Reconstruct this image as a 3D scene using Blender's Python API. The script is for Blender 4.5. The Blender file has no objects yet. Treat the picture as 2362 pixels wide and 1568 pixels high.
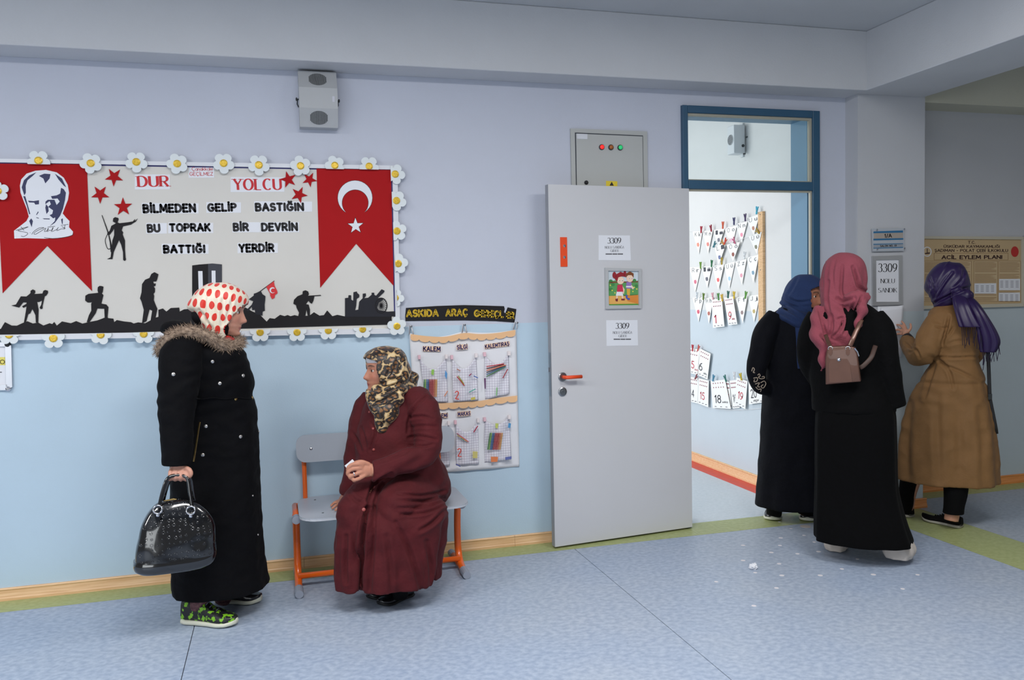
import bpy, bmesh, math, random
from mathutils import Vector, Matrix, noise
from math import sin, cos, pi, radians, sqrt, atan2, exp
random.seed(7)
SC = bpy.context.scene
COL = SC.collection

# ------------------------------------------------------------------ camera
F_PX, YAW, PITCH, ROLL = 1922.3, .2755, -.0558, .0220
CAM = Vector((0, -4.621, 1.47))
_f = Vector((sin(YAW)*cos(PITCH), cos(YAW)*cos(PITCH), sin(PITCH)))
_r = Vector((cos(YAW), -sin(YAW), 0)); _d = _f.cross(_r)
CR = _r*cos(ROLL) + _d*sin(ROLL); CD = -_r*sin(ROLL) + _d*cos(ROLL); CF = _f
cam = bpy.data.cameras.new('camera'); cam.sensor_fit = 'HORIZONTAL'; cam.sensor_width = 36
cam.lens = F_PX/2362*36; cam.clip_start = .05; cam.clip_end = 100
camo = bpy.data.objects.new('camera', cam); COL.objects.link(camo)
m = Matrix((CR, -CD, -CF)).transposed().to_4x4(); m.translation = CAM
camo.matrix_world = m; SC.camera = camo

# ------------------------------------------------------------------ light
SC.view_settings.view_transform = 'Standard'; SC.view_settings.look = 'None'
SC.view_settings.gamma = 1; SC.view_settings.use_curve_mapping = False
SC.view_settings.exposure = 0.55
w = bpy.data.worlds.new('world'); SC.world = w; w.use_nodes = True
w.node_tree.nodes['Background'].inputs[0].default_value = (.94, .97, 1, 1)
w.node_tree.nodes['Background'].inputs[1].default_value = .15
def area(name, loc, target, sx, sy, power, col=(1, 1, 1), spread=pi):
    l = bpy.data.lights.new(name, 'AREA'); l.shape = 'RECTANGLE'; l.size = sx; l.size_y = sy
    l.energy = power; l.color = col; l.spread = spread
    o = bpy.data.objects.new(name, l); COL.objects.link(o); o.location = loc
    o.rotation_euler = (Vector(target)-Vector(loc)).to_track_quat('-Z', 'Y').to_euler()
    return o
# fluorescent ceiling lamps of the corridor, in a row along its middle, and a warm one in the side hall
for lx_, lp_ in ((-5.0, 40), (-2.4, 46), (.3, 46), (2.5, 34)):
    area('corridor_lamp_light', (lx_, -2.7, 2.99), (lx_, -2.7, 0), 1.2, .6, lp_, (1, .99, .975))
area('side_hall_lamp_light', (6.6, -2.4, 2.99), (6.6, -2.4, 0), 1.2, .6, 8, (1, .90, .74))
# weak daylight from the corridor windows behind the photographer, to the left
area('corridor_window_light', (-3.4, -7.6, 1.5), (.8, 0, 1.0), 4.0, 1.6, 62, (.92, .97, 1))
# classroom windows, on the wall facing the door side wall
area('classroom_window_light', (-1.6, 3.2, 1.7), (3.4, 1.6, 1.3), 3.6, 1.9, 110, (.99, .99, 1))
area('classroom_lamp_light', (1.6, 1.9, 2.95), (1.6, 1.9, 0), 1.6, .6, 16, (1, .98, .95))

# ------------------------------------------------------------------ pixel -> world
def ray(x, y): return CR*((x-1181)/F_PX) + CD*((y-784)/F_PX) + CF
def px(x, y, Y=0.):                      # on the plane Y = const
    d = ray(x, y); return CAM + d*((Y-CAM.y)/d.y)
def fl(x, y, z=0.):                      # on the plane z = const
    d = ray(x, y); return CAM + d*((z-CAM.z)/d.z)
def pX(x, y, X):                         # on the plane X = const
    d = ray(x, y); return CAM + d*(X/d.x)
class Local:
    """vertical frame at a floor point: u to the right of the view, v away from it, z up"""
    def __init__(s, X, Y):
        s.o = Vector((X, Y, 0)); h = Vector((X-CAM.x, Y-CAM.y, 0)).normalized()
        s.v = h; s.u = Vector((h.y, -h.x, 0)); s.n = h
    def p(s, x, y, v=0.):                # pixel at depth v -> world
        d = ray(x, y); o = s.o + s.v*v
        return CAM + d*((o-CAM).dot(s.n)/d.dot(s.n))
    def l(s, x, y, v=0.):                # pixel -> local
        w_ = s.p(x, y, v); return Vector(((w_-s.o).dot(s.u), v, w_.z))
    def w(s, q): return s.o + s.u*q[0] + s.v*q[1] + Vector((0, 0, q[2]))

# ------------------------------------------------------------------ materials
def srgb(c):
    if isinstance(c, str): c = tuple(int(c[i:i+2], 16) for i in (0, 2, 4))
    f = lambda v: v/12.92 if v <= .04045 else ((v+.055)/1.055)**2.4
    return tuple(f(v/255) for v in c[:3]) + (1,)
MATS = {}
def mat(name, c, rough=.6, metal=0, var=0, vs=8, bump=0, bs=60, spec=.5, c2=None, emit=0, sheen=0, coat=0, stretch=None):
    if name in MATS: return MATS[name]
    m = bpy.data.materials.new(name); m.use_nodes = True; nt = m.node_tree; n = nt.nodes; L = nt.links
    b = n['Principled BSDF']; b.inputs['Base Color'].default_value = srgb(c)
    b.inputs['Roughness'].default_value = rough; b.inputs['Metallic'].default_value = metal
    b.inputs['Specular IOR Level'].default_value = spec
    b.inputs['Sheen Weight'].default_value = sheen; b.inputs['Coat Weight'].default_value = coat
    if emit:
        b.inputs['Emission Color'].default_value = srgb(c); b.inputs['Emission Strength'].default_value = emit
    if var or c2 or bump:
        tc = n.new('ShaderNodeTexCoord'); src = tc.outputs['Object']
        if stretch:
            mp = n.new('ShaderNodeMapping'); mp.inputs['Scale'].default_value = stretch
            L.new(src, mp.inputs[0]); src = mp.outputs[0]
    if var or c2:
        nz = n.new('ShaderNodeTexNoise'); nz.inputs['Scale'].default_value = vs; nz.inputs['Detail'].default_value = 6
        L.new(src, nz.inputs['Vector'])
        rp = n.new('ShaderNodeValToRGB'); a = srgb(c)
        if c2: e0, e1 = a, srgb(c2)
        else:
            e0 = tuple(max(0, v*(1-var)) for v in a[:3])+(1,); e1 = tuple(min(1, v*(1+var)) for v in a[:3])+(1,)
        rp.color_ramp.elements[0].color = e0; rp.color_ramp.elements[1].color = e1
        rp.color_ramp.elements[0].position = .33; rp.color_ramp.elements[1].position = .67
        L.new(nz.outputs['Fac'], rp.inputs[0]); L.new(rp.outputs[0], b.inputs['Base Color'])
    if bump:
        nb = n.new('ShaderNodeTexNoise'); nb.inputs['Scale'].default_value = bs; nb.inputs['Detail'].default_value = 4
        L.new(src, nb.inputs['Vector'])
        bp = n.new('ShaderNodeBump'); bp.inputs['Strength'].default_value = bump; bp.inputs['Distance'].default_value = .01
        L.new(nb.outputs['Fac'], bp.inputs['Height']); L.new(bp.outputs[0], b.inputs['Normal'])
    MATS[name] = m; return m
def two_tone(name, up, low, zsplit, rough=.55):
    m = bpy.data.materials.new(name); m.use_nodes = True; nt = m.node_tree; n = nt.nodes; L = nt.links; b = n['Principled BSDF']
    ge = n.new('ShaderNodeNewGeometry'); sp = n.new('ShaderNodeSeparateXYZ'); L.new(ge.outputs['Position'], sp.inputs[0])
    mt = n.new('ShaderNodeMath'); mt.operation = 'GREATER_THAN'; mt.inputs[1].default_value = zsplit; L.new(sp.outputs[2], mt.inputs[0])
    mx = n.new('ShaderNodeMix'); mx.data_type = 'RGBA'; L.new(mt.outputs[0], mx.inputs[0])
    mx.inputs[6].default_value = srgb(low); mx.inputs[7].default_value = srgb(up)
    nz = n.new('ShaderNodeTexNoise'); nz.inputs['Scale'].default_value = 2.2; nz.inputs['Detail'].default_value = 5
    m2 = n.new('ShaderNodeMix'); m2.data_type = 'RGBA'; m2.blend_type = 'MULTIPLY'; m2.inputs[0].default_value = .10
    L.new(ge.outputs['Position'], nz.inputs['Vector']); L.new(mx.outputs[2], m2.inputs[6]); L.new(nz.outputs['Fac'], m2.inputs[7])
    L.new(m2.outputs[2], b.inputs['Base Color']); b.inputs['Roughness'].default_value = rough
    b.inputs['Specular IOR Level'].default_value = .3
    n2 = n.new('ShaderNodeTexNoise'); n2.inputs['Scale'].default_value = 130; L.new(ge.outputs['Position'], n2.inputs['Vector'])
    bp = n.new('ShaderNodeBump'); bp.inputs['Strength'].default_value = .12; bp.inputs['Distance'].default_value = .004
    L.new(n2.outputs['Fac'], bp.inputs['Height']); L.new(bp.outputs[0], b.inputs['Normal'])
    return m
def glass(name, col='ffffff', rough=.0):
    m = bpy.data.materials.new(name); m.use_nodes = True; nt = m.node_tree; n = nt.nodes; L = nt.links
    n.remove(n['Principled BSDF']); o = n['Material Output']
    t = n.new('ShaderNodeBsdfTransparent'); t.inputs[0].default_value = srgb(col)
    g = n.new('ShaderNodeBsdfGlossy'); g.inputs['Roughness'].default_value = rough
    fr = n.new('ShaderNodeFresnel'); fr.inputs[0].default_value = 1.35
    mx = n.new('ShaderNodeMixShader'); L.new(fr.outputs[0], mx.inputs[0]); L.new(t.outputs[0], mx.inputs[1]); L.new(g.outputs[0], mx.inputs[2])
    L.new(mx.outputs[0], o.inputs[0]); return m

# ------------------------------------------------------------------ mesh helpers
class MB:
    def __init__(s): s.v = []; s.f = []
    def add(s, vs, fs):
        o = len(s.v); s.v += [tuple(v) for v in vs]; s.f += [tuple(i+o for i in f) for f in fs]; return s
    def box(s, a, b):
        x0, y0, z0 = a; x1, y1, z1 = b
        return s.add([(x0,y0,z0),(x1,y0,z0),(x1,y1,z0),(x0,y1,z0),(x0,y0,z1),(x1,y0,z1),(x1,y1,z1),(x0,y1,z1)],
              [(0,3,2,1),(4,5,6,7),(0,1,5,4),(1,2,6,5),(2,3,7,6),(3,0,4,7)])
    def bbox(s, a, b, r=.004):           # box with chamfered edges
        x0, y0, z0 = a; x1, y1, z1 = b; bm = bmesh.new()
        bmesh.ops.create_cube(bm, size=1)
        for v in bm.verts: v.co = Vector(((x0+x1)/2+v.co.x*(x1-x0), (y0+y1)/2+v.co.y*(y1-y0), (z0+z1)/2+v.co.z*(z1-z0)))
        bmesh.ops.bevel(bm, geom=bm.edges[:], offset=r, segments=2, profile=.5, affect='EDGES')
        bm.verts.index_update(); s.add([v.co[:] for v in bm.verts], [[v.index for v in f.verts] for f in bm.faces]); bm.free(); return s
    def prism(s, pts, off):              # closed 3-D polygon extruded by vector off
        n = len(pts); off = Vector(off); P = [Vector(p) for p in pts]
        return s.add(P+[p+off for p in P], [tuple(range(n-1, -1, -1)), tuple(range(n, 2*n))]+[(i, (i+1) % n, (i+1) % n+n, i+n) for i in range(n)])
    def face(s, pts): return s.add(pts, [tuple(range(len(pts)))])
    def lathe(s, c, axis, prof, n=20):   # prof: (radius, height along axis)
        ax = Vector(axis).normalized(); a = ax.orthogonal().normalized(); b = ax.cross(a); c = Vector(c); V = []; Fc = []
        for r, h in prof:
            for i in range(n):
                t = 2*pi*i/n; V.append(c+ax*h+(a*cos(t)+b*sin(t))*r)
        for j in range(len(prof)-1):
            for i in range(n): Fc.append((j*n+i, j*n+(i+1) % n, (j+1)*n+(i+1) % n, (j+1)*n+i))
        Fc.append(tuple(range(n-1, -1, -1))); k = (len(prof)-1)*n; Fc.append(tuple(range(k, k+n)))
        return s.add(V, Fc)
    def cyl(s, p, q, r, n=14, r2=None):
        p = Vector(p); q = Vector(q); return s.lathe(p, q-p, [(r, 0), (r if r2 is None else r2, (q-p).length)], n)
    def tube(s, pts, r, n=12, closed=False, flat=None, up=None):
        P = [Vector(p) for p in pts]; k = len(P); R = r if hasattr(r, '__len__') else [r]*k; rings = []; prev = None
        for i in range(k):
            if closed: t = P[(i+1) % k]-P[i-1]
            else: t = P[min(i+1, k-1)]-P[max(i-1, 0)]
            t.normalize()
            if up is not None: a = t.cross(Vector(up)); a = a.normalized() if a.length > 1e-4 else t.orthogonal().normalized()
            elif prev is None: a = t.orthogonal().normalized()
            else: a = (prev-t*prev.dot(t)).normalized()
            prev = a; b = t.cross(a); fb = (flat if flat else 1)
            rings.append([P[i]+a*cos(2*pi*j/n)*R[i]+b*sin(2*pi*j/n)*R[i]*fb for j in range(n)])
        V = [v for g in rings for v in g]; Fc = []
        for i in range(k if closed else k-1):
            i2 = (i+1) % k
            for j in range(n): Fc.append((i*n+j, i*n+(j+1) % n, i2*n+(j+1) % n, i2*n+j))
        if not closed: Fc += [tuple(range(n-1, -1, -1)), tuple(range((k-1)*n, k*n))]
        return s.add(V, Fc)
    def ell(s, c, r, nu=20, nv=12, rot=None):
        V = []; Fc = []; c = Vector(c)
        V.append(Vector((0, 0, -r[2])))
        for j in range(1, nv):
            t = -pi/2+pi*j/nv
            for i in range(nu): a = 2*pi*i/nu; V.append(Vector((r[0]*cos(t)*cos(a), r[1]*cos(t)*sin(a), r[2]*sin(t))))
        V.append(Vector((0, 0, r[2])))
        for i in range(nu): Fc.append((0, 1+(i+1) % nu, 1+i))
        for j in range(nv-2):
            for i in range(nu): o = 1+j*nu; Fc.append((o+i, o+(i+1) % nu, o+nu+(i+1) % nu, o+nu+i))
        e = len(V)-1; o = 1+(nv-2)*nu
        for i in range(nu): Fc.append((o+i, o+(i+1) % nu, e))
        if rot is not None: V = [rot @ v for v in V]
        return s.add([c+v for v in V], Fc)
    def rings(s, rs, cap=True):          # list of equal-length rings
        n = len(rs[0]); V = [v for g in rs for v in g]; Fc = []
        for i in range(len(rs)-1):
            for j in range(n): Fc.append((i*n+j, i*n+(j+1) % n, (i+1)*n+(j+1) % n, (i+1)*n+j))
        if cap: Fc += [tuple(range(n-1, -1, -1)), tuple(range((len(rs)-1)*n, len(rs)*n))]
        return s.add(V, Fc)
    def mesh(s, name, smooth=False, fix=True):
        me = bpy.data.meshes.new(name); me.from_pydata([tuple(v) for v in s.v], [], s.f)
        if fix:
            bm = bmesh.new(); bm.from_mesh(me); bmesh.ops.recalc_face_normals(bm, faces=bm.faces); bm.to_mesh(me); bm.free()
        if smooth: me.polygons.foreach_set('use_smooth', [True]*len(me.polygons))
        return me
def put(name, me, m=None, parent=None, label=None, cat=None, group=None, kind=None, smooth=False, auto=None):
    if isinstance(me, MB): me = me.mesh(name, smooth)
    o = bpy.data.objects.new(name, me); COL.objects.link(o)
    if m is not None:
        if isinstance(m, (list, tuple)):
            for q in m: me.materials.append(q)
        elif not me.materials: me.materials.append(m)
    if parent: o.parent = parent; o.matrix_parent_inverse = parent.matrix_world.inverted()
    return tag(o, label, cat, group, kind)
def tag(o, label=None, cat=None, group=None, kind=None):
    if label: o['label'] = label
    if cat: o['category'] = cat
    if group: o['group'] = group
    if kind: o['kind'] = kind
    return o
def thing(name, loc, label, cat, group=None, kind=None):
    o = bpy.data.objects.new(name, None); COL.objects.link(o); o.location = loc; o.empty_display_size = .1
    o.matrix_world = Matrix.Translation(loc)
    return tag(o, label, cat, group, kind)
def smooth_by_angle(me, deg=40):
    bm = bmesh.new(); bm.from_mesh(me)
    for f in bm.faces: f.smooth = True
    for e in bm.edges: e.smooth = len(e.link_faces) == 2 and e.calc_face_angle(0) < radians(deg)
    bm.to_mesh(me); bm.free(); return me
def crom(pts, n):                        # Catmull-Rom through tuples, n samples per span
    P = [tuple(p) for p in pts]; out = []; k = len(P)
    for i in range(k-1):
        p0 = P[max(i-1, 0)]; p1 = P[i]; p2 = P[i+1]; p3 = P[min(i+2, k-1)]
        for j in range(n):
            t = j/n
            out.append(tuple(.5*((2*b)+(-a+c)*t+(2*a-5*b+4*c-d)*t*t+(-a+3*b-3*c+d)*t**3) for a, b, c, d in zip(p0, p1, p2, p3)))
    out.append(P[-1]); return out
def plate(pix, Y0, Y1, name, m, parent=None, **k):      # polygon traced on a wall-parallel plane, thickness Y0..Y1 (Y1 nearer the viewer)
    pts = [px(x, y, Y1) for x, y in pix]
    return put(name, MB().prism(pts, (0, Y0-Y1, 0)), m, parent, **k)
def zc(x0, y0, s): return lambda pts: [(x0+a/s, y0+b/s) for a, b in pts]
# ================================================================== the setting
ZB, ZC = 2.67, 3.03                      # beam underside, ceiling
FX0, FX1, RX = 2.395, 3.354, 3.42        # door frame left / right, classroom side wall
M_wall = two_tone('wall_paint', (200, 204, 217), (191, 213, 229), 1.298)
M_wall2 = two_tone('wall_paint_warm_dim', (196, 198, 203), (190, 202, 208), 1.298)  # same wall paint, with the warmer, darker light right of the door in its colour
M_room = two_tone('classroom_paint', (222, 223, 221), (200, 211, 218), 1.298)
M_ceil = mat('ceiling_paint', (198, 200, 203), .8, var=.02, vs=3, bump=.08, bs=90, spec=.2)
M_beam = mat('beam_paint', (206, 207, 210), .75, var=.02, vs=3, bump=.1, bs=120, spec=.2)
M_cream = mat('cream_beam_paint', (206, 204, 186), .75, var=.02, vs=3, bump=.1, bs=120, spec=.2)
def lino(name, c, c2, dark):
    m = bpy.data.materials.new(name); m.use_nodes = True; nt = m.node_tree; n = nt.nodes; L = nt.links; b = n['Principled BSDF']
    g = n.new('ShaderNodeNewGeometry'); mp = n.new('ShaderNodeMapping'); L.new(g.outputs['Position'], mp.inputs[0])
    mp.inputs['Rotation'].default_value = (0, 0, .5); mp.inputs['Scale'].default_value = (1, 1.25, 1)
    def nz(s, d, v=None):
        q = n.new('ShaderNodeTexNoise'); q.inputs['Scale'].default_value = s; q.inputs['Detail'].default_value = d
        L.new(v or mp.outputs[0], q.inputs['Vector']); return q.outputs['Fac']
    a = nz(36, 12); r = n.new('ShaderNodeValToRGB'); r.color_ramp.elements[0].position = .36; r.color_ramp.elements[1].position = .66
    r.color_ramp.elements[0].color = srgb(c); r.color_ramp.elements[1].color = srgb(c2); L.new(a, r.inputs[0])
    s = nz(48, 4); r2 = n.new('ShaderNodeValToRGB'); r2.color_ramp.elements[0].position = .70; r2.color_ramp.elements[1].position = .78
    r2.color_ramp.elements[0].color = (0, 0, 0, 1); r2.color_ramp.elements[1].color = (.65, .65, .65, 1); L.new(s, r2.inputs[0])
    mx = n.new('ShaderNodeMix'); mx.data_type = 'RGBA'; L.new(r2.outputs[0], mx.inputs[0]); L.new(r.outputs[0], mx.inputs[6]); mx.inputs[7].default_value = srgb(dark)
    big = n.new('ShaderNodeTexNoise'); big.inputs['Scale'].default_value = 1.1; big.inputs['Detail'].default_value = 3; L.new(g.outputs['Position'], big.inputs['Vector'])
    r3 = n.new('ShaderNodeValToRGB'); r3.color_ramp.elements[0].position = .4; r3.color_ramp.elements[1].position = .62; r3.color_ramp.elements[0].color = (.90, .94, 1, 1); r3.color_ramp.elements[1].color = (1, 1, 1, 1); L.new(big.outputs['Fac'], r3.inputs[0])
    m3 = n.new('ShaderNodeMix'); m3.data_type = 'RGBA'; m3.blend_type = 'MULTIPLY'; m3.inputs[0].default_value = 1 if 'blue' in name else .3; L.new(mx.outputs[2], m3.inputs[6]); L.new(r3.outputs[0], m3.inputs[7])
    L.new(m3.outputs[2], b.inputs['Base Color']); b.inputs['Roughness'].default_value = .42; b.inputs['Specular IOR Level'].default_value = .35
    f = nz(60, 3); rr = n.new('ShaderNodeMapRange'); rr.inputs[3].default_value = .34; rr.inputs[4].default_value = .5; L.new(f, rr.inputs[0]); L.new(rr.outputs[0], b.inputs['Roughness'])
    return m
M_lino = lino('blue_linoleum', (154, 166, 185), (178, 188, 202), (110, 120, 140))
M_lgrey = lino('grey_blue_linoleum', (158, 166, 178), (176, 184, 194), (120, 130, 145))
M_lroom = lino('classroom_linoleum', (196, 206, 212), (208, 216, 222), (170, 180, 190))
M_green = lino('green_linoleum', (160, 168, 112), (174, 182, 128), (138, 146, 96))
M_red = mat('red_linoleum', (214, 70, 58), .45, var=.06, vs=20)
M_dark = mat('dark_joint', (62, 66, 74), .9)
def wood(name, c, c2):
    return mat(name, c, .42, c2=c2, vs=5, stretch=(1.2, 12, 26), bump=.05, bs=30)
M_wood = wood('pine_baseboard', (216, 170, 122), (236, 196, 152))
M_wood3 = wood('light_orange_baseboard', (226, 178, 128), (236, 198, 154))
M_wood2 = wood('orange_baseboard', (206, 128, 62), (226, 152, 88))

# floor: dark bed with linoleum sheets laid on it, seams left open
fb = thing('floor', (0, 0, 0), 'grey blue linoleum floor of the corridor', 'floor', kind='structure')
def sheet(name, x0, y0, x1, y1, m, g=.0018):
    return put(name, MB().box((x0+g, y0+g, -.004), (x1-g, y1-g, 0)), m, fb)
put('floor_bed', MB().box((-8, -11, -.06), (11, 7, -.0035)), M_dark, fb)
XS = [-8, -6.42, -4.41, -2.41, -.405, 1.60, 3.63]
for i in range(len(XS)-1): sheet('floor_sheet', XS[i], -11, XS[i+1], -.183, M_lino)
sheet('border_strip', -8, -.183, FX0, .0, M_green, .0008)
sheet('border_strip', FX0, -.183, 3.63, .056, M_green, .0008)
sheet('border_strip', 3.63, -11, 4.02, -.0, M_green, .0008)
for x in (4.02, 6.02, 8.02): sheet('floor_sheet', x, -11, x+2, .05, M_lgrey)
sheet('border_strip', 4.02, .05, 11, .4, M_green, .0008)
sheet('floor_sheet', -3, .056, RX-.155, 7, M_lroom, .0008)
sheet('red_border_strip', RX-.155, .056, RX+.1, 7, M_red, .0008)

wb = MB().box((-8, 0, 0), (FX0, .2, ZC)).box((FX0, 0, 2.58), (FX1, .2, ZC)).box((FX1, 0, 0), (3.56, .2, ZC))
put('wall_back', wb, M_wall, label='lavender grey corridor wall with a light blue lower half', cat='wall', kind='structure')
put('wall_column', MB().box((3.56, -.12, 0), (4.07, .42, ZC)), M_wall2, label='painted column right of the doorway', cat='column', kind='structure')
put('wall_right', MB().box((4.07, .21, 0), (11, .41, ZC)), M_wall2, label='grey wall set back behind the column', cat='wall', kind='structure')
put('wall_classroom', MB().box((RX, .2, 0), (RX+.12, 7, ZC)), M_room, label='white classroom side wall seen through the doorway', cat='wall', kind='structure')
put('wall_classroom_rear', MB().box((-3, 6.9, 0), (RX, 7.0, ZC)), M_room, label='rear wall of the classroom', cat='wall', kind='structure')
put('wall_classroom_far', MB().box((-3.1, .2, 0), (-3, 7, ZC)), M_room, label='far left wall of the classroom', cat='wall', kind='structure')
put('ceiling', MB().box((-8, -11, ZC), (11, 7, ZC+.1)), M_ceil, label='pale grey corridor ceiling', cat='ceiling', kind='structure')
put('trim_1', MB().bbox((-8, -.212, ZB), (3.56, .0, ZC), .006), M_beam, label='long ceiling beam above the corridor wall', cat='beam', kind='structure')
put('trim_2', MB().bbox((3.55, -11, ZB), (4.06, -.12, ZC), .006), M_beam, label='ceiling beam crossing towards the viewer at the column', cat='beam', kind='structure')
put('trim_3', MB().box((4.07, -.0, ZB), (11, .21, ZC)), M_cream, label='cream beam above the set back wall', cat='beam', kind='structure')

# baseboards: profiled planks, one object each
def bb_profile(h, t):
    return [(0, 0), (t, 0), (t, .012), (t*.82, .018), (t*.62, h*.55), (t*.55, h-.014), (t*.72, h-.006), (t*.5, h), (0, h)]
def baseboard(parent, x0, x1, y, m, h=.062, t=.018, g=.0006):
    pts = [(x0+g, y-a, b) for a, b in bb_profile(h, t)]
    return put('plank', MB().prism(pts, (x1-x0-2*g, 0, 0)), m, parent)
bo = thing('baseboard_back', (0, 0, 0), 'pine baseboard along the blue wall', 'baseboard', kind='structure')
for a, b in ((-8, -3.6), (-3.6, -1.9), (-1.9, .1), (.1, 1.293), (1.293, FX0)): baseboard(bo, a, b, 0, M_wood)
baseboard(bo, FX1, 3.56, 0, M_wood)
bo = thing('baseboard_column', (4, 0, 0), 'orange wood baseboard around the column foot', 'baseboard', kind='structure')
baseboard(bo, 3.55, 4.092, -.12, M_wood2)
bo = thing('baseboard_right', (6, .2, 0), 'orange wood baseboard under the poster wall', 'baseboard', kind='structure')
baseboard(bo, 4.07, 7.2, .21, M_wood2); baseboard(bo, 7.2, 11, .21, M_wood2)
bo = thing('baseboard_classroom', (RX, 1, 0), 'orange wood baseboard inside the classroom', 'baseboard', kind='structure')
pts = [(RX-a, .2, b) for a, b in bb_profile(.075, .022)]
put('plank', MB().prism(pts, (0, 6.7, 0)), M_wood3, bo)

# door frame with transom light, blue painted steel
M_blue = mat('blue_frame_paint', (44, 84, 112), .38, var=.05, vs=6)
M_rev = mat('blue_reveal_paint', (92, 132, 158), .5, var=.04, vs=4)
M_alu = mat('beige_gasket', (170, 166, 150), .5)
df = thing('door_1', (FX0, 0, 0), 'blue steel door frame with a glazed transom', 'door frame', kind='structure')
fw, yf = .052, -.026
ZT, ZR0, ZR1 = 2.578, 2.078, 2.132
put('frame_post', MB().bbox((FX1-fw, yf, 0), (FX1, .03, ZT), .004), M_blue, df)
put('frame_post', MB().bbox((FX0, yf, 0), (FX0+.036, .03, ZT), .004), M_blue, df)
put('frame_head', MB().bbox((FX0+.036, yf, ZT-.045), (FX1-fw, .03, ZT), .004), M_blue, df)
put('frame_rail', MB().bbox((FX0+.036, yf, ZR0), (FX1-fw, .03, ZR1), .004), M_blue, df)
rv = MB().box((FX1-fw-.004, .03, 0), (FX1, .205, ZT)).box((FX0, .03, ZT-.04), (FX1-fw-.004, .205, ZT)).box((FX0, .03, 0), (FX0+.036, .205, ZT-.04))
put('reveal_lining', rv, M_rev, df)
gk = MB().box((FX1-fw-.012, -.012, 0), (FX1-fw, .004, ZR0)).box((FX0+.036, -.012, ZR0-.012), (FX1-fw-.012, .004, ZR0))
put('gasket', gk, M_alu, df)
gk = MB()
x0, x1, z0, z1 = FX0+.036, FX1-fw, ZR1, ZT-.045
gk.box((x0, -.012, z1-.014), (x1, .012, z1)).box((x0, -.012, z0), (x1, .012, z0+.006)).box((x1-.014, -.012, z0+.006), (x1, .012, z1-.014)).box((x0, -.012, z0+.006), (x0+.006, .012, z1-.014))
put('glazing_bead', gk, M_alu, df)
put('window_1', MB().box((x0+.004, -.002, z0+.004), (x1-.004, .003, z1-.01)), glass('transom_glass', 'f4f8f8'), label='clear transom pane above the doorway', cat='window', kind='structure')

# door leaf swung open against the wall
M_door = mat('door_laminate', (204, 204, 207), .28, coat=.25, var=.012, vs=2)
M_edge = mat('door_edge', (150, 152, 158), .5)
M_orange = mat('orange_plastic', (232, 76, 30), .35)
M_steel = mat('brushed_steel', (150, 152, 156), .32, metal=1)
M_chrome = mat('chrome', (215, 215, 220), .12, metal=1)
hx, hy = 2.418, -.052; lx, ly = 1.494, -.150
dl = thing('door_leaf', (hx, hy, .012), 'light grey door leaf swung open with orange handle', 'door', kind=None)
ex = Vector((lx-hx, ly-hy, 0)); DW = ex.length; ex.normalize(); ey = Vector((ex.y, -ex.x, 0))   # ey: out of the visible face
if ey.y > 0: ey = -ey
def D3(a, b, z): return Vector((hx, hy, 0)) + ex*a + ey*b + Vector((0, 0, z))   # a from hinge, b out from the face
def dbox(a0, a1, b0, b1, z0, z1):
    return MB().add([D3(a, b, z) for z in (z0, z1) for b in (b0, b1) for a in (a0, a1)],
        [(0, 1, 3, 2), (4, 5, 7, 6), (0, 1, 5, 4), (2, 3, 7, 6), (0, 2, 6, 4), (1, 3, 7, 5)])
def dpx(x, y, b=0.):                     # pixel on the door face
    d = ray(x, y); o = D3(0, b, 0); return CAM + d*((o-CAM).dot(ey)/d.dot(ey))
def da(x, y):
    q = dpx(x, y)-D3(0, 0, 0); return q.dot(ex), q.z
put('panel', dbox(.0, DW, -.04, 0, .012, 2.076), M_door, dl)
put('edge_band', dbox(DW, DW+.0015, -.039, -.001, .013, 2.075), M_edge, dl)
put('lock_plate', dbox(DW+.0015, DW+.003, -.031, -.009, .88, 1.13), M_steel, dl)
put('latch', dbox(DW+.003, DW+.014, -.027, -.013, 1.02, 1.045), M_chrome, dl)
a, z = da(1300, 581)
put('strike_plate', dbox(a-.021, a+.021, 0, .004, z-.083, z+.083), M_orange, dl)
for zz in (567, 593):
    a, z = da(1301, zz); put('screw', MB().lathe(D3(a, .003, z), ey, [(.009, 0), (.008, .004), (.003, .006)], 12), M_chrome, dl)
a, z = da(1297, 869)
put('rosette', MB().lathe(D3(a, 0, z), ey, [(.026, 0), (.026, .006), (.022, .009)], 24), M_steel, dl)
hd = put('handle', MB().tube([D3(a, .006, z), D3(a, .032, z), D3(a-.004, .043, z), D3(a-.012, .048, z), D3(a-.10, .048, z)], .0105, 14), M_orange, dl, smooth=True)
a, z = da(1297, 903)
put('lock_escutcheon', MB().lathe(D3(a, 0, z), ey, [(.026, 0), (.026, .005), (.02, .008), (.0095, .0085), (.0095, .013)], 24), M_steel, dl)
put('keyhole', dbox(a-.0012, a+.0012, .0131, .0136, z-.004, z+.004), M_dark, dl)
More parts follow.
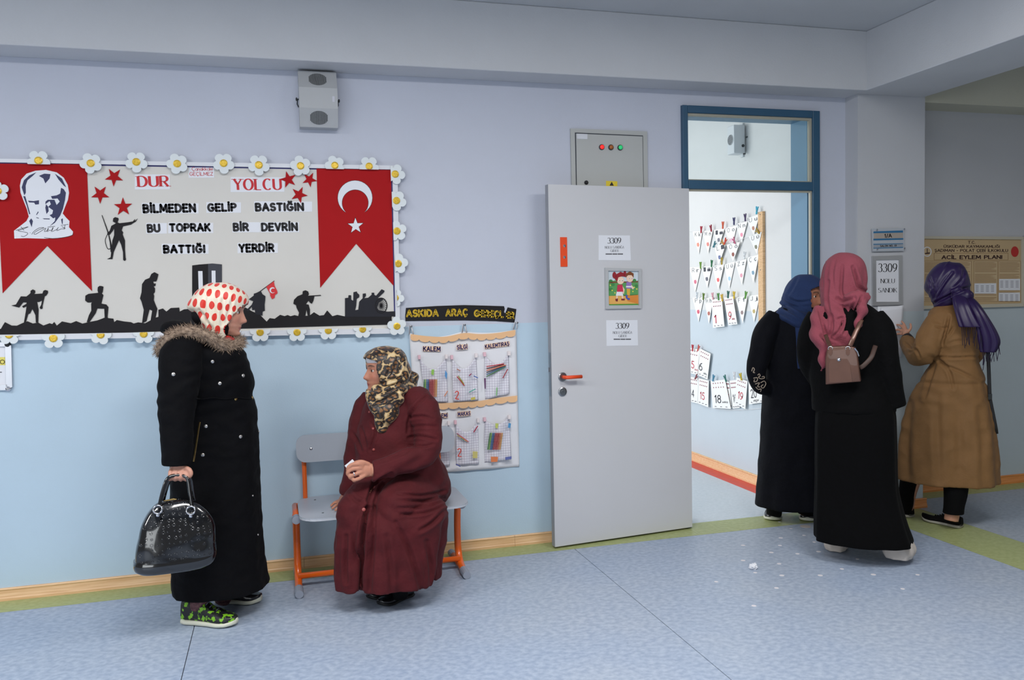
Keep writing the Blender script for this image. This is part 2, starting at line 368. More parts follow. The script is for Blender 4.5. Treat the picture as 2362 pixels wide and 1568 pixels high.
# ================================================================== stroke lettering
def arc(cx, cy, rx, ry, a0, a1, n=10):
    return [(cx+rx*cos(radians(a0+(a1-a0)*i/n)), cy+ry*sin(radians(a0+(a1-a0)*i/n))) for i in range(n+1)]
def _glyphs():
    G = {}
    G['A'] = (.74, [[(0, 0), (.37, 1)], [(.37, 1), (.74, 0)], [(.13, .34), (.61, .34)]])
    G['B'] = (.6, [[(0, 0), (0, 1)], [(0, 1), (.28, 1)]+arc(.3, .77, .25, .23, 90, -90)+[(0, .54)], [(0, .54), (.3, .54)]+arc(.32, .27, .28, .27, 90, -90)+[(0, 0)]])
    G['C'] = (.68, [arc(.38, .5, .38, .5, 50, 310, 18)])
    G['Ç'] = (.68, G['C'][1]+[[(.4, -.02), (.44, -.14), (.3, -.2)]])
    G['D'] = (.68, [[(0, 0), (0, 1)], [(0, 1), (.25, 1)]+arc(.25, .5, .43, .5, 90, -90, 14)+[(0, 0)]])
    G['E'] = (.55, [[(0, 0), (0, 1)], [(0, 1), (.55, 1)], [(0, .53), (.45, .53)], [(0, 0), (.55, 0)]])
    G['F'] = (.52, [[(0, 0), (0, 1)], [(0, 1), (.52, 1)], [(0, .53), (.42, .53)]])
    G['G'] = (.72, [arc(.38, .5, .38, .5, 50, 350, 18)+[(.74, .46), (.46, .46)]])
    G['Ğ'] = (.72, G['G'][1]+[arc(.38, 1.28, .17, .13, 180, 360, 6)])
    G['H'] = (.66, [[(0, 0), (0, 1)], [(.66, 0), (.66, 1)], [(0, .52), (.66, .52)]])
    G['I'] = (.08, [[(.04, 0), (.04, 1)]])
    G['İ'] = (.08, [[(.04, 0), (.04, .98)], [(.04, 1.21), (.04, 1.24)]])
    G['J'] = (.42, [[(.38, 1), (.38, .25)]+arc(.19, .22, .19, .22, 0, -160, 8)])
    G['K'] = (.64, [[(0, 0), (0, 1)], [(0, .42), (.6, 1)], [(.2, .6), (.64, 0)]])
    G['L'] = (.52, [[(0, 1), (0, 0)], [(0, 0), (.52, 0)]])
    G['M'] = (.84, [[(0, 0), (.06, 1)], [(.06, 1), (.42, .22)], [(.42, .22), (.78, 1)], [(.78, 1), (.84, 0)]])
    G['N'] = (.68, [[(0, 0), (0, 1)], [(0, 1), (.68, 0)], [(.68, 0), (.68, 1)]])
    G['O'] = (.78, [arc(.39, .5, .39, .5, 90, 450, 24)])
    G['Ö'] = (.78, G['O'][1]+[[(.24, 1.2), (.24, 1.23)], [(.54, 1.2), (.54, 1.23)]])
    G['P'] = (.58, [[(0, 0), (0, 1)], [(0, 1), (.3, 1)]+arc(.31, .74, .27, .26, 90, -90)+[(0, .48)]])
    G['R'] = (.62, G['P'][1]+[[(.28, .48), (.62, 0)]])
    G['S'] = (.56, [arc(.28, .75, .26, .25, 40, 250, 10)+arc(.28, .26, .28, .26, 80, -150, 12)])
    G['Ş'] = (.56, G['S'][1]+[[(.28, -.02), (.33, -.14), (.2, -.2)]])
    G['T'] = (.62, [[(0, 1), (.62, 1)], [(.31, 1), (.31, 0)]])
    G['U'] = (.66, [[(0, 1), (0, .3)]+arc(.33, .3, .33, .3, 180, 360, 12)+[(.66, 1)]])
    G['Ü'] = (.66, G['U'][1]+[[(.2, 1.2), (.2, 1.23)], [(.46, 1.2), (.46, 1.23)]])
    G['V'] = (.68, [[(0, 1), (.34, 0)], [(.34, 0), (.68, 1)]])
    G['Y'] = (.66, [[(0, 1), (.33, .48)], [(.66, 1), (.33, .48)], [(.33, .48), (.33, 0)]])
    G['Z'] = (.6, [[(0, 1), (.6, 1)], [(.6, 1), (0, 0)], [(0, 0), (.6, 0)]])
    G['0'] = (.52, [arc(.26, .5, .26, .5, 90, 450, 22)])
    G['1'] = (.3, [[(.02, .78), (.2, 1)], [(.2, 1), (.2, 0)]])
    G['2'] = (.52, [arc(.26, .74, .25, .26, 160, -40, 12)+[(.02, 0)], [(.02, 0), (.52, 0)]])
    G['3'] = (.5, [arc(.23, .76, .22, .24, 150, -80, 12), arc(.22, .27, .27, .27, 85, -150, 14)])
    G['4'] = (.54, [[(.4, 0), (.4, 1)], [(.4, 1), (0, .3)], [(0, .3), (.54, .3)]])
    G['5'] = (.5, [[(.46, 1), (.1, 1)], [(.1, 1), (.05, .55)]+arc(.23, .31, .26, .31, 120, -145, 14)])
    G['6'] = (.52, [arc(.26, .3, .26, .3, 90, 450, 18), [(.01, .34), (.1, .75), (.42, 1)]])
    G['7'] = (.5, [[(0, 1), (.5, 1)], [(.5, 1), (.15, 0)]])
    G['8'] = (.5, [arc(.25, .76, .21, .24, 90, 450, 16), arc(.25, .27, .25, .27, 90, 450, 18)])
    G['9'] = (.52, [arc(.26, .69, .25, .31, -60, 300, 18), [(.51, .66), (.44, .28), (.1, 0)]])
    G['/'] = (.3, [[(0, -.05), (.3, 1.02)]]); G['-'] = (.32, [[(.02, .42), (.3, .42)]]); G['.'] = (.1, [[(.05, .0), (.05, .03)]]); G[' '] = (.34, [])
    low = {'h': (.4, [[(0, 0), (0, 1)], arc(.19, .42, .19, .2, 180, 0, 8)+[(.38, 0)]]), 'b': (.46, [[(0, 0), (0, 1)], arc(.22, .31, .22, .31, 0, 360, 14)]), 'a': (.46, [arc(.22, .31, .22, .31, 0, 360, 14), [(.44, .62), (.44, 0)]]), 'd': (.46, [arc(.22, .31, .22, .31, 0, 360, 14), [(.44, 1), (.44, 0)]]),
      'e': (.46, [[(.02, .34), (.45, .34)]+arc(.23, .31, .22, .31, 8, 310, 14)]), 'f': (.3, [arc(.26, .84, .14, .16, 70, 180, 6)+[(.12, 0)], [(0, .6), (.28, .6)]]),
      'i': (.06, [[(.03, 0), (.03, .6)], [(.03, .82), (.03, .84)]]), 'j': (.16, [[(.13, .6), (.13, -.15), (.0, -.24)], [(.13, .82), (.13, .84)]]), 'k': (.42, [[(0, 0), (0, 1)], [(.0, .24), (.4, .62)], [(.14, .38), (.42, 0)]]),
      'l': (.06, [[(.03, 0), (.03, 1)]]), 'm': (.7, [[(0, 0), (0, .62)], arc(.17, .4, .17, .22, 180, 0, 8)+[(.34, 0)], arc(.51, .4, .17, .22, 180, 0, 8)+[(.68, 0)]]),
      'n': (.4, [[(0, 0), (0, .62)], arc(.19, .42, .19, .2, 180, 0, 8)+[(.38, 0)]]), 'o': (.46, [arc(.23, .31, .23, .31, 0, 360, 16)]),
      'ö': (.46, [arc(.23, .31, .23, .31, 0, 360, 16), [(.12, .82), (.12, .84)], [(.34, .82), (.34, .84)]]), 'ü': (.4, [[(0, .62), (0, .2)]+arc(.19, .2, .19, .2, 180, 360, 8)+[(.38, .62)], [(.1, .82), (.1, .84)], [(.3, .82), (.3, .84)]]),
      'p': (.46, [[(0, .62), (0, -.28)], arc(.22, .31, .22, .31, 0, 360, 14)]), 'r': (.28, [[(0, 0), (0, .62)], arc(.16, .44, .16, .18, 180, 50, 6)]),
      's': (.36, [arc(.18, .46, .16, .15, 40, 250, 8)+arc(.18, .16, .18, .16, 80, -150, 8)]), 't': (.28, [[(.12, .9), (.12, .1), (.26, .0)], [(0, .62), (.27, .62)]]),
      'u': (.4, [[(0, .62), (0, .2)]+arc(.19, .2, .19, .2, 180, 360, 8)+[(.38, .62)], [(.38, .62), (.38, 0)]]), 'y': (.4, [[(0, .62), (.2, .02)], [(.4, .62), (.12, -.28)]]),
      'z': (.38, [[(0, .62), (.38, .62)], [(.38, .62), (0, 0)], [(0, 0), (.38, 0)]]), 'ç': (.42, [arc(.23, .31, .22, .31, 50, 310, 12), [(.24, -.02), (.26, -.12), (.16, -.16)]]),
      'ş': (.36, [arc(.18, .46, .16, .15, 40, 250, 8)+arc(.18, .16, .18, .16, 80, -150, 8), [(.18, -.02), (.2, -.12), (.1, -.16)]]),
      'ğ': (.46, [arc(.22, .31, .22, .31, 0, 360, 14), [(.44, .62), (.44, -.1)]+arc(.24, -.1, .2, .16, 0, -150, 6), arc(.22, .9, .12, .1, 180, 360, 6)]),
      'ı': (.06, [[(.03, 0), (.03, .6)]]), 'g': (.46, [arc(.22, .31, .22, .31, 0, 360, 14), [(.44, .62), (.44, -.1)]+arc(.24, -.1, .2, .16, 0, -150, 6)]), 'c': (.42, [arc(.23, .31, .22, .31, 50, 310, 12)])}
    G.update(low); return G
GLY = _glyphs()
def text_width(s, gap):
    return sum(GLY[c][0] for c in s)+gap*(len(s)-1)
def text_mesh(s, style='round', wt=.16, gap=.22):
    """flat lettering with cap height 1: list of (polygon) in 2-D"""
    polys = []; x = 0
    for c in s:
        w_, st = GLY[c]
        for L in st:
            P = [(x+a, b) for a, b in L]
            polys += stroke(P, style, wt)
            if style == 'serif' and len(L) == 2 and c not in '/-. ':
                (ax, ay), (bx, by) = P
                if abs(by-ay) > .3:
                    for qx, qy in P:
                        if qy < .02 or qy > .98:
                            if c in 'AVMYN' and 0 < qx-x < w_*.85 and qx-x > w_*.15: continue
                            t = wt*.18; d = -t if qy > .5 else 0
                            polys.append([(qx-wt*1.0, qy+d), (qx+wt*1.0, qy+d), (qx+wt*1.0, qy+d+t), (qx-wt*1.0, qy+d+t)])
        x += w_+gap
    return polys, x-gap
def stroke(P, style, wt):
    out = []; n = len(P); wid = []
    for i in range(n):
        a = P[max(i-1, 0)]; b = P[min(i+1, n-1)]; dx, dy = b[0]-a[0], b[1]-a[1]; l = sqrt(dx*dx+dy*dy) or 1
        dx /= l; dy /= l
        if style == 'serif':
            k = abs(dy); ww = wt*(.3+.7*k**1.6)
            if n == 2 and dx*dy > 0: ww = wt*.5                     # rising diagonals are hairlines
        else: ww = wt
        wid.append((-dy*ww/2, dx*ww/2))
    for i in range(n-1):
        p, q = P[i], P[i+1]; a, b = wid[i], wid[i+1]
        out.append([(p[0]-a[0], p[1]-a[1]), (q[0]-b[0], q[1]-b[1]), (q[0]+b[0], q[1]+b[1]), (p[0]+a[0], p[1]+a[1])])
    if style == 'round':
        for p in (P[0], P[-1]): out.append([(p[0]+wt/2*cos(2*pi*k/10), p[1]+wt/2*sin(2*pi*k/10)) for k in range(10)])
    return out
def lettering(s, A, B, h, nrm, m, parent, style='round', wt=.16, gap=.22, name='lettering', lift=.0006, up=None, slant=0):
    """text from world point A (baseline left) to B (baseline right), cap height h; nrm = outward normal"""
    A = Vector(A); B = Vector(B); ex_ = B-A; W = ex_.length; ex_.normalize(); nrm = Vector(nrm).normalized()
    up = Vector(up) if up is not None else nrm.cross(ex_)
    if up.z < 0: up = -up
    polys, tw = text_mesh(s, style, wt, gap); mb = MB(); sx = W/tw
    for pl in polys: mb.face([A+ex_*((x+slant*y)*sx)+up*(y*h)+nrm*lift for x, y in pl])
    me = mb.mesh(name, fix=False)
    return put(name, me, m, parent)
def wall_text(s, x0, y0, x1, y1, hpx, Y, m, parent, **k):
    """pixel baseline (x0,y0)-(x1,y1), cap height in pixels, on plane Y"""
    A = px(x0, y0, Y); B = px(x1, y1, Y); h = (px(x0, y0-hpx, Y)-A).length
    return lettering(s, A, B, h, (0, -1, 0), m, parent, **k)
def ribbon(P, r):                        # constant-width flat polyline in 2-D
    return stroke(P, 'round', r)
# ================================================================== things on the corridor wall
M_paper = mat('white_paper', (226, 228, 234), .7)
M_board = mat('board_paper', (212, 209, 203), .7, var=.02, vs=3)
M_red_p = mat('red_card', (168, 14, 20), .7, var=.03, vs=6, spec=.2)
M_black_p = mat('black_card', (30, 28, 31), .7, spec=.25)
M_ink = mat('black_ink', (26, 24, 28), .6)
M_navy = mat('navy_ink', (40, 44, 84), .6)
M_wframe = mat('white_plastic_frame', (216, 218, 224), .4)
M_petal = mat('white_foam', (222, 228, 230), .8)
M_gold = mat('gold_glitter', (196, 156, 24), .35, metal=.3, c2=(232, 196, 70), vs=220)
M_rlet = mat('red_letter', (196, 26, 38), .6)
M_pinkl = mat('pale_red_letter', (232, 150, 156), .5)

bd = thing('bulletin_board', (-.4, -.01, 1.28), 'white framed bulletin board with red flags, silhouettes and daisy border', 'bulletin board')
BY = -.020                                # front of the board panel
TL, TR, BR, BL = (-60, 372), (905, 389), (914, 759), (-60, 776)
plate([TL, TR, BR, BL], 0, BY, 'backing_panel', M_board, bd)
zt = lambda x: px(x, 0, BY)
# frame rails
def rail(p0, p1, p2, p3, n='frame_rail'): return plate([p0, p1, p2, p3], -.001, BY-.012, n, M_wframe, bd)
rail((-60, 365), (916, 382), (916, 391), (-60, 373)); rail((-60, 773), (914, 757), (914, 769), (-60, 786))
rail((905, 389), (917, 390), (923, 759), (913, 760))
# navy border strip under the frame edge
M_nav = mat('navy_border', (44, 44, 110), .6)
plate([(-60, 374), (905, 391), (905, 394), (-60, 377)], BY, BY-.001, 'border_tape', M_nav, bd)
plate([(899, 391), (905, 391), (913, 757), (910, 757)], BY, BY-.001, 'border_tape', M_nav, bd)
# pennant flags
plate([(-8, 377), (200, 379), (212, 671), (109, 567), (6, 676), (2, 600)], BY-.001, BY-.003, 'red_flag', M_red_p, bd, label='red swallowtail flag with a drawn portrait')
zb2 = zc(440, 330, 4.481)
plate(zb2([(1300, 262), (2068, 278), (2098, 1475), (1710, 1040), (1338, 1495)]), BY-.001, BY-.003, 'red_flag', M_red_p, bd, label='red swallowtail flag with white crescent and star')
# crescent and star (print on the right flag)
def flat(pix, Y, name, m, parent):
    return put(name, MB().prism([px(x, y, Y) for x, y in pix], (0, .0012, 0)), m, parent)
def crescent(cx, cy, ro, cx2, cy2, ri, a0, a1, sx=1, n=26):
    o = [(cx+ro*sx*cos(radians(a0+(a1-a0)*i/n)), cy-ro*sin(radians(a0+(a1-a0)*i/n))) for i in range(n+1)]
    b0 = math.degrees(atan2(-(o[0][1]-cy2), (o[0][0]-cx2)/sx)); b1 = math.degrees(atan2(-(o[-1][1]-cy2), (o[-1][0]-cx2)/sx))
    if b1 < b0: b1 += 360
    return o+[(cx2+ri*sx*cos(radians(b1+(b0-b1)*i/n)), cy2-ri*sin(radians(b1+(b0-b1)*i/n))) for i in range(1, n)]
zz2 = zc(440, 330, 4.481)
for g, Y, mm in ((4, BY-.0036, M_ink), (0, BY-.0042, M_paper)):
    flat(zz2(crescent(1698, 565, 178+g, 1700, 618, 138-g, -57, 237)), Y, 'crescent', mm, bd)
def star(cx, cy, r, a, k=.40):
    return [(cx+(r if i % 2 == 0 else r*k)*cos(radians(a+36*i)), cy-(r if i % 2 == 0 else r*k)*sin(radians(a+36*i))) for i in range(10)]
flat(zz2(star(1704, 855, 92, 92)), BY-.0036, 'star', M_ink, bd); flat(zz2(star(1704, 855, 82, 92)), BY-.0042, 'star', M_paper, bd)
# loose red stars
for cx, cy, r, a in ((263, 408, 22, -93), (231, 448, 22, -90), (284, 477, 22, 92), (665, 414, 20, 105), (714, 414, 18, 62), (690, 449, 20, 66)):
    flat(star(cx, cy, r, a), BY-.004, 'red_star', M_red_p, bd)
# portrait cut-out: a drawn man's head, on the left flag
za = zc(0, 330, 4.9)
head = [(225, 480), (240, 410), (300, 345), (400, 312), (520, 303), (640, 330), (720, 390), (765, 470), (780, 560), (768, 640), (735, 720), (708, 795), (750, 845), (785, 880), (780, 950), (825, 1000), (820, 1040), (700, 1070), (500, 1080), (300, 1074), (162, 1078), (158, 990), (230, 935), (300, 880), (325, 830), (305, 750), (262, 640), (232, 560)]
pt = plate(za(head), BY-.003, BY-.0045, 'portrait_cutout', M_paper, bd, label='white paper cut-out with an inked portrait of a man')
def ink(P, m=M_navy, y=BY-.0051): return flat(za(P), y, 'ink_patch', m, pt)
ink([(512, 690), (560, 655), (575, 690), (545, 720), (600, 760), (590, 800), (560, 815), (600, 850), (625, 840), (620, 880), (560, 940), (620, 900), (680, 820), (712, 740), (735, 640), (745, 560), (720, 520), (690, 505), (680, 570), (640, 590), (575, 600), (590, 630), (650, 625), (675, 660), (640, 700), (615, 640), (540, 640), (515, 660)])
ink([(525, 800), (512, 730), (520, 690), (545, 720), (550, 770)])
ink([(245, 500), (270, 420), (330, 365), (410, 330), (370, 370), (310, 420), (290, 480), (292, 560), (275, 590)])
ink([(440, 370), (500, 345), (570, 350), (560, 400), (512, 455), (490, 400)]); ink([(620, 345), (700, 400), (748, 500), (720, 480), (660, 410)])
ink([(315, 650), (380, 655), (440, 645), (440, 690), (400, 695), (385, 672), (330, 670)]); ink([(330, 880), (352, 850), (372, 880), (358, 950)])
ink([(408, 808), (430, 772), (436, 780), (415, 812)]); ink([(480, 850), (560, 852), (562, 862), (500, 860)]); ink([(410, 838), (440, 846), (438, 852), (412, 846)])
ink([(690, 860), (710, 850), (708, 915), (700, 912)]); ink([(262, 600), (285, 600), (320, 720), (342, 800), (330, 805), (300, 700)])
def inkline(P, r, parent, Y, m=M_ink, name='pen_line'):
    mb = MB()
    for pl in ribbon(P, r): mb.face([px(x, y, Y) for x, y in pl])
    return put(name, mb.mesh(name, fix=False), m, parent)
sig = [[(180, 985), (260, 960), (320, 945), (250, 975), (200, 990), (300, 1010), (310, 1030), (270, 1055), (240, 1050)], [(235, 945), (270, 985)],
  [(340, 1012), (342, 1014)], [(360, 1030), (380, 1000), (440, 960), (500, 955), (440, 980), (385, 1015), (400, 1030), (470, 990), (520, 960), (500, 1000), (540, 985), (545, 960), (530, 1000), (560, 985), (590, 985), (600, 950), (580, 1000), (640, 975), (660, 950), (640, 990), (690, 970), (740, 965), (700, 945)],
  [(540, 950), (620, 940)], [(690, 930), (770, 918)], [(735, 925), (725, 972)], [(500, 1066), (600, 1078), (740, 1062), (815, 1040), (825, 1020)]]
for s_ in sig: inkline(za(crom(s_, 3)), 1.0, pt, BY-.0052)
# printed words on paper slips
def slip(s, box, base, h, m=M_ink, style='round', wt=.34, gap=.34, Y=BY):
    x0, y0, x1, y1 = box
    c = plate([(x0, y0), (x1, y0+(x1-x0)*.006), (x1, y1-(x1-x0)*.006), (x0, y1)], Y, Y-.0012, 'word_slip', M_paper, bd)
    wall_text(s, base[0], base[1], base[2], base[3], h, Y-.0012, m, c, style=style, wt=wt, gap=gap)
    return c
slip('BİLMEDEN', (327, 468, 458, 493), (332, 489.5, 450, 487.5), 16.5)
slip('GELİP', (476, 466, 556, 491), (481, 486.5, 544, 485.5), 15.5)
slip('BASTIĞIN', (586, 464, 720, 489), (591, 485.5, 699, 484.5), 15.5)
slip('BU', (337, 514, 385, 539), (342, 534.5, 368, 533.5), 15.5)
slip('TOPRAK', (388, 513, 492, 538), (393, 532.8, 484, 531.8), 15.5)
slip('BİR', (536, 512, 600, 536), (540, 531.5, 572, 531), 15.5)
slip('DEVRİN', (601, 512, 690, 536), (605, 531.5, 685, 530.5), 15.5)
slip('BATTIĞI', (373, 562, 481, 586), (379, 582.5, 472, 581.5), 15.5)
slip('YERDİR', (548, 560, 641, 584), (553, 580.5, 631, 579.0), 16)
for s_, b_, x0, x1, yb, h in (('DUR', (311, 402, 392, 437), 320, 388, 430.5, 24), ('YOLCU', (532, 408, 656, 443), 541, 648, 438, 25)):
    c = slip(s_, b_, (x0, yb, x1, yb-.8), h, m=M_rlet, style='serif', wt=.24, gap=.26)
c = slip('GEÇİLMEZ', (435, 386, 494, 410), (438, 405, 491, 404.6), 7.6, m=M_rlet, wt=.13, gap=.22)
wall_text('Canakkale'.replace('C', 'Ç'), 443, 393.5, 491, 393, 7.6, BY-.0012, M_rlet, c, wt=.11, gap=.14)
# black silhouettes
SILN = 0
def sil(name, P, m=M_black_p, Y=BY-.001, t=.0025, label=None):
    global SILN; SILN += 1
    return plate(P, Y, Y-t-.00012*SILN, name, m, bd, label=label)
zs = zc(0, 600, 4.9); z4 = zc(420, 590, 4.3556)
ground = zs([(-20, 780), (10, 775), (30, 740), (55, 700), (130, 738), (190, 740), (250, 712), (310, 690), (370, 715), (430, 705), (490, 738), (560, 712), (590, 722), (612, 698), (640, 740), (700, 692), (800, 712), (860, 688), (930, 716), (1000, 700), (1100, 680), (1180, 650), (1280, 660), (1290, 700), (1320, 676), (1400, 692), (1480, 700), (1510, 715), (1560, 702), (1640, 712), (1700, 680), (1750, 650), (1790, 640), (1790, 560), (1840, 545), (1880, 580), (1930, 540), (2025, 535), (2030, 580), (2080, 555), (2140, 550)])
gr2 = z4([(70, 545), (250, 560), (500, 540), (640, 520), (700, 555), (780, 590), (850, 660), (880, 625), (930, 632), (985, 592), (1030, 605), (1060, 594), (1090, 606), (1130, 595), (1170, 605), (1280, 600), (1325, 566), (1380, 600), (1425, 595), (1458, 548), (1510, 606), (1560, 592), (1635, 608), (1640, 580), (2105, 580), (2105, 690), (1600, 702), (600, 730)])
sil('silhouette_ground', ground+gr2+zs([(1500, 815), (700, 840), (-20, 858)]), label='black paper skyline of rocky ground along the board foot')
sil('silhouette_soldier', za([(1275, 885), (1280, 850), (1300, 836), (1335, 845), (1340, 860), (1328, 895), (1350, 905), (1440, 895), (1500, 885), (1525, 858), (1522, 880), (1555, 852), (1535, 885), (1480, 920), (1390, 940), (1375, 985), (1392, 1010), (1385, 1030), (1412, 1100), (1412, 1200), (1418, 1290), (1424, 1315), (1410, 1332), (1392, 1320), (1390, 1230), (1370, 1150), (1345, 1095), (1320, 1150), (1285, 1230), (1270, 1310), (1210, 1310), (1250, 1290), (1258, 1220), (1270, 1100), (1290, 1040), (1290, 960), (1275, 990), (1240, 1035), (1215, 1035), (1212, 1015), (1240, 990), (1258, 935), (1310, 905)]), label='black soldier silhouette pointing with outstretched arm')
sil('silhouette_rifle', za([(1148, 812), (1155, 815), (1215, 975), (1240, 1060), (1262, 1150), (1265, 1230), (1250, 1230), (1240, 1120), (1222, 1030)]))
inkline(za(crom([(1215, 1030), (1190, 1090), (1198, 1150), (1220, 1195), (1250, 1190)], 4)), 1.4, bd, BY-.0036, M_black_p, 'silhouette_sling')
sil('silhouette_carrier', zs([(345, 370), (345, 345), (370, 330), (395, 342), (397, 365), (385, 382), (480, 376), (490, 345), (510, 336), (540, 345), (542, 368), (522, 400), (505, 405), (480, 515), (480, 545), (460, 553), (447, 535), (465, 505), (475, 455), (440, 472), (418, 470), (435, 560), (430, 705), (405, 705), (400, 620), (365, 550), (340, 600), (318, 610), (290, 705), (270, 705), (290, 590), (300, 520), (262, 538), (250, 520), (298, 492), (302, 478), (262, 475), (215, 535), (128, 512), (180, 500), (235, 408), (298, 410), (330, 385)]), label='black silhouette of a soldier carrying a wounded man')
sil('silhouette_loader', zs([(1102, 340), (1105, 305), (1125, 290), (1150, 292), (1168, 300), (1160, 360), (1150, 375), (1168, 395), (1145, 490), (1200, 500), (1225, 530), (1215, 640), (1220, 660), (1185, 680), (1178, 548), (1100, 545), (1080, 600), (1010, 700), (980, 700), (1005, 620), (1032, 570), (1030, 490), (1040, 475), (990, 478), (962, 455), (965, 400), (1000, 380), (1110, 368)]), label='black silhouette of a man stepping up with a load')
sil('silhouette_walker', zs([(1690, 200), (1710, 155), (1745, 135), (1790, 158), (1778, 210), (1765, 240), (1728, 240), (1740, 265), (1760, 262), (1755, 290), (1735, 295), (1752, 320), (1750, 360), (1735, 380), (1742, 405), (1738, 450), (1752, 490), (1778, 550), (1758, 650), (1700, 690), (1720, 570), (1690, 555), (1655, 690), (1605, 712), (1625, 560), (1600, 470), (1582, 430), (1600, 360), (1605, 270), (1640, 220)]), label='black silhouette of a bent figure with hand to face')
plate(za([(2172, 1382), (2250, 1372), (2250, 1372), (2350, 1364), (2400, 1360), (2508, 1370), (2508, 1760), (2172, 1760)]), BY-.001, BY-.003, 'silhouette_monument', M_black_p, bd, label='black paper monument with two white slots')
plate(za([(2352, 1364), (2400, 1360), (2508, 1370), (2508, 1760), (2352, 1760)]), BY-.003, BY-.0034, 'monument_side', mat('slate_card', (52, 54, 64), .6), bd)
plate([(457, 625), (467, 625), (469, 700), (459, 700)], BY-.003, BY-.0042, 'monument_slot', M_paper, bd); plate([(488, 624), (497, 624), (498, 700), (489, 700)], BY-.0034, BY-.0044, 'monument_slot', M_paper, bd)
sil('silhouette_flag_bearers', z4([(650, 540), (700, 490), (715, 455), (680, 440), (720, 405), (720, 380), (745, 372), (790, 350), (808, 385), (838, 405), (835, 450), (830, 490), (832, 550), (810, 558), (808, 600), (735, 585), (730, 540), (705, 545), (700, 510), (660, 560)]), mat('blue_black_card', (17, 18, 30), .7), label='dark silhouette of soldiers raising a flag')
inkline(z4([(670, 440), (925, 252)]), 1.6, bd, BY-.0037, M_black_p, 'flag_pole')
plate(z4([(845, 312), (922, 255), (930, 300), (955, 350), (960, 375), (935, 392), (930, 420), (905, 435), (885, 400), (885, 380), (865, 345)]), BY-.003, BY-.0042, 'small_flag', mat('bright_red_card', (214, 40, 46), .5), bd)
flat(z4(crescent(908, 345, 30, 914, 348, 21, 40, 320)), BY-.005, 'crescent', M_paper, bd)
sil('silhouette_rifleman', z4([(1118, 480), (1125, 440), (1160, 405), (1210, 385), (1212, 355), (1240, 345), (1268, 358), (1275, 385), (1265, 400), (1390, 392), (1398, 400), (1330, 404), (1320, 450), (1305, 480), (1285, 470), (1270, 450), (1245, 485), (1272, 490), (1285, 540), (1285, 600), (1262, 600), (1250, 540), (1240, 600), (1165, 610), (1175, 570), (1150, 520), (1145, 495)]), label='black silhouette of a kneeling rifleman')
sil('silhouette_gun_crew', z4([(1637, 600), (1637, 425), (1670, 420), (1672, 395), (1698, 395), (1700, 440), (1720, 450), (1722, 365), (1755, 357), (1760, 372), (1780, 390), (1780, 415), (1755, 430), (1750, 500), (1740, 545), (1770, 540), (1780, 460), (1815, 425), (1815, 380), (1845, 376), (1848, 400), (1830, 425), (1870, 420), (1905, 390), (1905, 370), (1930, 370), (1932, 392), (1950, 400), (2005, 335), (2035, 350), (2030, 365), (1965, 425), (2000, 420), (2020, 440), (1975, 470), (1960, 520), (1975, 545), (2060, 560), (2160, 555), (2165, 610), (2100, 606), (2090, 612), (1637, 612)]), mat('blue_black_card', (17, 18, 30), .7), label='dark silhouette of a cannon and its crew')
wc = z4([(2000, 500)])[0]
mb = MB()
for k in range(10):
    a = pi*k/10
    for pl in ribbon([(wc[0]-13*cos(a), wc[1]-17*sin(a)), (wc[0]+13*cos(a), wc[1]+17*sin(a))], 1.0): mb.face([px(x, y, BY-.0048) for x, y in pl])
ring = [(wc[0]+13.5*cos(2*pi*k/24), wc[1]+17.5*sin(2*pi*k/24)) for k in range(25)]
for pl in ribbon(ring, 2.2): mb.face([px(x, y, BY-.0048) for x, y in pl])
put('cannon_wheel', mb.mesh('cannon_wheel', fix=False), M_black_p, bd)
# foam daisies around the frame, some tucked under the flags and the black paper
def clip_to(q, clip):
    side, x, y = clip; e = px(x, y, BY-.014)
    if side == 'top': q.z = min(q.z, e.z)
    elif side == 'low': q.z = max(q.z, e.z)
    else: q.x = max(q.x, e.x)
    return q
def daisy(cx, cy, r, a, clip=None):
    R_ = (px(cx+r, cy, BY)-px(cx, cy, BY)).length; c = px(cx, cy, BY-.014); mb = MB(); prof = []
    n = 60
    for i in range(n):
        t = 2*pi*i/n; ph = (t-radians(a))*5/(2*pi); fr = ph-math.floor(ph)-.5
        rr = R_*(.52+.48*sqrt(max(0, 1-(fr*2)**2*.92)))
        q_ = c+Vector((rr*cos(t), 0, rr*sin(t)))
        if clip: q_ = clip_to(q_, clip)
        prof.append(q_)
    me = mb.prism(prof, (0, -.008, 0)).mesh('daisy')
    o = put('daisy', me, M_petal, bd)
    ce = MB().lathe(c+Vector((0, -.008, 0)), (0, -1, 0), [(R_*.36, 0), (R_*.36, .003), (R_*.25, .005)], 20)
    if clip: ce.v = [tuple(clip_to(Vector(v), clip)) for v in ce.v]
    put('centre', ce, M_gold, o)
for d_ in ((-4, 441, 26, 60), (90, 371, 27, 90, ('low', 90, 379)), (210, 377, 26, 80), (315, 374, 26, 90), (409, 378, 25, 75), (516, 377, 25, 92), (597, 381, 25, 90), (693, 383, 24, 65), (772, 382, 23, 75, ('low', 772, 390)), (851, 384, 23, 90, ('low', 851, 391)),
    (911, 402, 23, 30, ('side', 904, 500)), (914, 463, 23, 20, ('side', 905, 500)), (915, 533, 23, 60, ('side', 906, 500)), (918, 608, 23, 45, ('side', 908, 500)), (912, 687, 20, 30, ('side', 910, 500)), (915, 752, 22, 58), (836, 759, 22, 270, ('top', 836, 755)), (757, 762, 23, 270, ('top', 757, 758)), (685, 766, 23, 270, ('top', 685, 759)), (600, 766, 24, 270, ('top', 600, 760)),
    (332, 770, 25, 54, ('top', 332, 766)), (233, 772, 25, 40, ('top', 233, 769)), (124, 780, 27, 54, ('top', 124, 772)), (22, 772, 26, 54, ('top', 22, 774))): daisy(*d_)

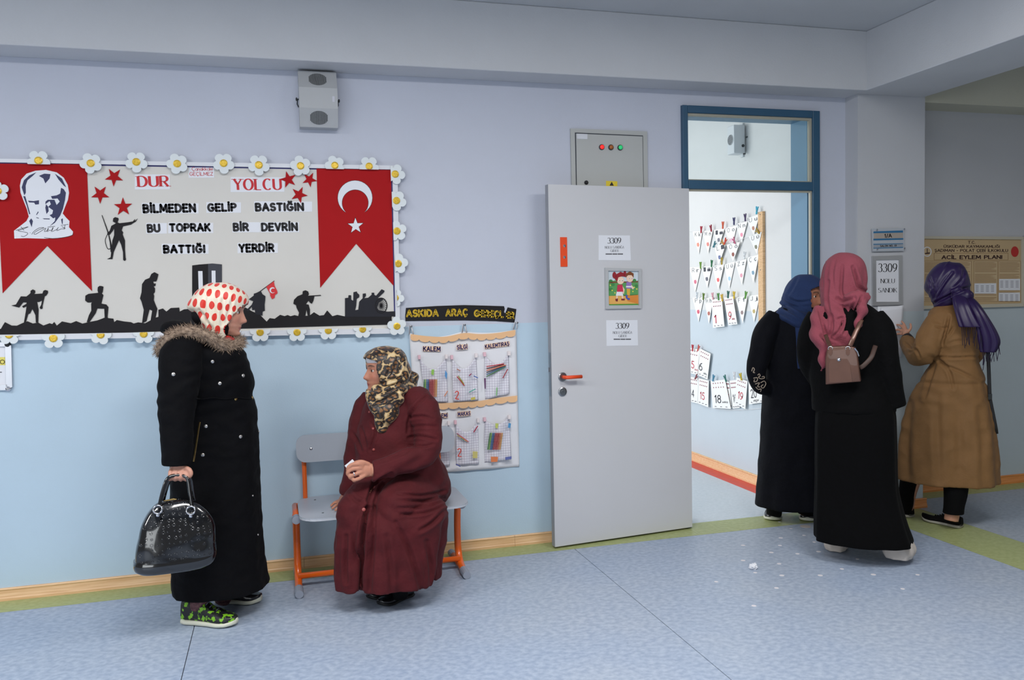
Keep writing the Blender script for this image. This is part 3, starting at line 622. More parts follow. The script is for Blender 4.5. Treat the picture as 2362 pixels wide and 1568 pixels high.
# ------------------------------------------------ banner above the pocket organiser
bn = thing('paper_banner', px(1062, 740, 0), 'torn black paper banner with gold glitter letters', 'banner')
zp = zc(920, 690, 3.7333)
plate(zp([(62, 75), (330, 58), (560, 50), (750, 55), (906, 60), (912, 85), (905, 110), (918, 122), (938, 70), (1012, 85), (1005, 140), (995, 200), (830, 188), (560, 182), (300, 185), (58, 187), (55, 150)]), 0, -.004, 'paper_strip', M_black_p, bn)
for s_, a, b, h in (('ASKIDA', (66, 148), (340, 143), 52), ('ARAÇ', (404, 142), (592, 138), 52), ('GEREÇL', (648, 146), (900, 154), 50), ('ER', (925, 160), (992, 163), 48)):
    (xa, ya), (xb, yb) = zp([a, b]); wall_text(s_, xa+1, ya, xb-1, yb, h/3.7333, -.004, M_gold, bn, wt=.3, gap=.3)

# ------------------------------------------------ cloth organiser with pockets
M_cloth = mat('white_cotton', (228, 228, 232), .85, bump=.15, bs=25)
M_peach = mat('peach_felt', (232, 186, 140), .85)
M_pock = bpy.data.materials.new('checked_cotton'); M_pock.use_nodes = True
_n = M_pock.node_tree.nodes; _L = M_pock.node_tree.links; _b = _n['Principled BSDF']; _b.inputs['Roughness'].default_value = .85
_a = _n.new('ShaderNodeAttribute'); _a.attribute_name = 'pat'; _s = _n.new('ShaderNodeSeparateXYZ'); _L.new(_a.outputs['Vector'], _s.inputs[0])
def _line(sock, per, wd):
    q = _n.new('ShaderNodeMath'); q.operation = 'MULTIPLY'; q.inputs[1].default_value = 1/per; _L.new(sock, q.inputs[0])
    f = _n.new('ShaderNodeMath'); f.operation = 'FRACT'; _L.new(q.outputs[0], f.inputs[0])
    g = _n.new('ShaderNodeMath'); g.operation = 'LESS_THAN'; g.inputs[1].default_value = wd; _L.new(f.outputs[0], g.inputs[0]); return g.outputs[0]
_l1 = _line(_s.outputs[0], .0145, .085); _l2 = _line(_s.outputs[1], .0145, .085)
_m1 = _n.new('ShaderNodeMix'); _m1.data_type = 'RGBA'; _L.new(_l1, _m1.inputs[0]); _m1.inputs[6].default_value = srgb((226, 224, 232)); _m1.inputs[7].default_value = srgb((150, 148, 170))
_m2 = _n.new('ShaderNodeMix'); _m2.data_type = 'RGBA'; _L.new(_l2, _m2.inputs[0]); _L.new(_m1.outputs[2], _m2.inputs[6]); _m2.inputs[7].default_value = srgb((160, 142, 166)); _L.new(_m2.outputs[2], _b.inputs['Base Color'])
org = thing('pocket_organizer', px(1070, 1090, 0), 'white cloth wall organiser with six checked pockets', 'wall organizer')
def sheet_grid(c00, c10, c01, c11, nu, nv, fY, name, m, parent, sag=None, thick=.004):
    """cloth patch between four pixel corners (top-left, top-right, bottom-left, bottom-right); fY(s,t)=distance from the wall"""
    V = []; Fc = []
    for j in range(nv+1):
        for i in range(nu+1):
            s_, t = i/nu, j/nv
            x = (c00[0]*(1-s_)+c10[0]*s_)*(1-t)+(c01[0]*(1-s_)+c11[0]*s_)*t; y = (c00[1]*(1-s_)+c10[1]*s_)*(1-t)+(c01[1]*(1-s_)+c11[1]*s_)*t
            if sag: y += sag(s_)*(1-t)
            V.append(px(x, y, -fY(s_, t)))
    for j in range(nv):
        for i in range(nu): a = j*(nu+1)+i; Fc.append((a, a+1, a+nu+2, a+nu+1))
    me = MB().add(V, Fc).mesh(name, True)
    at = me.attributes.new('pat', 'FLOAT_VECTOR', 'POINT')
    for i, v in enumerate(V): at.data[i].vector = (v[0], v[2], 0)
    o = put(name, me, m, parent)
    sd = o.modifiers.new('thick', 'SOLIDIFY'); sd.thickness = thick; sd.offset = -1
    return o
wav = lambda s_, t: .012+.004*sin(9*s_+3*t)+.003*sin(17*s_-5*t)*t+.003*noise.noise(Vector((s_*5, t*7, 1)))
sg = lambda s_: 12*sin(pi*min(1, s_*2))*(.9 if s_ < .5 else 0)+5*sin(pi*max(0, s_*2-1)) if True else 0
sheet_grid((944, 768), (1191, 760), (966, 1094), (1198, 1076), 40, 40, wav, 'cloth_panel', M_cloth, org, sag=sg)
def scallop(pts, r, name='scalloped_trim', dy=9):
    """felt strip with half-round scallops along a pixel polyline"""
    mb = MB(); P = crom(pts, 8); L_ = len(P)
    up = P; low = []
    nS = len(pts)*2
    for i, (x, y) in enumerate(P):
        ph = (i/(L_-1)*r) % 1; low.append((x, y+dy+5.5*sqrt(max(0, 1-(2*ph-1)**2))))
    poly = up+low[::-1]; n = len(P)
    V = [px(x, y, -.024) for x, y in up]+[px(x, y, -.026) for x, y in low]
    mb.add(V+[v+Vector((0, .003, 0)) for v in V], [(i, i+1, n+i+1, n+i) for i in range(n-1)]+[(2*n+i, 3*n+i, 3*n+i+1, 2*n+i+1) for i in range(n-1)])
    return put(name, mb, M_peach, org)
def pline(pts, step=6.3): return pts
tp = zp([(102, 300), (250, 318), (400, 322), (560, 292), (700, 300), (850, 290), (1003, 264)])
def dens(pts, k=12): return crom(pts, k)
scallop(dens(tp, 6), 11)
scallop(dens(zp([(120, 905), (250, 900), (400, 895), (560, 885), (700, 875), (850, 850), (1020, 830)]), 6), 11)
for (a, b, c_) in (((100, 228), (90, 300), (125, 300)), ((560, 216), (545, 285), (585, 285)), ((1008, 198), (985, 260), (1018, 255))):
    q = zp([a, b, c_]); mb = MB().tube([px(*q[1], -.012), px(q[0][0]-1.5, q[0][1]-1, -.02), px(q[0][0]+1.5, q[0][1]-1, -.02), px(*q[2], -.012)], .006, 8, flat=.5)
    put('hanging_loop', mb, M_cloth, org, smooth=True)
    nl = MB().lathe(px(q[0][0], q[0][1]+1, -.0), (0, -1, 0), [(.0015, 0), (.0015, .028), (.0055, .028), (.0055, .031), (.002, .033)], 12)
    put('nail', nl, M_steel, org)
M_indigo = mat('indigo_felt', (40, 36, 104), .8)
for s_, a, b, h in (('KALEM', (212, 443), (355, 445), 34), ('SİLGİ', (504, 430), (588, 424), 32), ('KALEMTIRAŞ', (746, 424), (948, 396), 30), ('BOYA KALEMİ', (190, 1022), (418, 1014), 30), ('MAKAS', (510, 1004), (614, 996), 30)):
    (xa, ya), (xb, yb) = zp([a, b]); h2 = h/3.7333
    bk = plate([(xa-1.5, ya-h2-1.5), (xb+1.5, yb-h2-1.5), (xb+1.5, yb+1.5), (xa-1.5, ya+1.5)], -.022, -.0235, 'word_patch', mat('peach_patch', (236, 200, 170), .8), org)
    wall_text(s_, xa, ya, xb, yb, h2, -.0235, M_indigo, bk, wt=.26, gap=.3)
PENC = [(70, 130, 60), (120, 170, 70), (60, 110, 160), (40, 80, 130), (160, 50, 60), (180, 60, 60), (170, 50, 50), (190, 80, 60), (200, 120, 60), (210, 150, 70)]
def pocket(c00, c10, c01, c11, sag, deco):
    q = zp([c00, c10, c01, c11])
    fy = lambda s_, t: .020+.016*sin(pi*s_)*(1-.55*t)+.004*sin(11*s_+4*t)
    o = sheet_grid(*q, 18, 16, fy, 'pocket', M_pock, org, sag=lambda s_: sag/3.7333*sin(pi*s_)**.8, thick=.003)
    dec = MB()
    for k in (0, 1):
        p = q[k]; put('clothespin', MB().box(px(p[0]-2, p[1]+6, -.036), px(p[0]+2, p[1]-4, -.020)), mat('white_peg', (236, 226, 226), .5) if k else mat('pink_peg', (232, 190, 200), .5), o)
    for kind, pts, c_ in deco:
        mm = mat('print_%02x%02x%02x' % c_, c_, .8); pts = zp(pts)
        if kind == 'l':
            (xa, ya), (xb, yb) = pts; put('print', MB().tube([px(xa, ya, -.046), px(xb, yb, -.044)], .0028, 6), mm, o)
        else: put('print', MB().prism([px(x, y, -.044) for x, y in pts], (0, .002, 0)), mm, o)
def pencils(x0, x1, y0, y1, lean, cols): return [('l', [(x0+(x1-x0)*i/(len(cols)-1)+lean, y0), (x0+(x1-x0)*i/(len(cols)-1), y1)], c_) for i, c_ in enumerate(cols)]
def digit2(x, y, s=1): return [('l', [(x+a*s, y+b*s), (x+c_*s, y+d_*s)], (222, 74, 58)) for a, b, c_, d_ in ((0, 12, 12, 0), (12, 0, 26, 4), (26, 4, 28, 22), (28, 22, 4, 62), (4, 62, 32, 66))]
pocket((175, 495), (408, 490), (232, 885), (424, 885), 110, pencils(215, 322, 690, 840, 4, PENC)+[('p', [(282, 605), (304, 605), (300, 655), (280, 645)], (150, 200, 90)), ('p', [(400, 610), (418, 640), (412, 690), (396, 660)], (90, 150, 205)), ('l', [(420, 790), (392, 835)], (230, 150, 110))])
pocket((455, 495), (665, 480), (470, 885), (685, 868), 110, [('l', [(500, 665), (565, 745)], (190, 60, 60)), ('l', [(512, 660), (560, 730)], (150, 160, 60)), ('l', [(605, 800), (660, 772)], (70, 170, 150)), ('l', [(625, 640), (605, 660)], (150, 40, 80)), ('l', [(645, 660), (680, 678)], (80, 110, 180)), ('l', [(500, 600), (528, 618)], (190, 130, 110)), ('p', [(620, 850), (655, 840), (660, 862), (622, 870)], (206, 190, 90))]+digit2(484, 792, 1.05))
pocket((738, 470), (948, 462), (742, 862), (952, 815), 90, [('l', [(755, 580+i*17), (905 if i < 2 else 920, 556+i*5)], c_) for i, c_ in enumerate([(190, 50, 60), (90, 60, 60), (230, 130, 90), (70, 60, 70), (70, 110, 140), (80, 130, 80)])]+[('l', [(938, 600), (895, 680)], (170, 70, 80)), ('l', [(845, 760), (840, 830)], (130, 200, 120)), ('p', [(735, 680), (748, 680), (748, 770), (740, 770)], (90, 40, 90))])
pocket((486, 1055), (682, 1040), (495, 1430), (690, 1418), 95, [('l', [(500, 1155), (600, 1228)], (200, 90, 120)), ('l', [(505, 1170), (590, 1225)], (220, 170, 80)), ('l', [(502, 1160), (560, 1215)], (70, 150, 140)), ('l', [(680, 1090), (645, 1145)], (180, 40, 70)), ('l', [(492, 1420), (530, 1440)], (80, 90, 160)), ('p', [(637, 1310), (678, 1312), (676, 1368), (636, 1368)], (208, 196, 120))]+digit2(505, 1286, 1.05))
pocket((738, 1030), (950, 1010), (738, 1408), (968, 1380), 60, pencils(765, 870, 1150, 1295, 22, PENC)+[('p', [(832, 1068), (858, 1070), (850, 1115), (832, 1105)], (196, 206, 110)), ('p', [(945, 1065), (966, 1070), (960, 1110), (940, 1105)], (80, 150, 200)), ('p', [(793, 1356), (855, 1358), (848, 1400), (795, 1402)], (226, 130, 80)), ('p', [(916, 1360), (970, 1352), (970, 1375), (918, 1385)], (100, 110, 170))])
pocket((200, 1070), (430, 1062), (240, 1440), (440, 1430), 95, pencils(250, 330, 1240, 1380, 4, PENC[:6]))

# ------------------------------------------------ wall loudspeaker
M_spk = mat('grey_white_plastic', (178, 180, 182), .5)
M_spk2 = mat('speaker_dark', (50, 54, 56), .7)
def speaker_box(o, ex_, out, W, H_, Dp, label, name='wall_speaker'):
    """faceted two-cone wall speaker: o = centre on the wall, ex_ = right, out = away from wall"""
    o = Vector(o); ex_ = Vector(ex_).normalized(); out = Vector(out).normalized(); uz = Vector((0, 0, 1))
    t = thing(name, o-uz*H_/2, label, 'speaker', 'wall speakers')
    prof = [(0, -H_/2), (Dp*.62, -H_/2), (Dp, -H_*.19), (Dp, H_*.17), (Dp*.55, H_/2), (0, H_/2)]
    P = [o+out*a+uz*b-ex_*W/2 for a, b in prof]
    body = put('case', MB().prism(P, ex_*W), M_spk, t)
    for (a0, b0), (a1, b1) in ((prof[1], prof[2]), (prof[3], prof[4])):
        c = o+out*(a0+a1)/2+uz*(b0+b1)/2; up = (out*(a1-a0)+uz*(b1-b0)); Lf = up.length; up.normalize(); n = ex_.cross(up); n = n if n.dot(out) > 0 else -n
        ns = 16
        for i in range(ns):
            x = (i-(ns-1)/2)*W*.46/ns; hh = Lf*.36*sqrt(max(.02, 1-(x/(W*.245))**2)); cc = c+ex_*x+n*.0008
            put('grille_slot', MB().prism([cc-ex_*W*.0082-up*hh, cc+ex_*W*.0082-up*hh, cc+ex_*W*.0082+up*hh, cc-ex_*W*.0082+up*hh], n*.0008), M_spk2, t)
    c = o+out*Dp; put('name_badge', MB().prism([c+ex_*W*.36-uz*H_*.07, c+ex_*W*.42-uz*H_*.07, c+ex_*W*.42+uz*H_*.03, c+ex_*W*.36+uz*H_*.03], out*.001), mat('pale_badge', (196, 196, 206), .4), t)
    for sgn in (-1, 1):
        a = o+out*Dp*.45+ex_*sgn*W/2; put('mounting_knob', MB().lathe(a, ex_*sgn, [(.004, 0), (.004, .008), (.009, .008), (.009, .014), (.004, .016)], 10), M_spk2, t)
        put('bracket_arm', MB().tube([a+ex_*sgn*.006, a+ex_*sgn*.008-out*Dp*.2-uz*.02, o+ex_*sgn*W*.5-uz*.03], .003, 6), M_spk2, t)
    return t
A = px(686, 231, -.05); 
speaker_box(px(733, 232, -.04)*1+Vector((0, .04, 0)), (1, 0, 0), (0, -1, 0), .196, .292, .115, 'two cone wall speaker under the corridor beam')

# ------------------------------------------------ electrical cabinet
M_cab = mat('cabinet_grey', (176, 178, 176), .45, var=.02, vs=3)
cb = thing('electrical_cabinet', px(1405, 430, 0), 'grey electrical cabinet with three pilot lamps above door', 'electrical cabinet')
plate([(1316, 296), (1493, 303), (1496, 560), (1322, 560)], 0, -.012, 'casing', M_cab, cb)
plate([(1326, 305.5), (1483, 312.5), (1487, 550), (1331, 550)], -.012, -.0125, 'door_gap', M_dark, cb)
plate([(1329, 308), (1482, 314.5), (1486, 548), (1333, 548)], -.012, -.018, 'cabinet_door', M_cab, cb)
plate([(1330.5, 308), (1355, 309), (1355, 321), (1331, 320)], -.018, -.020, 'name_plate', mat('pale_plate', (206, 208, 214), .4), cb)
for x, y, c_, e in ((1387.5, 339.5, (238, 40, 36), .55), (1408.8, 340, (170, 96, 40), .0), (1430, 340.5, (40, 186, 110), .35)):
    p = px(x, y, -.018)
    put('lamp_bezel', MB().lathe(p, (0, -1, 0), [(.0165, 0), (.0165, .006), (.013, .008)], 20), M_spk2, cb)
    put('pilot_lamp', MB().lathe(p+Vector((0, -.006, 0)), (0, -1, 0), [(.0125, 0), (.0125, .006), (.008, .011), (.001, .012)], 18), mat('lamp_%d' % c_[0], c_, .25, emit=e), cb, smooth=True)
plate([(1398, 417), (1424, 418), (1424, 440), (1398, 440)], -.018, -.019, 'warning_sticker', mat('yellow_sticker', (226, 200, 40), .5), cb)
flat([(1411, 419), (1416, 428), (1406, 428)], -.0196, 'warning_triangle', M_ink, cb)
put('lock_knob', MB().lathe(px(1352, 421, -.018), (0, -1, 0), [(.012, 0), (.012, .006), (.006, .012)], 14), M_ink, cb)

# ------------------------------------------------ framed notice at the left edge
fr = thing('notice_frame', px(0, 900, 0), 'aluminium snap frame notice at the left picture edge', 'picture frame')
M_alu2 = mat('satin_aluminium', (200, 202, 208), .35, metal=.7)
q = [(-120, 792), (8, 790), (24, 899), (-120, 906)]
plate([(-120, 799), (12, 798), (14, 888), (-120, 893)], 0, -.008, 'notice_sheet', M_paper, fr)
plate([(-120, 790), (18, 789), (18, 799), (-120, 800)], 0, -.016, 'frame_rail', M_alu2, fr)
plate([(11.5, 792), (25.5, 797), (28, 893), (14, 897)], 0, -.016, 'frame_rail', M_alu2, fr)
plate([(-120, 888), (16, 887), (20, 899.5), (-120, 902)], 0, -.016, 'frame_rail', M_alu2, fr)
put('corner_cap', MB().lathe(px(21, 896, -.0), (0, -1, 0), [(.012, 0), (.012, .017), (.006, .02)], 14), M_chrome, fr)
put('corner_cap', MB().lathe(px(19, 794, -.0), (0, -1, 0), [(.012, 0), (.012, .017), (.006, .02)], 14), M_spk2, fr)
plate([(-80, 824), (11.5, 823.5), (12, 842), (-80, 843)], -.008, -.009, 'yellow_highlight', mat('yellow_paper', (226, 214, 110), .6), fr)
wall_text('O', .5, 839, 10.5, 839, 9, -.009, mat('olive_ink', (96, 86, 20), .6), fr, wt=.17)
flat([(-60, 858), (4, 857.5), (4, 859), (-60, 859.5)], -.0095, 'text_line', M_ink, fr)

# ------------------------------------------------ sheets and picture on the door leaf
def door_quad(x0, y0, x1, y1, x2, y2, x3, y3, t, name, m, parent, b=0., **k):
    P = [dpx(x, y, b+t) for x, y in ((x0, y0), (x1, y1), (x2, y2), (x3, y3))]
    return put(name, MB().prism(P, -ey*t), m, parent, **k)
def door_text(s, x0, y0, x1, y1, hp, b, m, parent, **k):
    A = dpx(x0, y0, b); B = dpx(x1, y1, b); h = (dpx(x0, y0-hp, b)-A).length
    return lettering(s, A, B, h, ey, m, parent, **k)
for i, (dx, dy, lb) in enumerate(((0, 0, 'white 3309 sheet taped above the cartoon picture on door'), (18.5, 196.5, 'white 3309 sheet taped below the cartoon picture on door'))):
    ps = thing('paper_sheet', dpx(1418+dx, 600+dy), lb, 'paper', 'numbered sheets on the door')
    cc = [(1381, 542.5), (1453, 543), (1455.5, 600.5), (1381, 600)] if i == 0 else [(1380, 542), (1452, 541.5), (1453.5, 600), (1381, 601.5)]
    door_quad(*[v for (x, y) in cc for v in (x+dx, y+dy)], .0012, 'sheet', M_paper, ps)
    o = 0
    door_text('3309', 1402+dx, 561.5+dy+o, 1432+dx, 561+dy+o, 13, .0012, M_ink, ps, style='serif', wt=.15, gap=.14)
    door_text('NOLU SANDIĞA', 1395.5+dx, 573.2+dy, 1439+dx, 572.8+dy, 5.6, .0012, mat('grey_ink', (110, 110, 116), .6), ps, style='serif', wt=.17, gap=.2)
    door_text('GİDER', 1408.5+dx, 581+dy, 1426.5+dx, 580.8+dy, 5.4, .0012, mat('grey_ink', (110, 110, 116), .6), ps, style='serif', wt=.17, gap=.2)
    for a, b_ in ((1397, 1412), (1413, 1424), (1425, 1437)): door_quad(a+dx, 584.5+dy, b_+dx, 584.5+dy, b_+dx, 587+dy, a+dx, 587+dy, .0006, 'text_line', mat('dark_grey_ink', (84, 84, 90), .6), ps, b=.0012)
pf = thing('picture_frame', dpx(1438, 711), 'small framed cartoon of two children on the grey door', 'picture')
zd = zc(1240, 280, 3.1368)
def dq(pts, t, name, m, b=0.): return put(name, MB().prism([dpx(x, y, b+t) for x, y in zd(pts)], -ey*t), m, pf)
M_pfr = mat('picture_frame_grey', (182, 184, 186), .45)
dq([(490, 1058), (752, 1066), (732, 1082), (512, 1080)], .014, 'frame_side', M_pfr); dq([(495, 1356), (754, 1352), (736, 1330), (516, 1330)], .014, 'frame_side', M_pfr)
dq([(490, 1058), (512, 1080), (516, 1330), (495, 1356)], .014, 'frame_side', M_pfr); dq([(752, 1066), (754, 1352), (736, 1330), (732, 1082)], .014, 'frame_side', M_pfr)
art = dq([(510, 1078), (736, 1080), (738, 1332), (514, 1332)], .003, 'picture_print', mat('print_sky', (206, 218, 226), .4))
def pp(pts, c_, lv=1):
    o = put('print_patch', MB().prism([dpx(x, y, .003+.0004*lv) for x, y in zd(pts)], -ey*.0003), mat('print_%02x%02x%02x' % c_, c_, .4), art); return o
def el(cx, cy, rx, ry, n=14): return [(cx+rx*cos(2*pi*i/n), cy+ry*sin(2*pi*i/n)) for i in range(n)]
pp([(514, 1160), (560, 1150), (640, 1165), (733, 1150), (733, 1262), (514, 1262)], (92, 158, 92)); pp([(514, 1262), (600, 1258), (733, 1250), (735, 1326), (517, 1328)], (232, 176, 96))
pp([(640, 1262), (733, 1254), (735, 1322), (650, 1300)], (222, 138, 60), 2); pp([(520, 1160), (733, 1155), (733, 1163), (520, 1170)], (130, 70, 50), 2); pp([(517, 1322), (735, 1318), (735, 1328), (517, 1330)], (80, 150, 60), 2)
for cx, cy in ((530, 1155), (545, 1180), (530, 1215), (700, 1150), (715, 1190), (610, 1155)): pp(el(cx, cy, 14, 12), (66, 136, 74), 2)
for cx, cy in ((527, 1185), (540, 1222), (700, 1200), (560, 1240), (690, 1230), (718, 1212)): pp(el(cx, cy, 5, 5, 8), (236, 220, 90), 3)
pp([(570, 1250), (582, 1250), (580, 1285), (568, 1285)], (240, 206, 180), 4); pp([(606, 1250), (618, 1250), (622, 1282), (610, 1284)], (240, 206, 180), 4)
pp([(562, 1284), (582, 1280), (580, 1302), (566, 1300)], (120, 40, 50), 5); pp([(606, 1282), (632, 1282), (630, 1294), (606, 1294)], (120, 40, 50), 5)
pp([(574, 1225), (612, 1225), (620, 1262), (566, 1260)], (236, 236, 240), 5); pp([(578, 1182), (614, 1180), (620, 1232), (574, 1232)], (206, 52, 84), 6)
pp([(612, 1185), (630, 1215), (625, 1250), (614, 1240)], (240, 206, 180), 5)
pp(el(600, 1150, 26, 28), (244, 212, 188), 7); pp([(560, 1140), (570, 1105), (600, 1088), (634, 1100), (640, 1125), (610, 1120), (585, 1128), (575, 1160)], (150, 36, 46), 8)
pp(el(556, 1112, 14, 24), (150, 36, 46), 8); pp(el(632, 1098, 10, 16), (150, 36, 46), 8)
for x in (592, 612): pp(el(x, 1150, 5, 7, 10), (250, 250, 250), 9); pp(el(x+2, 1151, 2.5, 4, 8), (50, 40, 40), 10)
pp([(645, 1205), (670, 1205), (668, 1260), (648, 1258)], (222, 176, 70), 4); pp([(644, 1160), (680, 1165), (680, 1210), (640, 1208)], (150, 120, 190), 5); pp([(640, 1190), (680, 1190), (680, 1200), (640, 1200)], (236, 236, 240), 6)
pp([(678, 1180), (698, 1205), (690, 1216), (676, 1200)], (244, 212, 188), 5); pp([(636, 1255), (652, 1255), (650, 1285), (640, 1280)], (70, 90, 180), 5); pp([(650, 1275), (670, 1280), (665, 1292), (650, 1290)], (70, 90, 180), 6)
pp(el(668, 1135, 25, 28), (244, 212, 188), 6); pp([(638, 1130), (640, 1100), (668, 1085), (695, 1100), (695, 1130), (680, 1112), (655, 1112)], (128, 72, 40), 7)
for x in (664, 682): pp(el(x, 1135, 4, 6, 10), (250, 250, 250), 8); pp(el(x+1, 1136, 2, 3.5, 8), (50, 40, 40), 9)
# ================================================================== column: room sign, numbered frame, paper; poster wall
CYF = -.12
ze = zc(1960, 500, 5.8756)
def eplate(pts, Y0, Y1, name, m, parent, **k): return plate(ze(pts), Y0, Y1, name, m, parent, **k)
M_acr = mat('pale_acrylic', (176, 182, 190), .15, coat=.5)
M_teal = mat('teal_stripe', (38, 106, 150), .4); M_tan = mat('beige_stripe', (170, 160, 150), .45); M_gstr = mat('grey_stripe', (150, 156, 164), .45)
sg_ = thing('room_sign', px(2048, 578, CYF), 'acrylic classroom sign reading 1/A salon no. 01', 'sign')
eplate([(300, 160), (735, 156), (738, 462), (310, 470)], CYF-.012, CYF-.016, 'acrylic_plate', M_acr, sg_)
for pts, m_ in (([(322, 198), (722, 184), (722, 214), (322, 222)], M_teal), ([(330, 222), (722, 214), (724, 288), (328, 296)], M_tan), ([(322, 296), (726, 288), (726, 310), (322, 320)], M_teal),
  ([(322, 366), (724, 358), (724, 368), (322, 378)], M_teal), ([(322, 378), (724, 368), (724, 408), (322, 420)], M_gstr), ([(322, 420), (724, 408), (724, 420), (322, 430)], M_teal)):
    eplate(pts, CYF-.0161, CYF-.0168, 'stripe', m_, sg_)
(a, b), (c_, d_) = ze([(474, 281), (566, 276)]); wall_text('1/A', a, b, c_, d_, 46/5.8756, CYF-.0168, M_ink, sg_, wt=.2, gap=.22)
(a, b), (c_, d_) = ze([(414, 406), (634, 400)]); wall_text('SALON NO. 01', a, b, c_, d_, 22/5.8756, CYF-.0168, M_ink, sg_, wt=.24, gap=.28)
for x, y in ((340, 180), (710, 170), (344, 440), (714, 430)):
    q = ze([(x, y)])[0]; put('standoff_screw', MB().lathe(px(*q, CYF), (0, -1, 0), [(.0045, 0), (.0045, .018), (.006, .018), (.006, .021), (.002, .023)], 12), M_chrome, sg_)
nf = thing('snap_frame_notice', px(2048, 704, CYF), 'aluminium snap frame with 3309 nolu sandik sheet', 'picture frame')
eplate([(350, 575), (672, 572), (675, 1175), (352, 1180)], CYF, CYF-.008, 'printed_sheet', M_paper, nf)
M_silv = mat('satin_silver', (186, 188, 190), .38, metal=.55)
for pts in ([(310, 532), (715, 520), (668, 580), (358, 586)], [(310, 532), (358, 586), (360, 1150), (315, 1205)], [(715, 520), (722, 1190), (668, 1150), (668, 580)], [(315, 1205), (360, 1150), (668, 1150), (722, 1190)]):
    eplate(pts, CYF, CYF-.014, 'frame_rail', M_silv, nf)
for s_, x0, x1, y, h in (('3309', 388, 636, 746, 112), ('NOLU', 422, 606, 898, 58), ('SANDIK', 388, 638, 1024, 58)):
    (a, b), (c_, d_) = ze([(x0, y), (x1, y-2)]); wall_text(s_, a, b, c_, d_, h/5.8756, CYF-.008, M_ink, nf, style='serif', wt=.14, gap=.16)
# voter list sheets taped below the frame
vl = thing('paper_list', px(2065, 800, CYF), 'loose white list sheets taped to the column', 'paper')
def curled(pts, base, name, amp=.012):
    P = ze(pts); n = 8; V = []; Fc = []
    for j in range(n+1):
        for i in range(n+1):
            s_, t = i/n, j/n; x = (P[0][0]*(1-s_)+P[1][0]*s_)*(1-t)+(P[3][0]*(1-s_)+P[2][0]*s_)*t; y = (P[0][1]*(1-s_)+P[1][1]*s_)*(1-t)+(P[3][1]*(1-s_)+P[2][1]*s_)*t
            V.append(px(x, y, CYF-base-amp*(sin(pi*s_)*.4+t*.8+(1-t)*s_*s_*.9)))
    for j in range(n):
        for i in range(n): a = j*(n+1)+i; Fc.append((a, a+1, a+n+2, a+n+1))
    o = put(name, MB().add(V, Fc).mesh(name, True), M_paper, vl); s_ = o.modifiers.new('thick', 'SOLIDIFY'); s_.thickness = .0015; return o
curled([(380, 1215), (712, 1205), (700, 1900), (390, 1900)], .004, 'sheet', .006)
curled([(420, 1240), (735, 1195), (700, 1600), (470, 1620)], .014, 'sheet', .02)

# emergency plan poster on the set-back wall
PY = .21
po = thing('wall_poster', px(2250, 700, PY), 'beige emergency plan poster in a pale wall frame', 'poster')
M_kraft = mat('beige_poster', (196, 170, 130), .5, var=.03, vs=4); M_cfr = mat('cream_frame', (196, 190, 172), .45); M_brown = mat('brown_ink', (70, 44, 40), .6)
eplate([(1000, 295), (2330, 310), (2335, 1180), (1000, 1215)], PY, PY-.010, 'poster_sheet', M_kraft, po)
eplate([(1000, 262), (2360, 270), (2360, 308), (1000, 296)], PY, PY-.022, 'frame_rail', M_cfr, po); eplate([(1000, 1205), (2360, 1170), (2360, 1215), (1000, 1250)], PY, PY-.022, 'frame_rail', M_cfr, po)
eplate([(2332, 300), (2362, 300), (2362, 1180), (2336, 1180)], PY, PY-.020, 'frame_rail', M_cfr, po)
put('corner_cap', MB().lathe(px(2362, 549, PY), (0, -1, 0), [(.02, 0), (.02, .026), (.01, .03)], 12), M_chrome, po); put('corner_cap', MB().lathe(px(2362, 703, PY), (0, -1, 0), [(.02, 0), (.02, .026), (.01, .03)], 12), M_chrome, po)
for s_, x0, x1, y, y2, h in (('T.C.', 1606, 1700, 363, 363, 34), ('ÜSKÜDAR KAYMAKAMLIĞI', 1276, 2030, 417, 418, 32), ('ŞADIMAN - POLAT ÇEBİ İLKOKULU', 1154, 2140, 472, 473, 34), ('ACİL EYLEM PLANI', 1250, 2062, 570, 566, 44)):
    (a, b), (c_, d_) = ze([(x0, y), (x1, y2)]); wall_text(s_, a, b, c_, d_, h/5.8756, PY-.010, M_brown, po, wt=.2 if h < 40 else .24, gap=.24)
def pflat(pts, lift, m, n='print_panel'): return put(n, MB().prism([px(x, y, PY-.010-lift) for x, y in ze(pts)], (0, .0003, 0)), m, po)
M_kr2 = mat('beige_panel', (204, 180, 142), .5); M_kr3 = mat('tan_line', (150, 116, 78), .6); M_stamp = mat('red_stamp', (186, 40, 34), .5)
def outline(x0, y0, x1, y1, w_=5):
    for q in ([(x0, y0), (x1, y0), (x1, y0+w_), (x0, y0+w_)], [(x0, y1-w_), (x1, y1-w_), (x1, y1), (x0, y1)], [(x0, y0), (x0+w_, y0), (x0+w_, y1), (x0, y1)], [(x1-w_, y0), (x1, y0), (x1, y1), (x1-w_, y1)]): pflat(q, .0007, M_kr3, 'print_line')
outline(1140, 490, 2150, 586)
for x0, x1 in ((1000, 1330), (1345, 1650), (1680, 2005), (2015, 2318)):
    pflat([(x0, 600), (x1, 598), (x1, 1150), (x0, 1150)], .0004, M_kr2); outline(x0, 598, x1, 1150)
    rs = random.Random(x0)
    for k in range(30):
        y = 618+k*17.5
        if k % 9 == 8: continue
        pflat([(x0+16, y), (x0+16+(x1-x0-34)*rs.choice((1, 1, 1, .95, .7)), y), (x1-18, y+7), (x0+16, y+7)] if k % 4 else [(x0+16, y), (x1-18, y), (x1-60, y+7), (x0+16, y+7)], .0007, M_kr3, 'text_line')
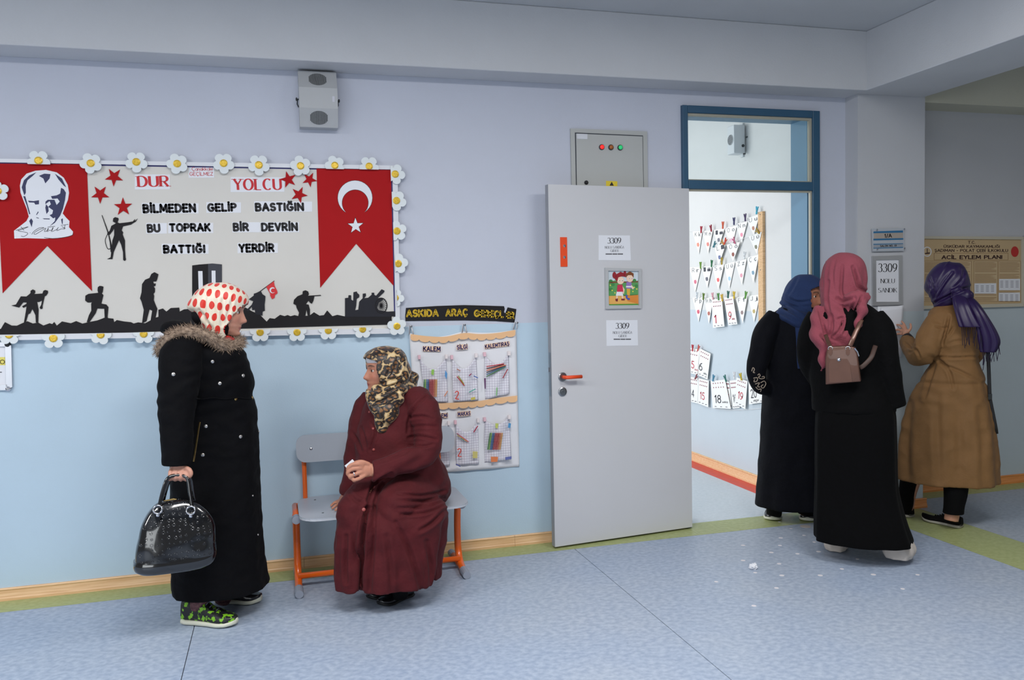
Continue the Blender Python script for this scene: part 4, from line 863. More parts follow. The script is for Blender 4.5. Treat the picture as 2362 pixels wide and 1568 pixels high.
for x0, y0, x1, y1 in ((1690, 902, 1986, 1040), (2024, 842, 2310, 994), (2020, 1028, 2308, 1140), (1350, 900, 1630, 1040)):
    pflat([(x0, y0), (x1, y0-2), (x1, y1), (x0, y1)], .0012, M_paper, 'white_table')
    for i in range(4):
        for j in range(5): pflat([(x0+16+i*70, y0+26+j*20), (x0+56+i*70, y0+26+j*20), (x0+56+i*70, y0+34+j*20), (x0+16+i*70, y0+34+j*20)], .0016, mat('table_ink', (150, 150, 160), .6), 'text_line')
pflat(el(2238, 472, 52, 72, 24), .0008, M_stamp, 'red_seal'); pflat(el(1050, 472, 60, 68, 24), .0008, M_paper, 'white_emblem')
pflat(el(1050, 472, 48, 56, 24), .0011, M_kr2, 'emblem_ring'); pflat([(1020, 490), (1085, 480), (1085, 500), (1020, 505)], .0014, M_brown, 'emblem_book'); pflat([(1046, 430), (1056, 430), (1056, 500), (1046, 500)], .0014, M_brown, 'emblem_torch')

# ================================================================== on the floor: paper dots, crumpled paper
M_dot = mat('white_dot', (222, 218, 222), .6)
for i, (x, y, r) in enumerate([(1714, 1257.5, .0125), (1801, 1240.5, .0125), (1824.5, 1219, .010), (1854.5, 1234.5, .010), (1878, 1250, .010), (1799, 1258, .011), (1779, 1274, .0125), (1839.5, 1277, .011), (1888, 1272, .0125), (1714, 1292.5, .0125), (1797, 1300, .0115), (1742, 1320.5, .010), (1803.5, 1327, .0125), (1652, 1341.5, .010), (1791, 1356, .011), (1739, 1397, .0115), (1892, 1327, .0125), (1942, 1312, .0105), (1978, 1289, .009), (2014.5, 1325, .013), (2093, 1292, .010), (2116.5, 1325.5, .010), (2082, 1358, .010), (1798, 1203.5, .009)]):
    p = fl(x, y)
    put('floor_dot', MB().lathe((p.x, p.y, 0), (0, 0, 1), [(r, 0), (r, .0008)], 16), M_dot, label='small round white paper dot stuck on the blue floor', cat='paper dot', group='white paper dots on the floor')
p = fl(1858, 1214); put('floor_sticker', MB().lathe((p.x, p.y, 0), (0, 0, 1), [(.031, 0), (.031, .0009)], 24), mat('beige_dot', (196, 186, 180), .6), label='larger pale round sticker on the floor by the doorway', cat='sticker')
p = fl(1738, 1312)
bm = bmesh.new(); bmesh.ops.create_icosphere(bm, subdivisions=3, radius=.02)
for v in bm.verts:
    n_ = noise.noise(v.co*90)+.6*noise.noise(v.co*200+Vector((3, 1, 2))); v.co *= 1+.45*n_; v.co.z = max(-.014, v.co.z*.8); v.co.x *= 1.1
zmin = min(v.co.z for v in bm.verts)
for v in bm.verts: v.co += Vector((p.x, p.y, -zmin))
me = bpy.data.meshes.new('crumpled_paper'); bm.to_mesh(me); bm.free()
put('crumpled_paper', me, M_paper, label='crumpled scrap of white paper on the floor', cat='paper scrap')
# ================================================================== classroom wall: pennants, cards, pegs, strip, speaker
z5 = zc(1570, 460, 4.9); z6 = zc(1570, 760, 4.126); WX = RX
M_pen = mat('pennant_paper', (240, 240, 236), .75); M_pencil = mat('pencil_grey', (70, 72, 80), .7)
def wp(q, off=.0): return pX(q[0], q[1], WX-off)
def wpoly(pts, off, t, name, m, parent=None, **k):
    P = [wp(q, off+t) for q in pts]; return put(name, MB().prism(P, (t, 0, 0)), m, parent, **k)
def room_text(s, a, b, h, off, m, parent, **k):
    A = wp(a, off); B = wp(b, off); hh = (wp((a[0], a[1]-h), off)-A).length
    return lettering(s, A, B, hh, (-1, 0, 0), m, parent, **k)
PN = [('K k', (135, 362), (245, 358), (205, 620), 'KITE', (225, 150, 130), 'top'), ('M m', (247, 358), (365, 345), (310, 615), '', (220, 140, 130), 'top'), ('I ı', (365, 345), (495, 330), (430, 540), '', (120, 120, 130), 'top'),
 ('O o', (495, 325), (635, 290), (575, 560), '', (225, 190, 205), 'top'), ('N n', (620, 275), (755, 245), (690, 490), '', (230, 150, 170), 'top'), ('U u', (740, 215), (895, 165), (825, 405), '', (180, 130, 110), 'top'),
 ('L l', (380, 530), (515, 490), (430, 745), '', (110, 120, 160), 'second'), ('Ö ö', (515, 510), (670, 480), (592, 702), '', (150, 90, 80), 'second'), ('Ü ü', (770, 420), (915, 365), (862, 622), '', (130, 130, 110), 'second'),
 ('R r', (100, 768), (232, 760), (165, 1050), '', (214, 120, 140), 'third'), ('I i', (232, 760), (355, 750), (300, 1000), '', (110, 110, 120), 'third'), ('S s', (355, 750), (490, 735), (425, 1025), '', (230, 110, 110), 'third'),
 ('U ü', (490, 735), (615, 700), (550, 1010), '', (170, 205, 225), 'third'), ('Z z', (615, 705), (745, 670), (692, 970), '', (225, 160, 175), 'third'), ('Ç ç', (745, 660), (885, 620), (822, 950), '', (130, 160, 180), 'third'),
 ('P p', (133, 1110), (262, 1105), (203, 1385), '', (214, 100, 120), 'lowest'), ('H h', (265, 1120), (370, 1100), (320, 1410), '', (180, 110, 100), 'lowest'), ('F f', (620, 1110), (755, 1090), (700, 1400), '', (150, 130, 130), 'lowest'), ('J j', (758, 1090), (895, 1075), (830, 1390), '', (190, 170, 110), 'lowest')]
for k, (tx, a, b, c_, _, col, row) in enumerate(PN):
    P = z5([a, b, c_]); off = .006+.003*(k % 3)+(.012 if row == 'second' else 0)
    o = wpoly(P, off, .0015, 'paper_pennant', M_pen, label='white paper pennant lettered %s on the %s string' % ({'Ö ö': 'O with dots', 'Ü ü': 'U with dots', 'Ç ç': 'C with cedilla', 'I ı': 'dotless I', 'U ü': 'U'}.get(tx, tx), row), cat='pennant', group='letter pennants on the classroom wall')
    w_ = P[1][0]-P[0][0]; mx = [((P[0][0]*(1-s_)+P[1][0]*s_), (P[0][1]*(1-s_)+P[1][1]*s_)+11.5) for s_ in (.24, .42, .64, .8)]
    hh = 9
    room_text(tx[0], mx[0], mx[1], hh, off+.0016, M_pencil, o, wt=.09); room_text(tx[2], mx[2], mx[3], hh, off+.0016, M_pencil, o, wt=.11)
    cx, cy = (P[0][0]+P[1][0]+P[2][0]*1.6)/3.6, P[2][1]-(P[2][1]-P[0][1])*.42
    wpoly([(cx-2.6+random.uniform(-.5, .5), cy-4), (cx+1.5, cy-5), (cx+3.2, cy), (cx+1.8, cy+4.5), (cx-2, cy+4), (cx-3.2, cy)], off+.0016, .0004, 'small_drawing', mat('draw_%02x%02x%02x' % col, col, .7), o)
def card(P, off, num, col, word, lb, name='number_card', npos=(.22, .62, .5), wpos=None):
    o = wpoly(P, off, .0015, name, M_pen, label=lb, cat='card', group='number cards on the classroom wall')
    at_ = lambda s_, t: ((P[0][0]*(1-s_)+P[1][0]*s_)*(1-t)+(P[3][0]*(1-s_)+P[2][0]*s_)*t, (P[0][1]*(1-s_)+P[1][1]*s_)*(1-t)+(P[3][1]*(1-s_)+P[2][1]*s_)*t)
    H_ = abs(P[3][1]-P[0][1]); m_ = mat('card_%s' % col, (196, 40, 66) if col == 'red' else (52, 52, 62), .6)
    room_text(num, at_(npos[0], npos[2]+.28), at_(npos[1], npos[2]+.28), H_*.27, off+.0016, m_, o, wt=.13, gap=.18)
    if word: room_text(word, at_(*(wpos or (.62, .80))), at_((wpos or (.62, .8))[0]+.32, (wpos or (.62, .8))[1]), H_*.07, off+.0016, m_, o, wt=.16)
    for i in range(5):
        for j in range(2): c0 = at_(.16+.16*i, .10+.15*j); wpoly([(c0[0]-.9, c0[1]-1.4), (c0[0]+.9, c0[1]-1.4), (c0[0]+1.1, c0[1]+1.2), (c0[0]-1.1, c0[1]+1.2)], off+.0016, .0003, 'printed_mark', mat('card_mark', (150, 90, 100) if j == 0 else (150, 90, 100), .7), o)
    for s_ in (.15, .45, .75): c0 = at_(s_, .94); wpoly([(c0[0]-1, c0[1]-1), (c0[0]+3.2, c0[1]-.3), (c0[0]+3.2, c0[1]+.7), (c0[0]-1, c0[1]+.8)], off+.0016, .0003, 'printed_mark', mat('card_mark2', (84, 84, 94), .7), o)
    return o
card(z5([(350, 1130), (465, 1120), (495, 1435), (365, 1450)]), .024, '1', 'red', '', 'white number card with a red 1 hung among pennants', npos=(.18, .36, .56))
card(z5([(490, 1110), (590, 1095), (640, 1410), (540, 1420)]), .024, '9', 'red', 'dokuz', 'card with a red 9 and word dokuz among pennants', npos=(.16, .44, .52), wpos=(.5, .82))
card(z6([(60, 165), (180, 190), (160, 432), (60, 405)]), .012, '5', 'red', 'bes'.replace('s', 'ş'), 'number card 5 beside the door edge', npos=(.42, .64, .5), wpos=(.74, .84))
card(z6([(182, 178), (285, 230), (255, 475), (165, 432)]), .020, '6', 'dark', 'altı', 'number card with a dark 6 clipped above the 15', npos=(.08, .36, .5), wpos=(.55, .86))
card(z6([(70, 445), (170, 465), (160, 702), (70, 680)]), .010, '14', 'dark', '', 'number card half hidden behind the 15 card')
card(z6([(172, 462), (268, 485), (262, 738), (162, 700)]), .020, '15', 'red', '', 'number card with a red 15')
card(z6([(420, 488), (462, 495), (486, 742), (440, 745)]), .010, '17', 'red', '', 'edge of a number card behind the 18')
card(z6([(285, 490), (422, 475), (478, 755), (305, 745)]), .020, '18', 'dark', 'sekiz', 'number card with a dark 18', npos=(.16, .5, .52), wpos=(.58, .80))
card(z6([(465, 487), (532, 480), (562, 745), (495, 752)]), .010, '16', 'dark', '', 'tilted number card between the 18 and 19')
card(z6([(532, 455), (636, 490), (615, 758), (515, 702)]), .020, '19', 'red', '', 'card numbered nineteen under a yellow peg', npos=(.26, .68, .46))
card(z6([(645, 435), (790, 440), (800, 690), (650, 712)]), .020, '20', 'dark', 'yirmi', 'number card with a dark 20 beside the sleeve', npos=(.16, .5, .5), wpos=(.3, .92))
def string(pts, off, z, lb):
    P = [wp(q, off) for q in crom(z(pts), 6)]
    put('string', MB().tube(P, .0016, 6), mat('white_cord', (232, 232, 232), .7), label=lb, cat='string', group='strings on the classroom wall')
string([(60, 362), (245, 356), (495, 326), (740, 235), (900, 165)], .0045, z5, 'top white string holding letter pennants')
string([(330, 540), (515, 500), (770, 420), (915, 362)], .016, z5, 'second white string below the top pennants')
string([(60, 770), (232, 760), (490, 735), (745, 665), (890, 618)], .0045, z5, 'third white string holding letter pennants')
string([(60, 1112), (262, 1106), (620, 1106), (895, 1074)], .0045, z5, 'fourth white string with pennants and two cards')
string([(60, 440), (172, 462), (285, 488), (450, 484), (640, 470), (800, 430)], .0075, z6, 'white string holding the lower number cards')
string([(60, 670), (162, 702), (305, 748), (450, 764), (600, 764), (765, 750), (850, 735)], .0045, z6, 'slack white cord hanging below the number cards')
PG = [(237, 345, 'b8283c', -6, 'dark red'), (348, 330, 'a02840', 14, 'wine red'), (482, 295, 'e0603c', -4, 'orange red'), (608, 250, '3a3a6a', 0, 'navy'), (735, 208, '46345e', 4, 'dark purple'), (866, 128, '3cb0cc', -12, 'cyan'),
 (878, 365, 'b89a30', 55, 'mustard'), (482, 492, 'd0983c', 55, 'amber'), (385, 515, '2c7a86', -45, 'teal'), (507, 478, 'd8402c', -40, 'scarlet'), (610, 470, 'd06a8c', 35, 'rose'), (230, 748, '7aa83c', 0, 'lime'), (355, 728, '2e8050', -8, 'forest green'),
 (470, 700, 'c0a43a', -4, 'ochre'), (728, 638, 'e0e4e6', -6, 'white'), (190, 1088, 'd8e0e4', -4, 'pale grey'), (262, 1100, '6c8a34', -10, 'olive'), (367, 1096, 'f0b4bc', 8, 'pale pink'), (432, 1102, '5a9a4c', 6, 'leaf green'), (473, 1115, 'e0b83c', 10, 'golden'), (541, 1078, '2c6a5c', -8, 'bottle green'), (608, 1085, 'e0c03c', -4, 'yellow'), (740, 1084, '5ea03c', -16, 'grass green')]
def peg(c, tilt, col, off, nm):
    C_ = wp(c, off); t = thing('clothes_peg', C_, '%s plastic clothes peg on the classroom strings' % nm, 'clothes peg', 'clothes pegs on the classroom wall')
    a = radians(tilt); uy = Vector((0, sin(a), cos(a))); ux = Vector((0, -cos(a), sin(a))); m_ = mat('peg_%s' % col, col, .4)
    for s_ in (-1, 1):
        P = [C_+ux*s_*x+uy*y for x, y in ((.002, -.026), (.0065, -.020), (.006, .0), (.0075, .004), (.015, .030), (.010, .032), (.001, .002), (.0012, -.026))]
        put('prong', MB().prism(P, (-.008, 0, 0)), m_, t)
    put('spring', MB().cyl(C_+Vector((-.010, 0, 0)), C_+Vector((.002, 0, 0)), .0035, 8), M_steel, t)
for x, y, col, tl, nm in PG: peg(z5([(x, y)])[0], tl, col, .026, nm)
for x, y, col, tl, nm in ((118, 178, 'c83040', -4, 'crimson'), (172, 180, 'd86054', -30, 'coral'), (315, 465, '4a90b0', -20, 'sky blue'), (430, 468, '3a7a70', 30, 'sea green'), (515, 440, 'ececec', 0, 'bright white'), (578, 452, 'd8bc30', 20, 'lemon'), (150, 455, '8a3038', -50, 'maroon')): peg(z6([(x, y)])[0], tl, col, .026, nm)
ws = thing('wooden_batten', wp((1764, 780), 0), 'vertical pine batten that holds the pennant strings', 'batten')
a = wp((1754, 489)); b = wp((1765, 489)); zt_ = a.z
put('batten', MB().bbox((WX-.022, b.y, 1.02), (WX, a.y, zt_), .003), wood('pine_batten', (206, 164, 116), (226, 188, 142)), ws)
for zz in (zt_-.02, zt_-.42): put('nail', MB().lathe((WX-.022, (a.y+b.y)/2, zz), (-1, 0, 0), [(.004, 0), (.004, .003)], 8), M_steel, ws)
# classroom wall speaker, seen from its side
yn = wp((1722, 300)).y; xf = px(1693, 300, yn).x; yfar = pX(1677, 300, xf).y
ztp = px(1707, 287.5, yn).z; zbt = px(1707, 353.5, yn).z
sp = thing('wall_speaker', (RX, (yn+yfar)/2, zbt), 'white box speaker on the classroom wall behind transom', 'speaker', 'wall speakers')
M_wspk = mat('white_speaker', (214, 218, 220), .5)
put('case', MB().bbox((xf, yn, zbt), (RX-.012, yfar, ztp), .006), M_wspk, sp)
gc = Vector((xf, (yn+yfar)/2, (zbt+ztp)/2)); Rg = (yfar-yn)*.40
put('grille', MB().lathe(gc, (-1, 0, 0), [(Rg, 0), (Rg, .002), (Rg*.9, .004)], 28), mat('grille_grey', (176, 180, 182), .6), sp)
for k in range(9):
    zz = gc.z+(k-4)*Rg*.2; hw = sqrt(max(0, Rg*Rg*.8-(zz-gc.z)**2)); put('grille_slot', MB().box((xf-.0048, gc.y-hw, zz-.002), (xf-.004, gc.y+hw, zz+.002)), M_spk2, sp)
kq = px(1713.7, 336, yn); put('volume_knob', MB().lathe(kq, (0, -1, 0), [(.011, 0), (.011, .005), (.007, .007)], 14), M_spk2, sp)
put('bracket', MB().box((RX-.014, yn+.03, zbt-.02), (RX, yfar-.03, ztp+.02)), M_wspk, sp)
for zz in (zbt-.004, ztp-.09): put('bracket_screw', MB().cyl((RX-.03 if zz < ztp-.1 else RX-.004, yn-.002, zz), (RX-.02 if zz < ztp-.1 else RX-.004, yn-.016, zz-.001), .005, 8), M_spk2, sp)
# ================================================================== school bench
M_orf = mat('orange_steel', (232, 100, 22), .3, coat=.3); M_gry = mat('grey_laminate', (176, 182, 192), .42, var=.02, vs=5); M_cap = mat('grey_plastic_cap', (150, 156, 170), .5)
M_edg = mat('laminate_edge', (196, 200, 208), .4)
bn_ = thing('school_bench', (.48, -.28, 0), 'two seat school bench with grey seat on orange tubes', 'bench')
BX0, BX1 = .062, .902
def rounded(x0, x1, y0, y1, r, n=6, skew=None):
    P = []
    for cx, cy, a0 in ((x1-r, y1-r, 0), (x0+r, y1-r, 90), (x0+r, y0+r, 180), (x1-r, y0+r, 270)):
        P += [(cx+r*cos(radians(a0+90*i/n)), cy+r*sin(radians(a0+90*i/n))) for i in range(n+1)]
    return P
sp_ = [(x, y, .388) for x, y in rounded(.075, .925, -.525, -.05, .10)]
st = put('seat', MB().prism(sp_, (0, 0, .013)), [M_gry], bn_)
put('edge_band', MB().prism([(x, y, .3875) for x, y in rounded(.0742, .9258, -.5258, -.0492, .1008)], (0, 0, .0085)), M_edg, bn_)
for x, y in ((.165, -.13), (.19, -.42), (.80, -.13), (.78, -.42)): put('seat_screw', MB().lathe((x, y, .401), (0, 0, 1), [(.006, 0), (.006, .0006), (.003, .0012)], 12), M_spk2, bn_)
# backrest: leaning slightly, rounded upper corners
def bk3(x, z): return Vector((x, -.072-.022*0-(.76-z)*.10, z))
bp = [(x, z) for x, z in rounded(.078, .932, .598, .742, .05)]
P = [bk3(x, z) for x, z in bp]
put('backrest', MB().prism(P, (0, -.013, 0)), M_gry, bn_)
for x in (.155, .85):
    q = bk3(x, .668); put('back_screw', MB().lathe(q+Vector((0, -.013, 0)), (0, -1, 0), [(.007, 0), (.0065, .003), (.002, .005)], 12), M_chrome, bn_)
for X in (BX0, BX1):
    s_ = 1 if X == BX0 else -1
    leg = [(X, -.445, .022), (X, -.36, .027), (X, -.31, .045), (X, -.275, .085), (X, -.262, .14), (X, -.265, .25), (X, -.285, .34), (X, -.30, .372)]
    put('leg', MB().tube([Vector(p) for p in crom(leg, 4)], .0185, 14), M_orf, bn_, smooth=True)
    put('rear_foot', MB().tube([(X, -.30, .028), (X, -.2, .03), (X, -.1, .022)], .0175, 12), M_orf, bn_, smooth=True)
    put('foot_cap', MB().tube([(X, -.395, .0235), (X, -.455, .0215), (X, -.475, .0205)], [.0215, .0215, .020], 14), M_cap, bn_, smooth=False)
    put('foot_cap', MB().tube([(X, -.14, .0225), (X, -.075, .0215)], .0205, 12), M_cap, bn_)
    put('seat_bearer', MB().tube([(X, -.10, .371), (X, -.38, .371)], .0165, 14), M_orf, bn_, smooth=True)
    put('bearer_cap', MB().tube([(X, -.36, .371), (X, -.40, .371)], .021, 14), M_cap, bn_)
    xp = X+s_*.055
    put('back_post', MB().tube([Vector(p) for p in crom([(X, -.12, .371), (xp-.005*s_, -.072, .385), (xp, -.067, .42), (xp, -.065, .58), (xp, -.055, .72)], 4)], .0125, 12), M_orf, bn_, smooth=True)
put('stretcher', MB().cyl((BX0, -.318, .062), (BX1, -.318, .062), .0145, 14), M_orf, bn_, smooth=True)
put('seat_rail', MB().cyl((BX0, -.345, .371), (BX1, -.345, .371), .0155, 14), M_orf, bn_, smooth=True)
# ================================================================== people: helpers
def remesh(mb, name, voxel=.006, it=3, fac=.5):
    me = mb.mesh(name+'_src'); o = bpy.data.objects.new('tmp', me); COL.objects.link(o)
    r = o.modifiers.new('r', 'REMESH'); r.mode = 'VOXEL'; r.voxel_size = voxel; r.use_smooth_shade = True
    if it: s = o.modifiers.new('s', 'SMOOTH'); s.factor = fac; s.iterations = it
    dg = bpy.context.evaluated_depsgraph_get(); dg.update()
    out = bpy.data.meshes.new_from_object(o.evaluated_get(dg)); out.name = name
    bpy.data.objects.remove(o); bpy.data.meshes.remove(me)
    out.materials.clear(); out.polygons.foreach_set('use_smooth', [True]*len(out.polygons))
    return out
def displace(me, fn):
    N = [v.normal.copy() for v in me.vertices]
    for v, n in zip(me.vertices, N): v.co += n*fn(v.co, n)
    me.update(); return me
def wrinkle(amp, sc, seed=0, zs=1.):
    """soft creases: stretched ridged noise"""
    S = Vector((seed*3.1, seed*1.7, seed*.9))
    def f(c, n):
        p = Vector((c.x*sc, c.y*sc, c.z*sc*zs))+S
        a = noise.noise(p); b = noise.noise(p*2.1+Vector((5, 2, 7)))
        return amp*((1-abs(a)*2.2)*.6+b*.5-.3)
    return f
def topix(c):
    d = c-CAM; z = d.dot(CF); return d.dot(CR)/z*F_PX+1181, d.dot(CD)/z*F_PX+784
def creases(lines, z=None):
    """folds traced on the visible side of a garment: (pixel polyline, depth in m, width in px)"""
    S = []
    for pts, a, w_ in lines:
        P = crom((z(pts) if z else pts), 3); xs = [p[0] for p in P]; ys = [p[1] for p in P]; m_ = 4*w_
        S.append((P, a, w_, min(xs)-m_, max(xs)+m_, min(ys)-m_, max(ys)+m_))
    def f(c, n):
        if n.dot(c-CAM) > 0: return 0.
        x, y = topix(c); d = 0.
        for P, a, w_, x0, x1, y0, y1 in S:
            if x < x0 or x > x1 or y < y0 or y > y1: continue
            best = 1e9; k = len(P)-1; tt = 0
            for i in range(k):
                ax, ay = P[i]; bx, by = P[i+1]; dx, dy = bx-ax, by-ay; t = ((x-ax)*dx+(y-ay)*dy)/(dx*dx+dy*dy+1e-9); t = 0 if t < 0 else 1 if t > 1 else t
                q = (ax+dx*t-x)**2+(ay+dy*t-y)**2
                if q < best: best = q; tt = (i+t)/k
            r = sqrt(best)/w_
            if r < 4: d += a*(.35+.65*sin(pi*min(1, max(0, tt*.9+.05))))*(-exp(-r*r)+.55*exp(-(r-2)**2))
        return d
    return f
def limb(mb, pts, radii, n=14, k=4, flat=None, up=None):
    P = crom([tuple(p)+(r,) for p, r in zip(pts, radii)], k)
    return mb.tube([Vector(p[:3]) for p in P], [p[3] for p in P], n, flat=flat, up=up)
def balls(mb, pts, radii):
    for p, r in zip(pts, radii): mb.ell(p, (r, r, r), 14, 8)
def rows_loft(mb, L, rows, sub=5, n=56, fold=None, power=.9):
    """rows: (pixel y, left x, right x, depth centre v, half depth b, fold amplitude, fold count)"""
    R_ = [tuple(r)+(0,)*(6-len(r)) for r in rows]; rg = []
    for (y, xl, xr, vc, b, fa) in crom(R_, sub):
        l = L.l(xl, y, vc); r = L.l(xr, y, vc); uc = (l.x+r.x)/2; a = (r.x-l.x)/2; z = (l.z+r.z)/2; ring = []
        for i in range(n):
            t = 2*pi*i/n; c, s = cos(t), sin(t)
            f = 1+(fa*fold(t, z) if fold else 0)
            ring.append(L.w((uc+a*f*math.copysign(abs(c)**power, c), vc+b*f*math.copysign(abs(s)**power, s), z)))
        rg.append(ring)
    return mb.rings(rg)
def ipl(tab, z):
    if z <= tab[0][0]: return tab[0][1]
    for (z0, a), (z1, b) in zip(tab, tab[1:]):
        if z <= z1: t = (z-z0)/(z1-z0); t = t*t*(3-2*t); return a+(b-a)*t
    return tab[-1][1]
H_W = [(-.124, .012), (-.105, .036), (-.085, .050), (-.06, .061), (-.03, .069), (0, .073), (.03, .075), (.07, .066), (.10, .044), (.118, .012)]
H_F = [(-.124, .045), (-.112, .072), (-.10, .082), (-.085, .081), (-.06, .085), (-.03, .086), (0, .086), (.025, .089), (.06, .083), (.08, .072), (.10, .050), (.118, .012)]
H_B = [(-.124, .0), (-.105, .02), (-.085, .034), (-.06, .06), (-.03, .086), (0, .097), (.03, .099), (.07, .086), (.10, .058), (.118, .012)]
H_N = [(-.056, 0), (-.050, .012), (-.045, .024), (-.040, .028), (-.033, .025), (-.02, .016), (-.005, .008), (.012, 0)]
def gs(d, w): return exp(-(d/w)**2)
def head_pts(n=64, m=60):
    rg = []
    for j in range(m):
        z = -.124+.242*(.5-.5*cos(pi*j/(m-1))*1.0) if j not in (0, m-1) else (-.124 if j == 0 else .118)
        w, f, b = ipl(H_W, z), ipl(H_F, z), ipl(H_B, z); ring = []
        for i in range(n):
            t = 2*pi*i/n; c, s = cos(t), sin(t); y = w*math.copysign(abs(s)**.92, s); x = (f if c > 0 else b)*math.copysign(abs(c)**.92, c)
            if c > 0:
                ay = abs(y)
                x += ipl(H_N, z)*gs(y, .0075+.008*min(1, max(0, (.012-z)/.05)))
                x -= .011*gs(ay-.031, .014)*gs(z-.002, .010)
                x += .004*gs(ay-.030, .020)*gs(z-.021, .007)
                x += .0065*gs(y, .020)*(gs(z+.066, .0055)+gs(z+.077, .006))-.003*gs(y, .026)*gs(z+.0715, .003)
                x += .007*gs(y, .020)*gs(z+.103, .012)
                x += .005*gs(ay-.045, .02)*gs(z+.03, .022)
            ring.append((x, y, z))
        rg.append(ring)
    return rg
class Head:
    """head frame: local x forward, y to the head's left, z up; origin between the ears at eye level"""
    def __init__(s, o, fwd, pitch=0, roll=0, k=1.):
        f = Vector(fwd).normalized(); l = Vector((0, 0, 1)).cross(f).normalized(); f = (f*cos(pitch)-Vector((0, 0, 1))*sin(pitch)); u = f.cross(l)
        l2 = l*cos(roll)+u*sin(roll); u2 = -l*sin(roll)+u*cos(roll)
        s.o = Vector(o); s.f, s.l, s.u, s.k = f, l2, u2, k
    def w(s, p): return s.o+(s.f*p[0]+s.l*p[1]+s.u*p[2])*s.k
    def i(s, c):
        d = (c-s.o)/s.k; return Vector((d.dot(s.f), d.dot(s.l), d.dot(s.u)))
    def add(s, mb):
        mb.rings([[s.w(p) for p in r] for r in head_pts()])
        for sg in (-1, 1): mb.ell(s.w((-.005, sg*.073, -.012)), (.012, .012, .028), 12, 8)
        return s
    def ell(s, mb, c, r, nu=22, nv=14):
        rot = Matrix((s.f, s.l, s.u)).transposed(); return mb.ell(s.w(c), tuple(q*s.k for q in r), nu, nv, rot)
M_EYEW = mat('eye_white', (196, 186, 178), .25); M_LID = mat('eyelid_skin', (176, 118, 98), .55); M_IRIS = mat('dark_iris', (44, 28, 20), .15)
def skin_mat(name, rough=.5):
    m = bpy.data.materials.new(name); m.use_nodes = True; n = m.node_tree.nodes; L = m.node_tree.links; b = n['Principled BSDF']
    a = n.new('ShaderNodeAttribute'); a.attribute_name = 'Col'
    tc = n.new('ShaderNodeTexCoord'); nz = n.new('ShaderNodeTexNoise'); nz.inputs['Scale'].default_value = 40; nz.inputs['Detail'].default_value = 5; L.new(tc.outputs['Object'], nz.inputs['Vector'])
    mx = n.new('ShaderNodeMix'); mx.data_type = 'RGBA'; mx.blend_type = 'MULTIPLY'; mx.inputs[0].default_value = .22
    L.new(a.outputs['Color'], mx.inputs[6]); L.new(nz.outputs['Fac'], mx.inputs[7]); L.new(mx.outputs[2], b.inputs['Base Color'])
    b.inputs['Roughness'].default_value = rough; b.inputs['Subsurface Weight'].default_value = .08; b.inputs['Subsurface Radius'].default_value = (.012, .004, .002)
    bp = n.new('ShaderNodeBump'); bp.inputs['Strength'].default_value = .15; bp.inputs['Distance'].default_value = .002
    n2 = n.new('ShaderNodeTexNoise'); n2.inputs['Scale'].default_value = 260; L.new(tc.outputs['Object'], n2.inputs['Vector']); L.new(n2.outputs['Fac'], bp.inputs['Height']); L.new(bp.outputs[0], b.inputs['Normal'])
    return m
M_SKIN = skin_mat('skin')
def paint(me, base, head=None, lips=(168, 84, 80), brow=(70, 48, 38), hand_red=None):
    at = me.color_attributes.new('Col', 'FLOAT_COLOR', 'POINT'); B = Vector(srgb(base)[:3]); Lp = Vector(srgb(lips)[:3]); Bw = Vector(srgb(brow)[:3]); Rd = Vector(srgb((190, 100, 84))[:3])
    for i, v in enumerate(me.vertices):
        c = B.copy()
        if head:
            q = head.i(v.co)
            if q.x > .055 and abs(q.y) < .06 and -.12 < q.z < .1:
                ay = abs(q.y)
                c = c.lerp(Rd, .30*gs(ay-.042, .02)*gs(q.z+.032, .02)+.25*gs(q.y, .014)*gs(q.z+.042, .012))
                k = max(0, min(1, 1.7*gs(q.y, .021)*gs(q.z+.0715, .0085)-.35)); c = c.lerp(Lp, k)
                if .010 < ay < .052:
                    zb = .021+.005*sin((ay-.01)/.042*pi*.9); c = c.lerp(Bw, max(0, min(1, 1.6*gs(q.z-zb, .0042)-.3)))
                c = c.lerp(Bw, .45*gs(ay-.031, .016)*gs(q.z-.0015, .006))
        at.data[i].color = (c.x, c.y, c.z, 1)
def eyes(H, parent, sides=(-1, 1)):
    for sg in sides:
        c = H.w((.0665, sg*.031, .0005)); o = put('eye', MB().ell(c, (.0118*H.k,)*3, 16, 12), M_EYEW, parent, smooth=True)
        d = (H.f+H.l*sg*.12).normalized(); put('iris', MB().lathe(c+d*.0106*H.k, d, [(.0068, 0), (.006, .0014), (.002, .002)], 14), M_IRIS, o, smooth=True)
        mb_ = MB(); H.ell(mb_, (.0665, sg*.031, .0085), (.0128, .0150, .0068), 14, 8); H.ell(mb_, (.0655, sg*.031, -.0085), (.0120, .0145, .0055), 14, 8); put('eyelid', mb_, M_LID, parent, smooth=True)
def finger(mb, pts, r=.0085):
    k = len(pts); R_ = [r*(1.08-.22*i/(k-1)) for i in range(k)]
    limb(mb, pts, R_, 10, 3); balls(mb, [pts[0], pts[-1]], [R_[0], R_[-1]])
def torso_core(mb, L, rows): return rows_loft(mb, L, rows, 3, 24)
def cloth(name, c, var=.06, bump=.25, bs=45, rough=.85, sheen=0, spec=.25): return mat(name, c, rough, var=var, vs=14, bump=bump, bs=bs, sheen=sheen*.12, spec=spec if sum(srgb(c)[:3]) > .05 else .12)
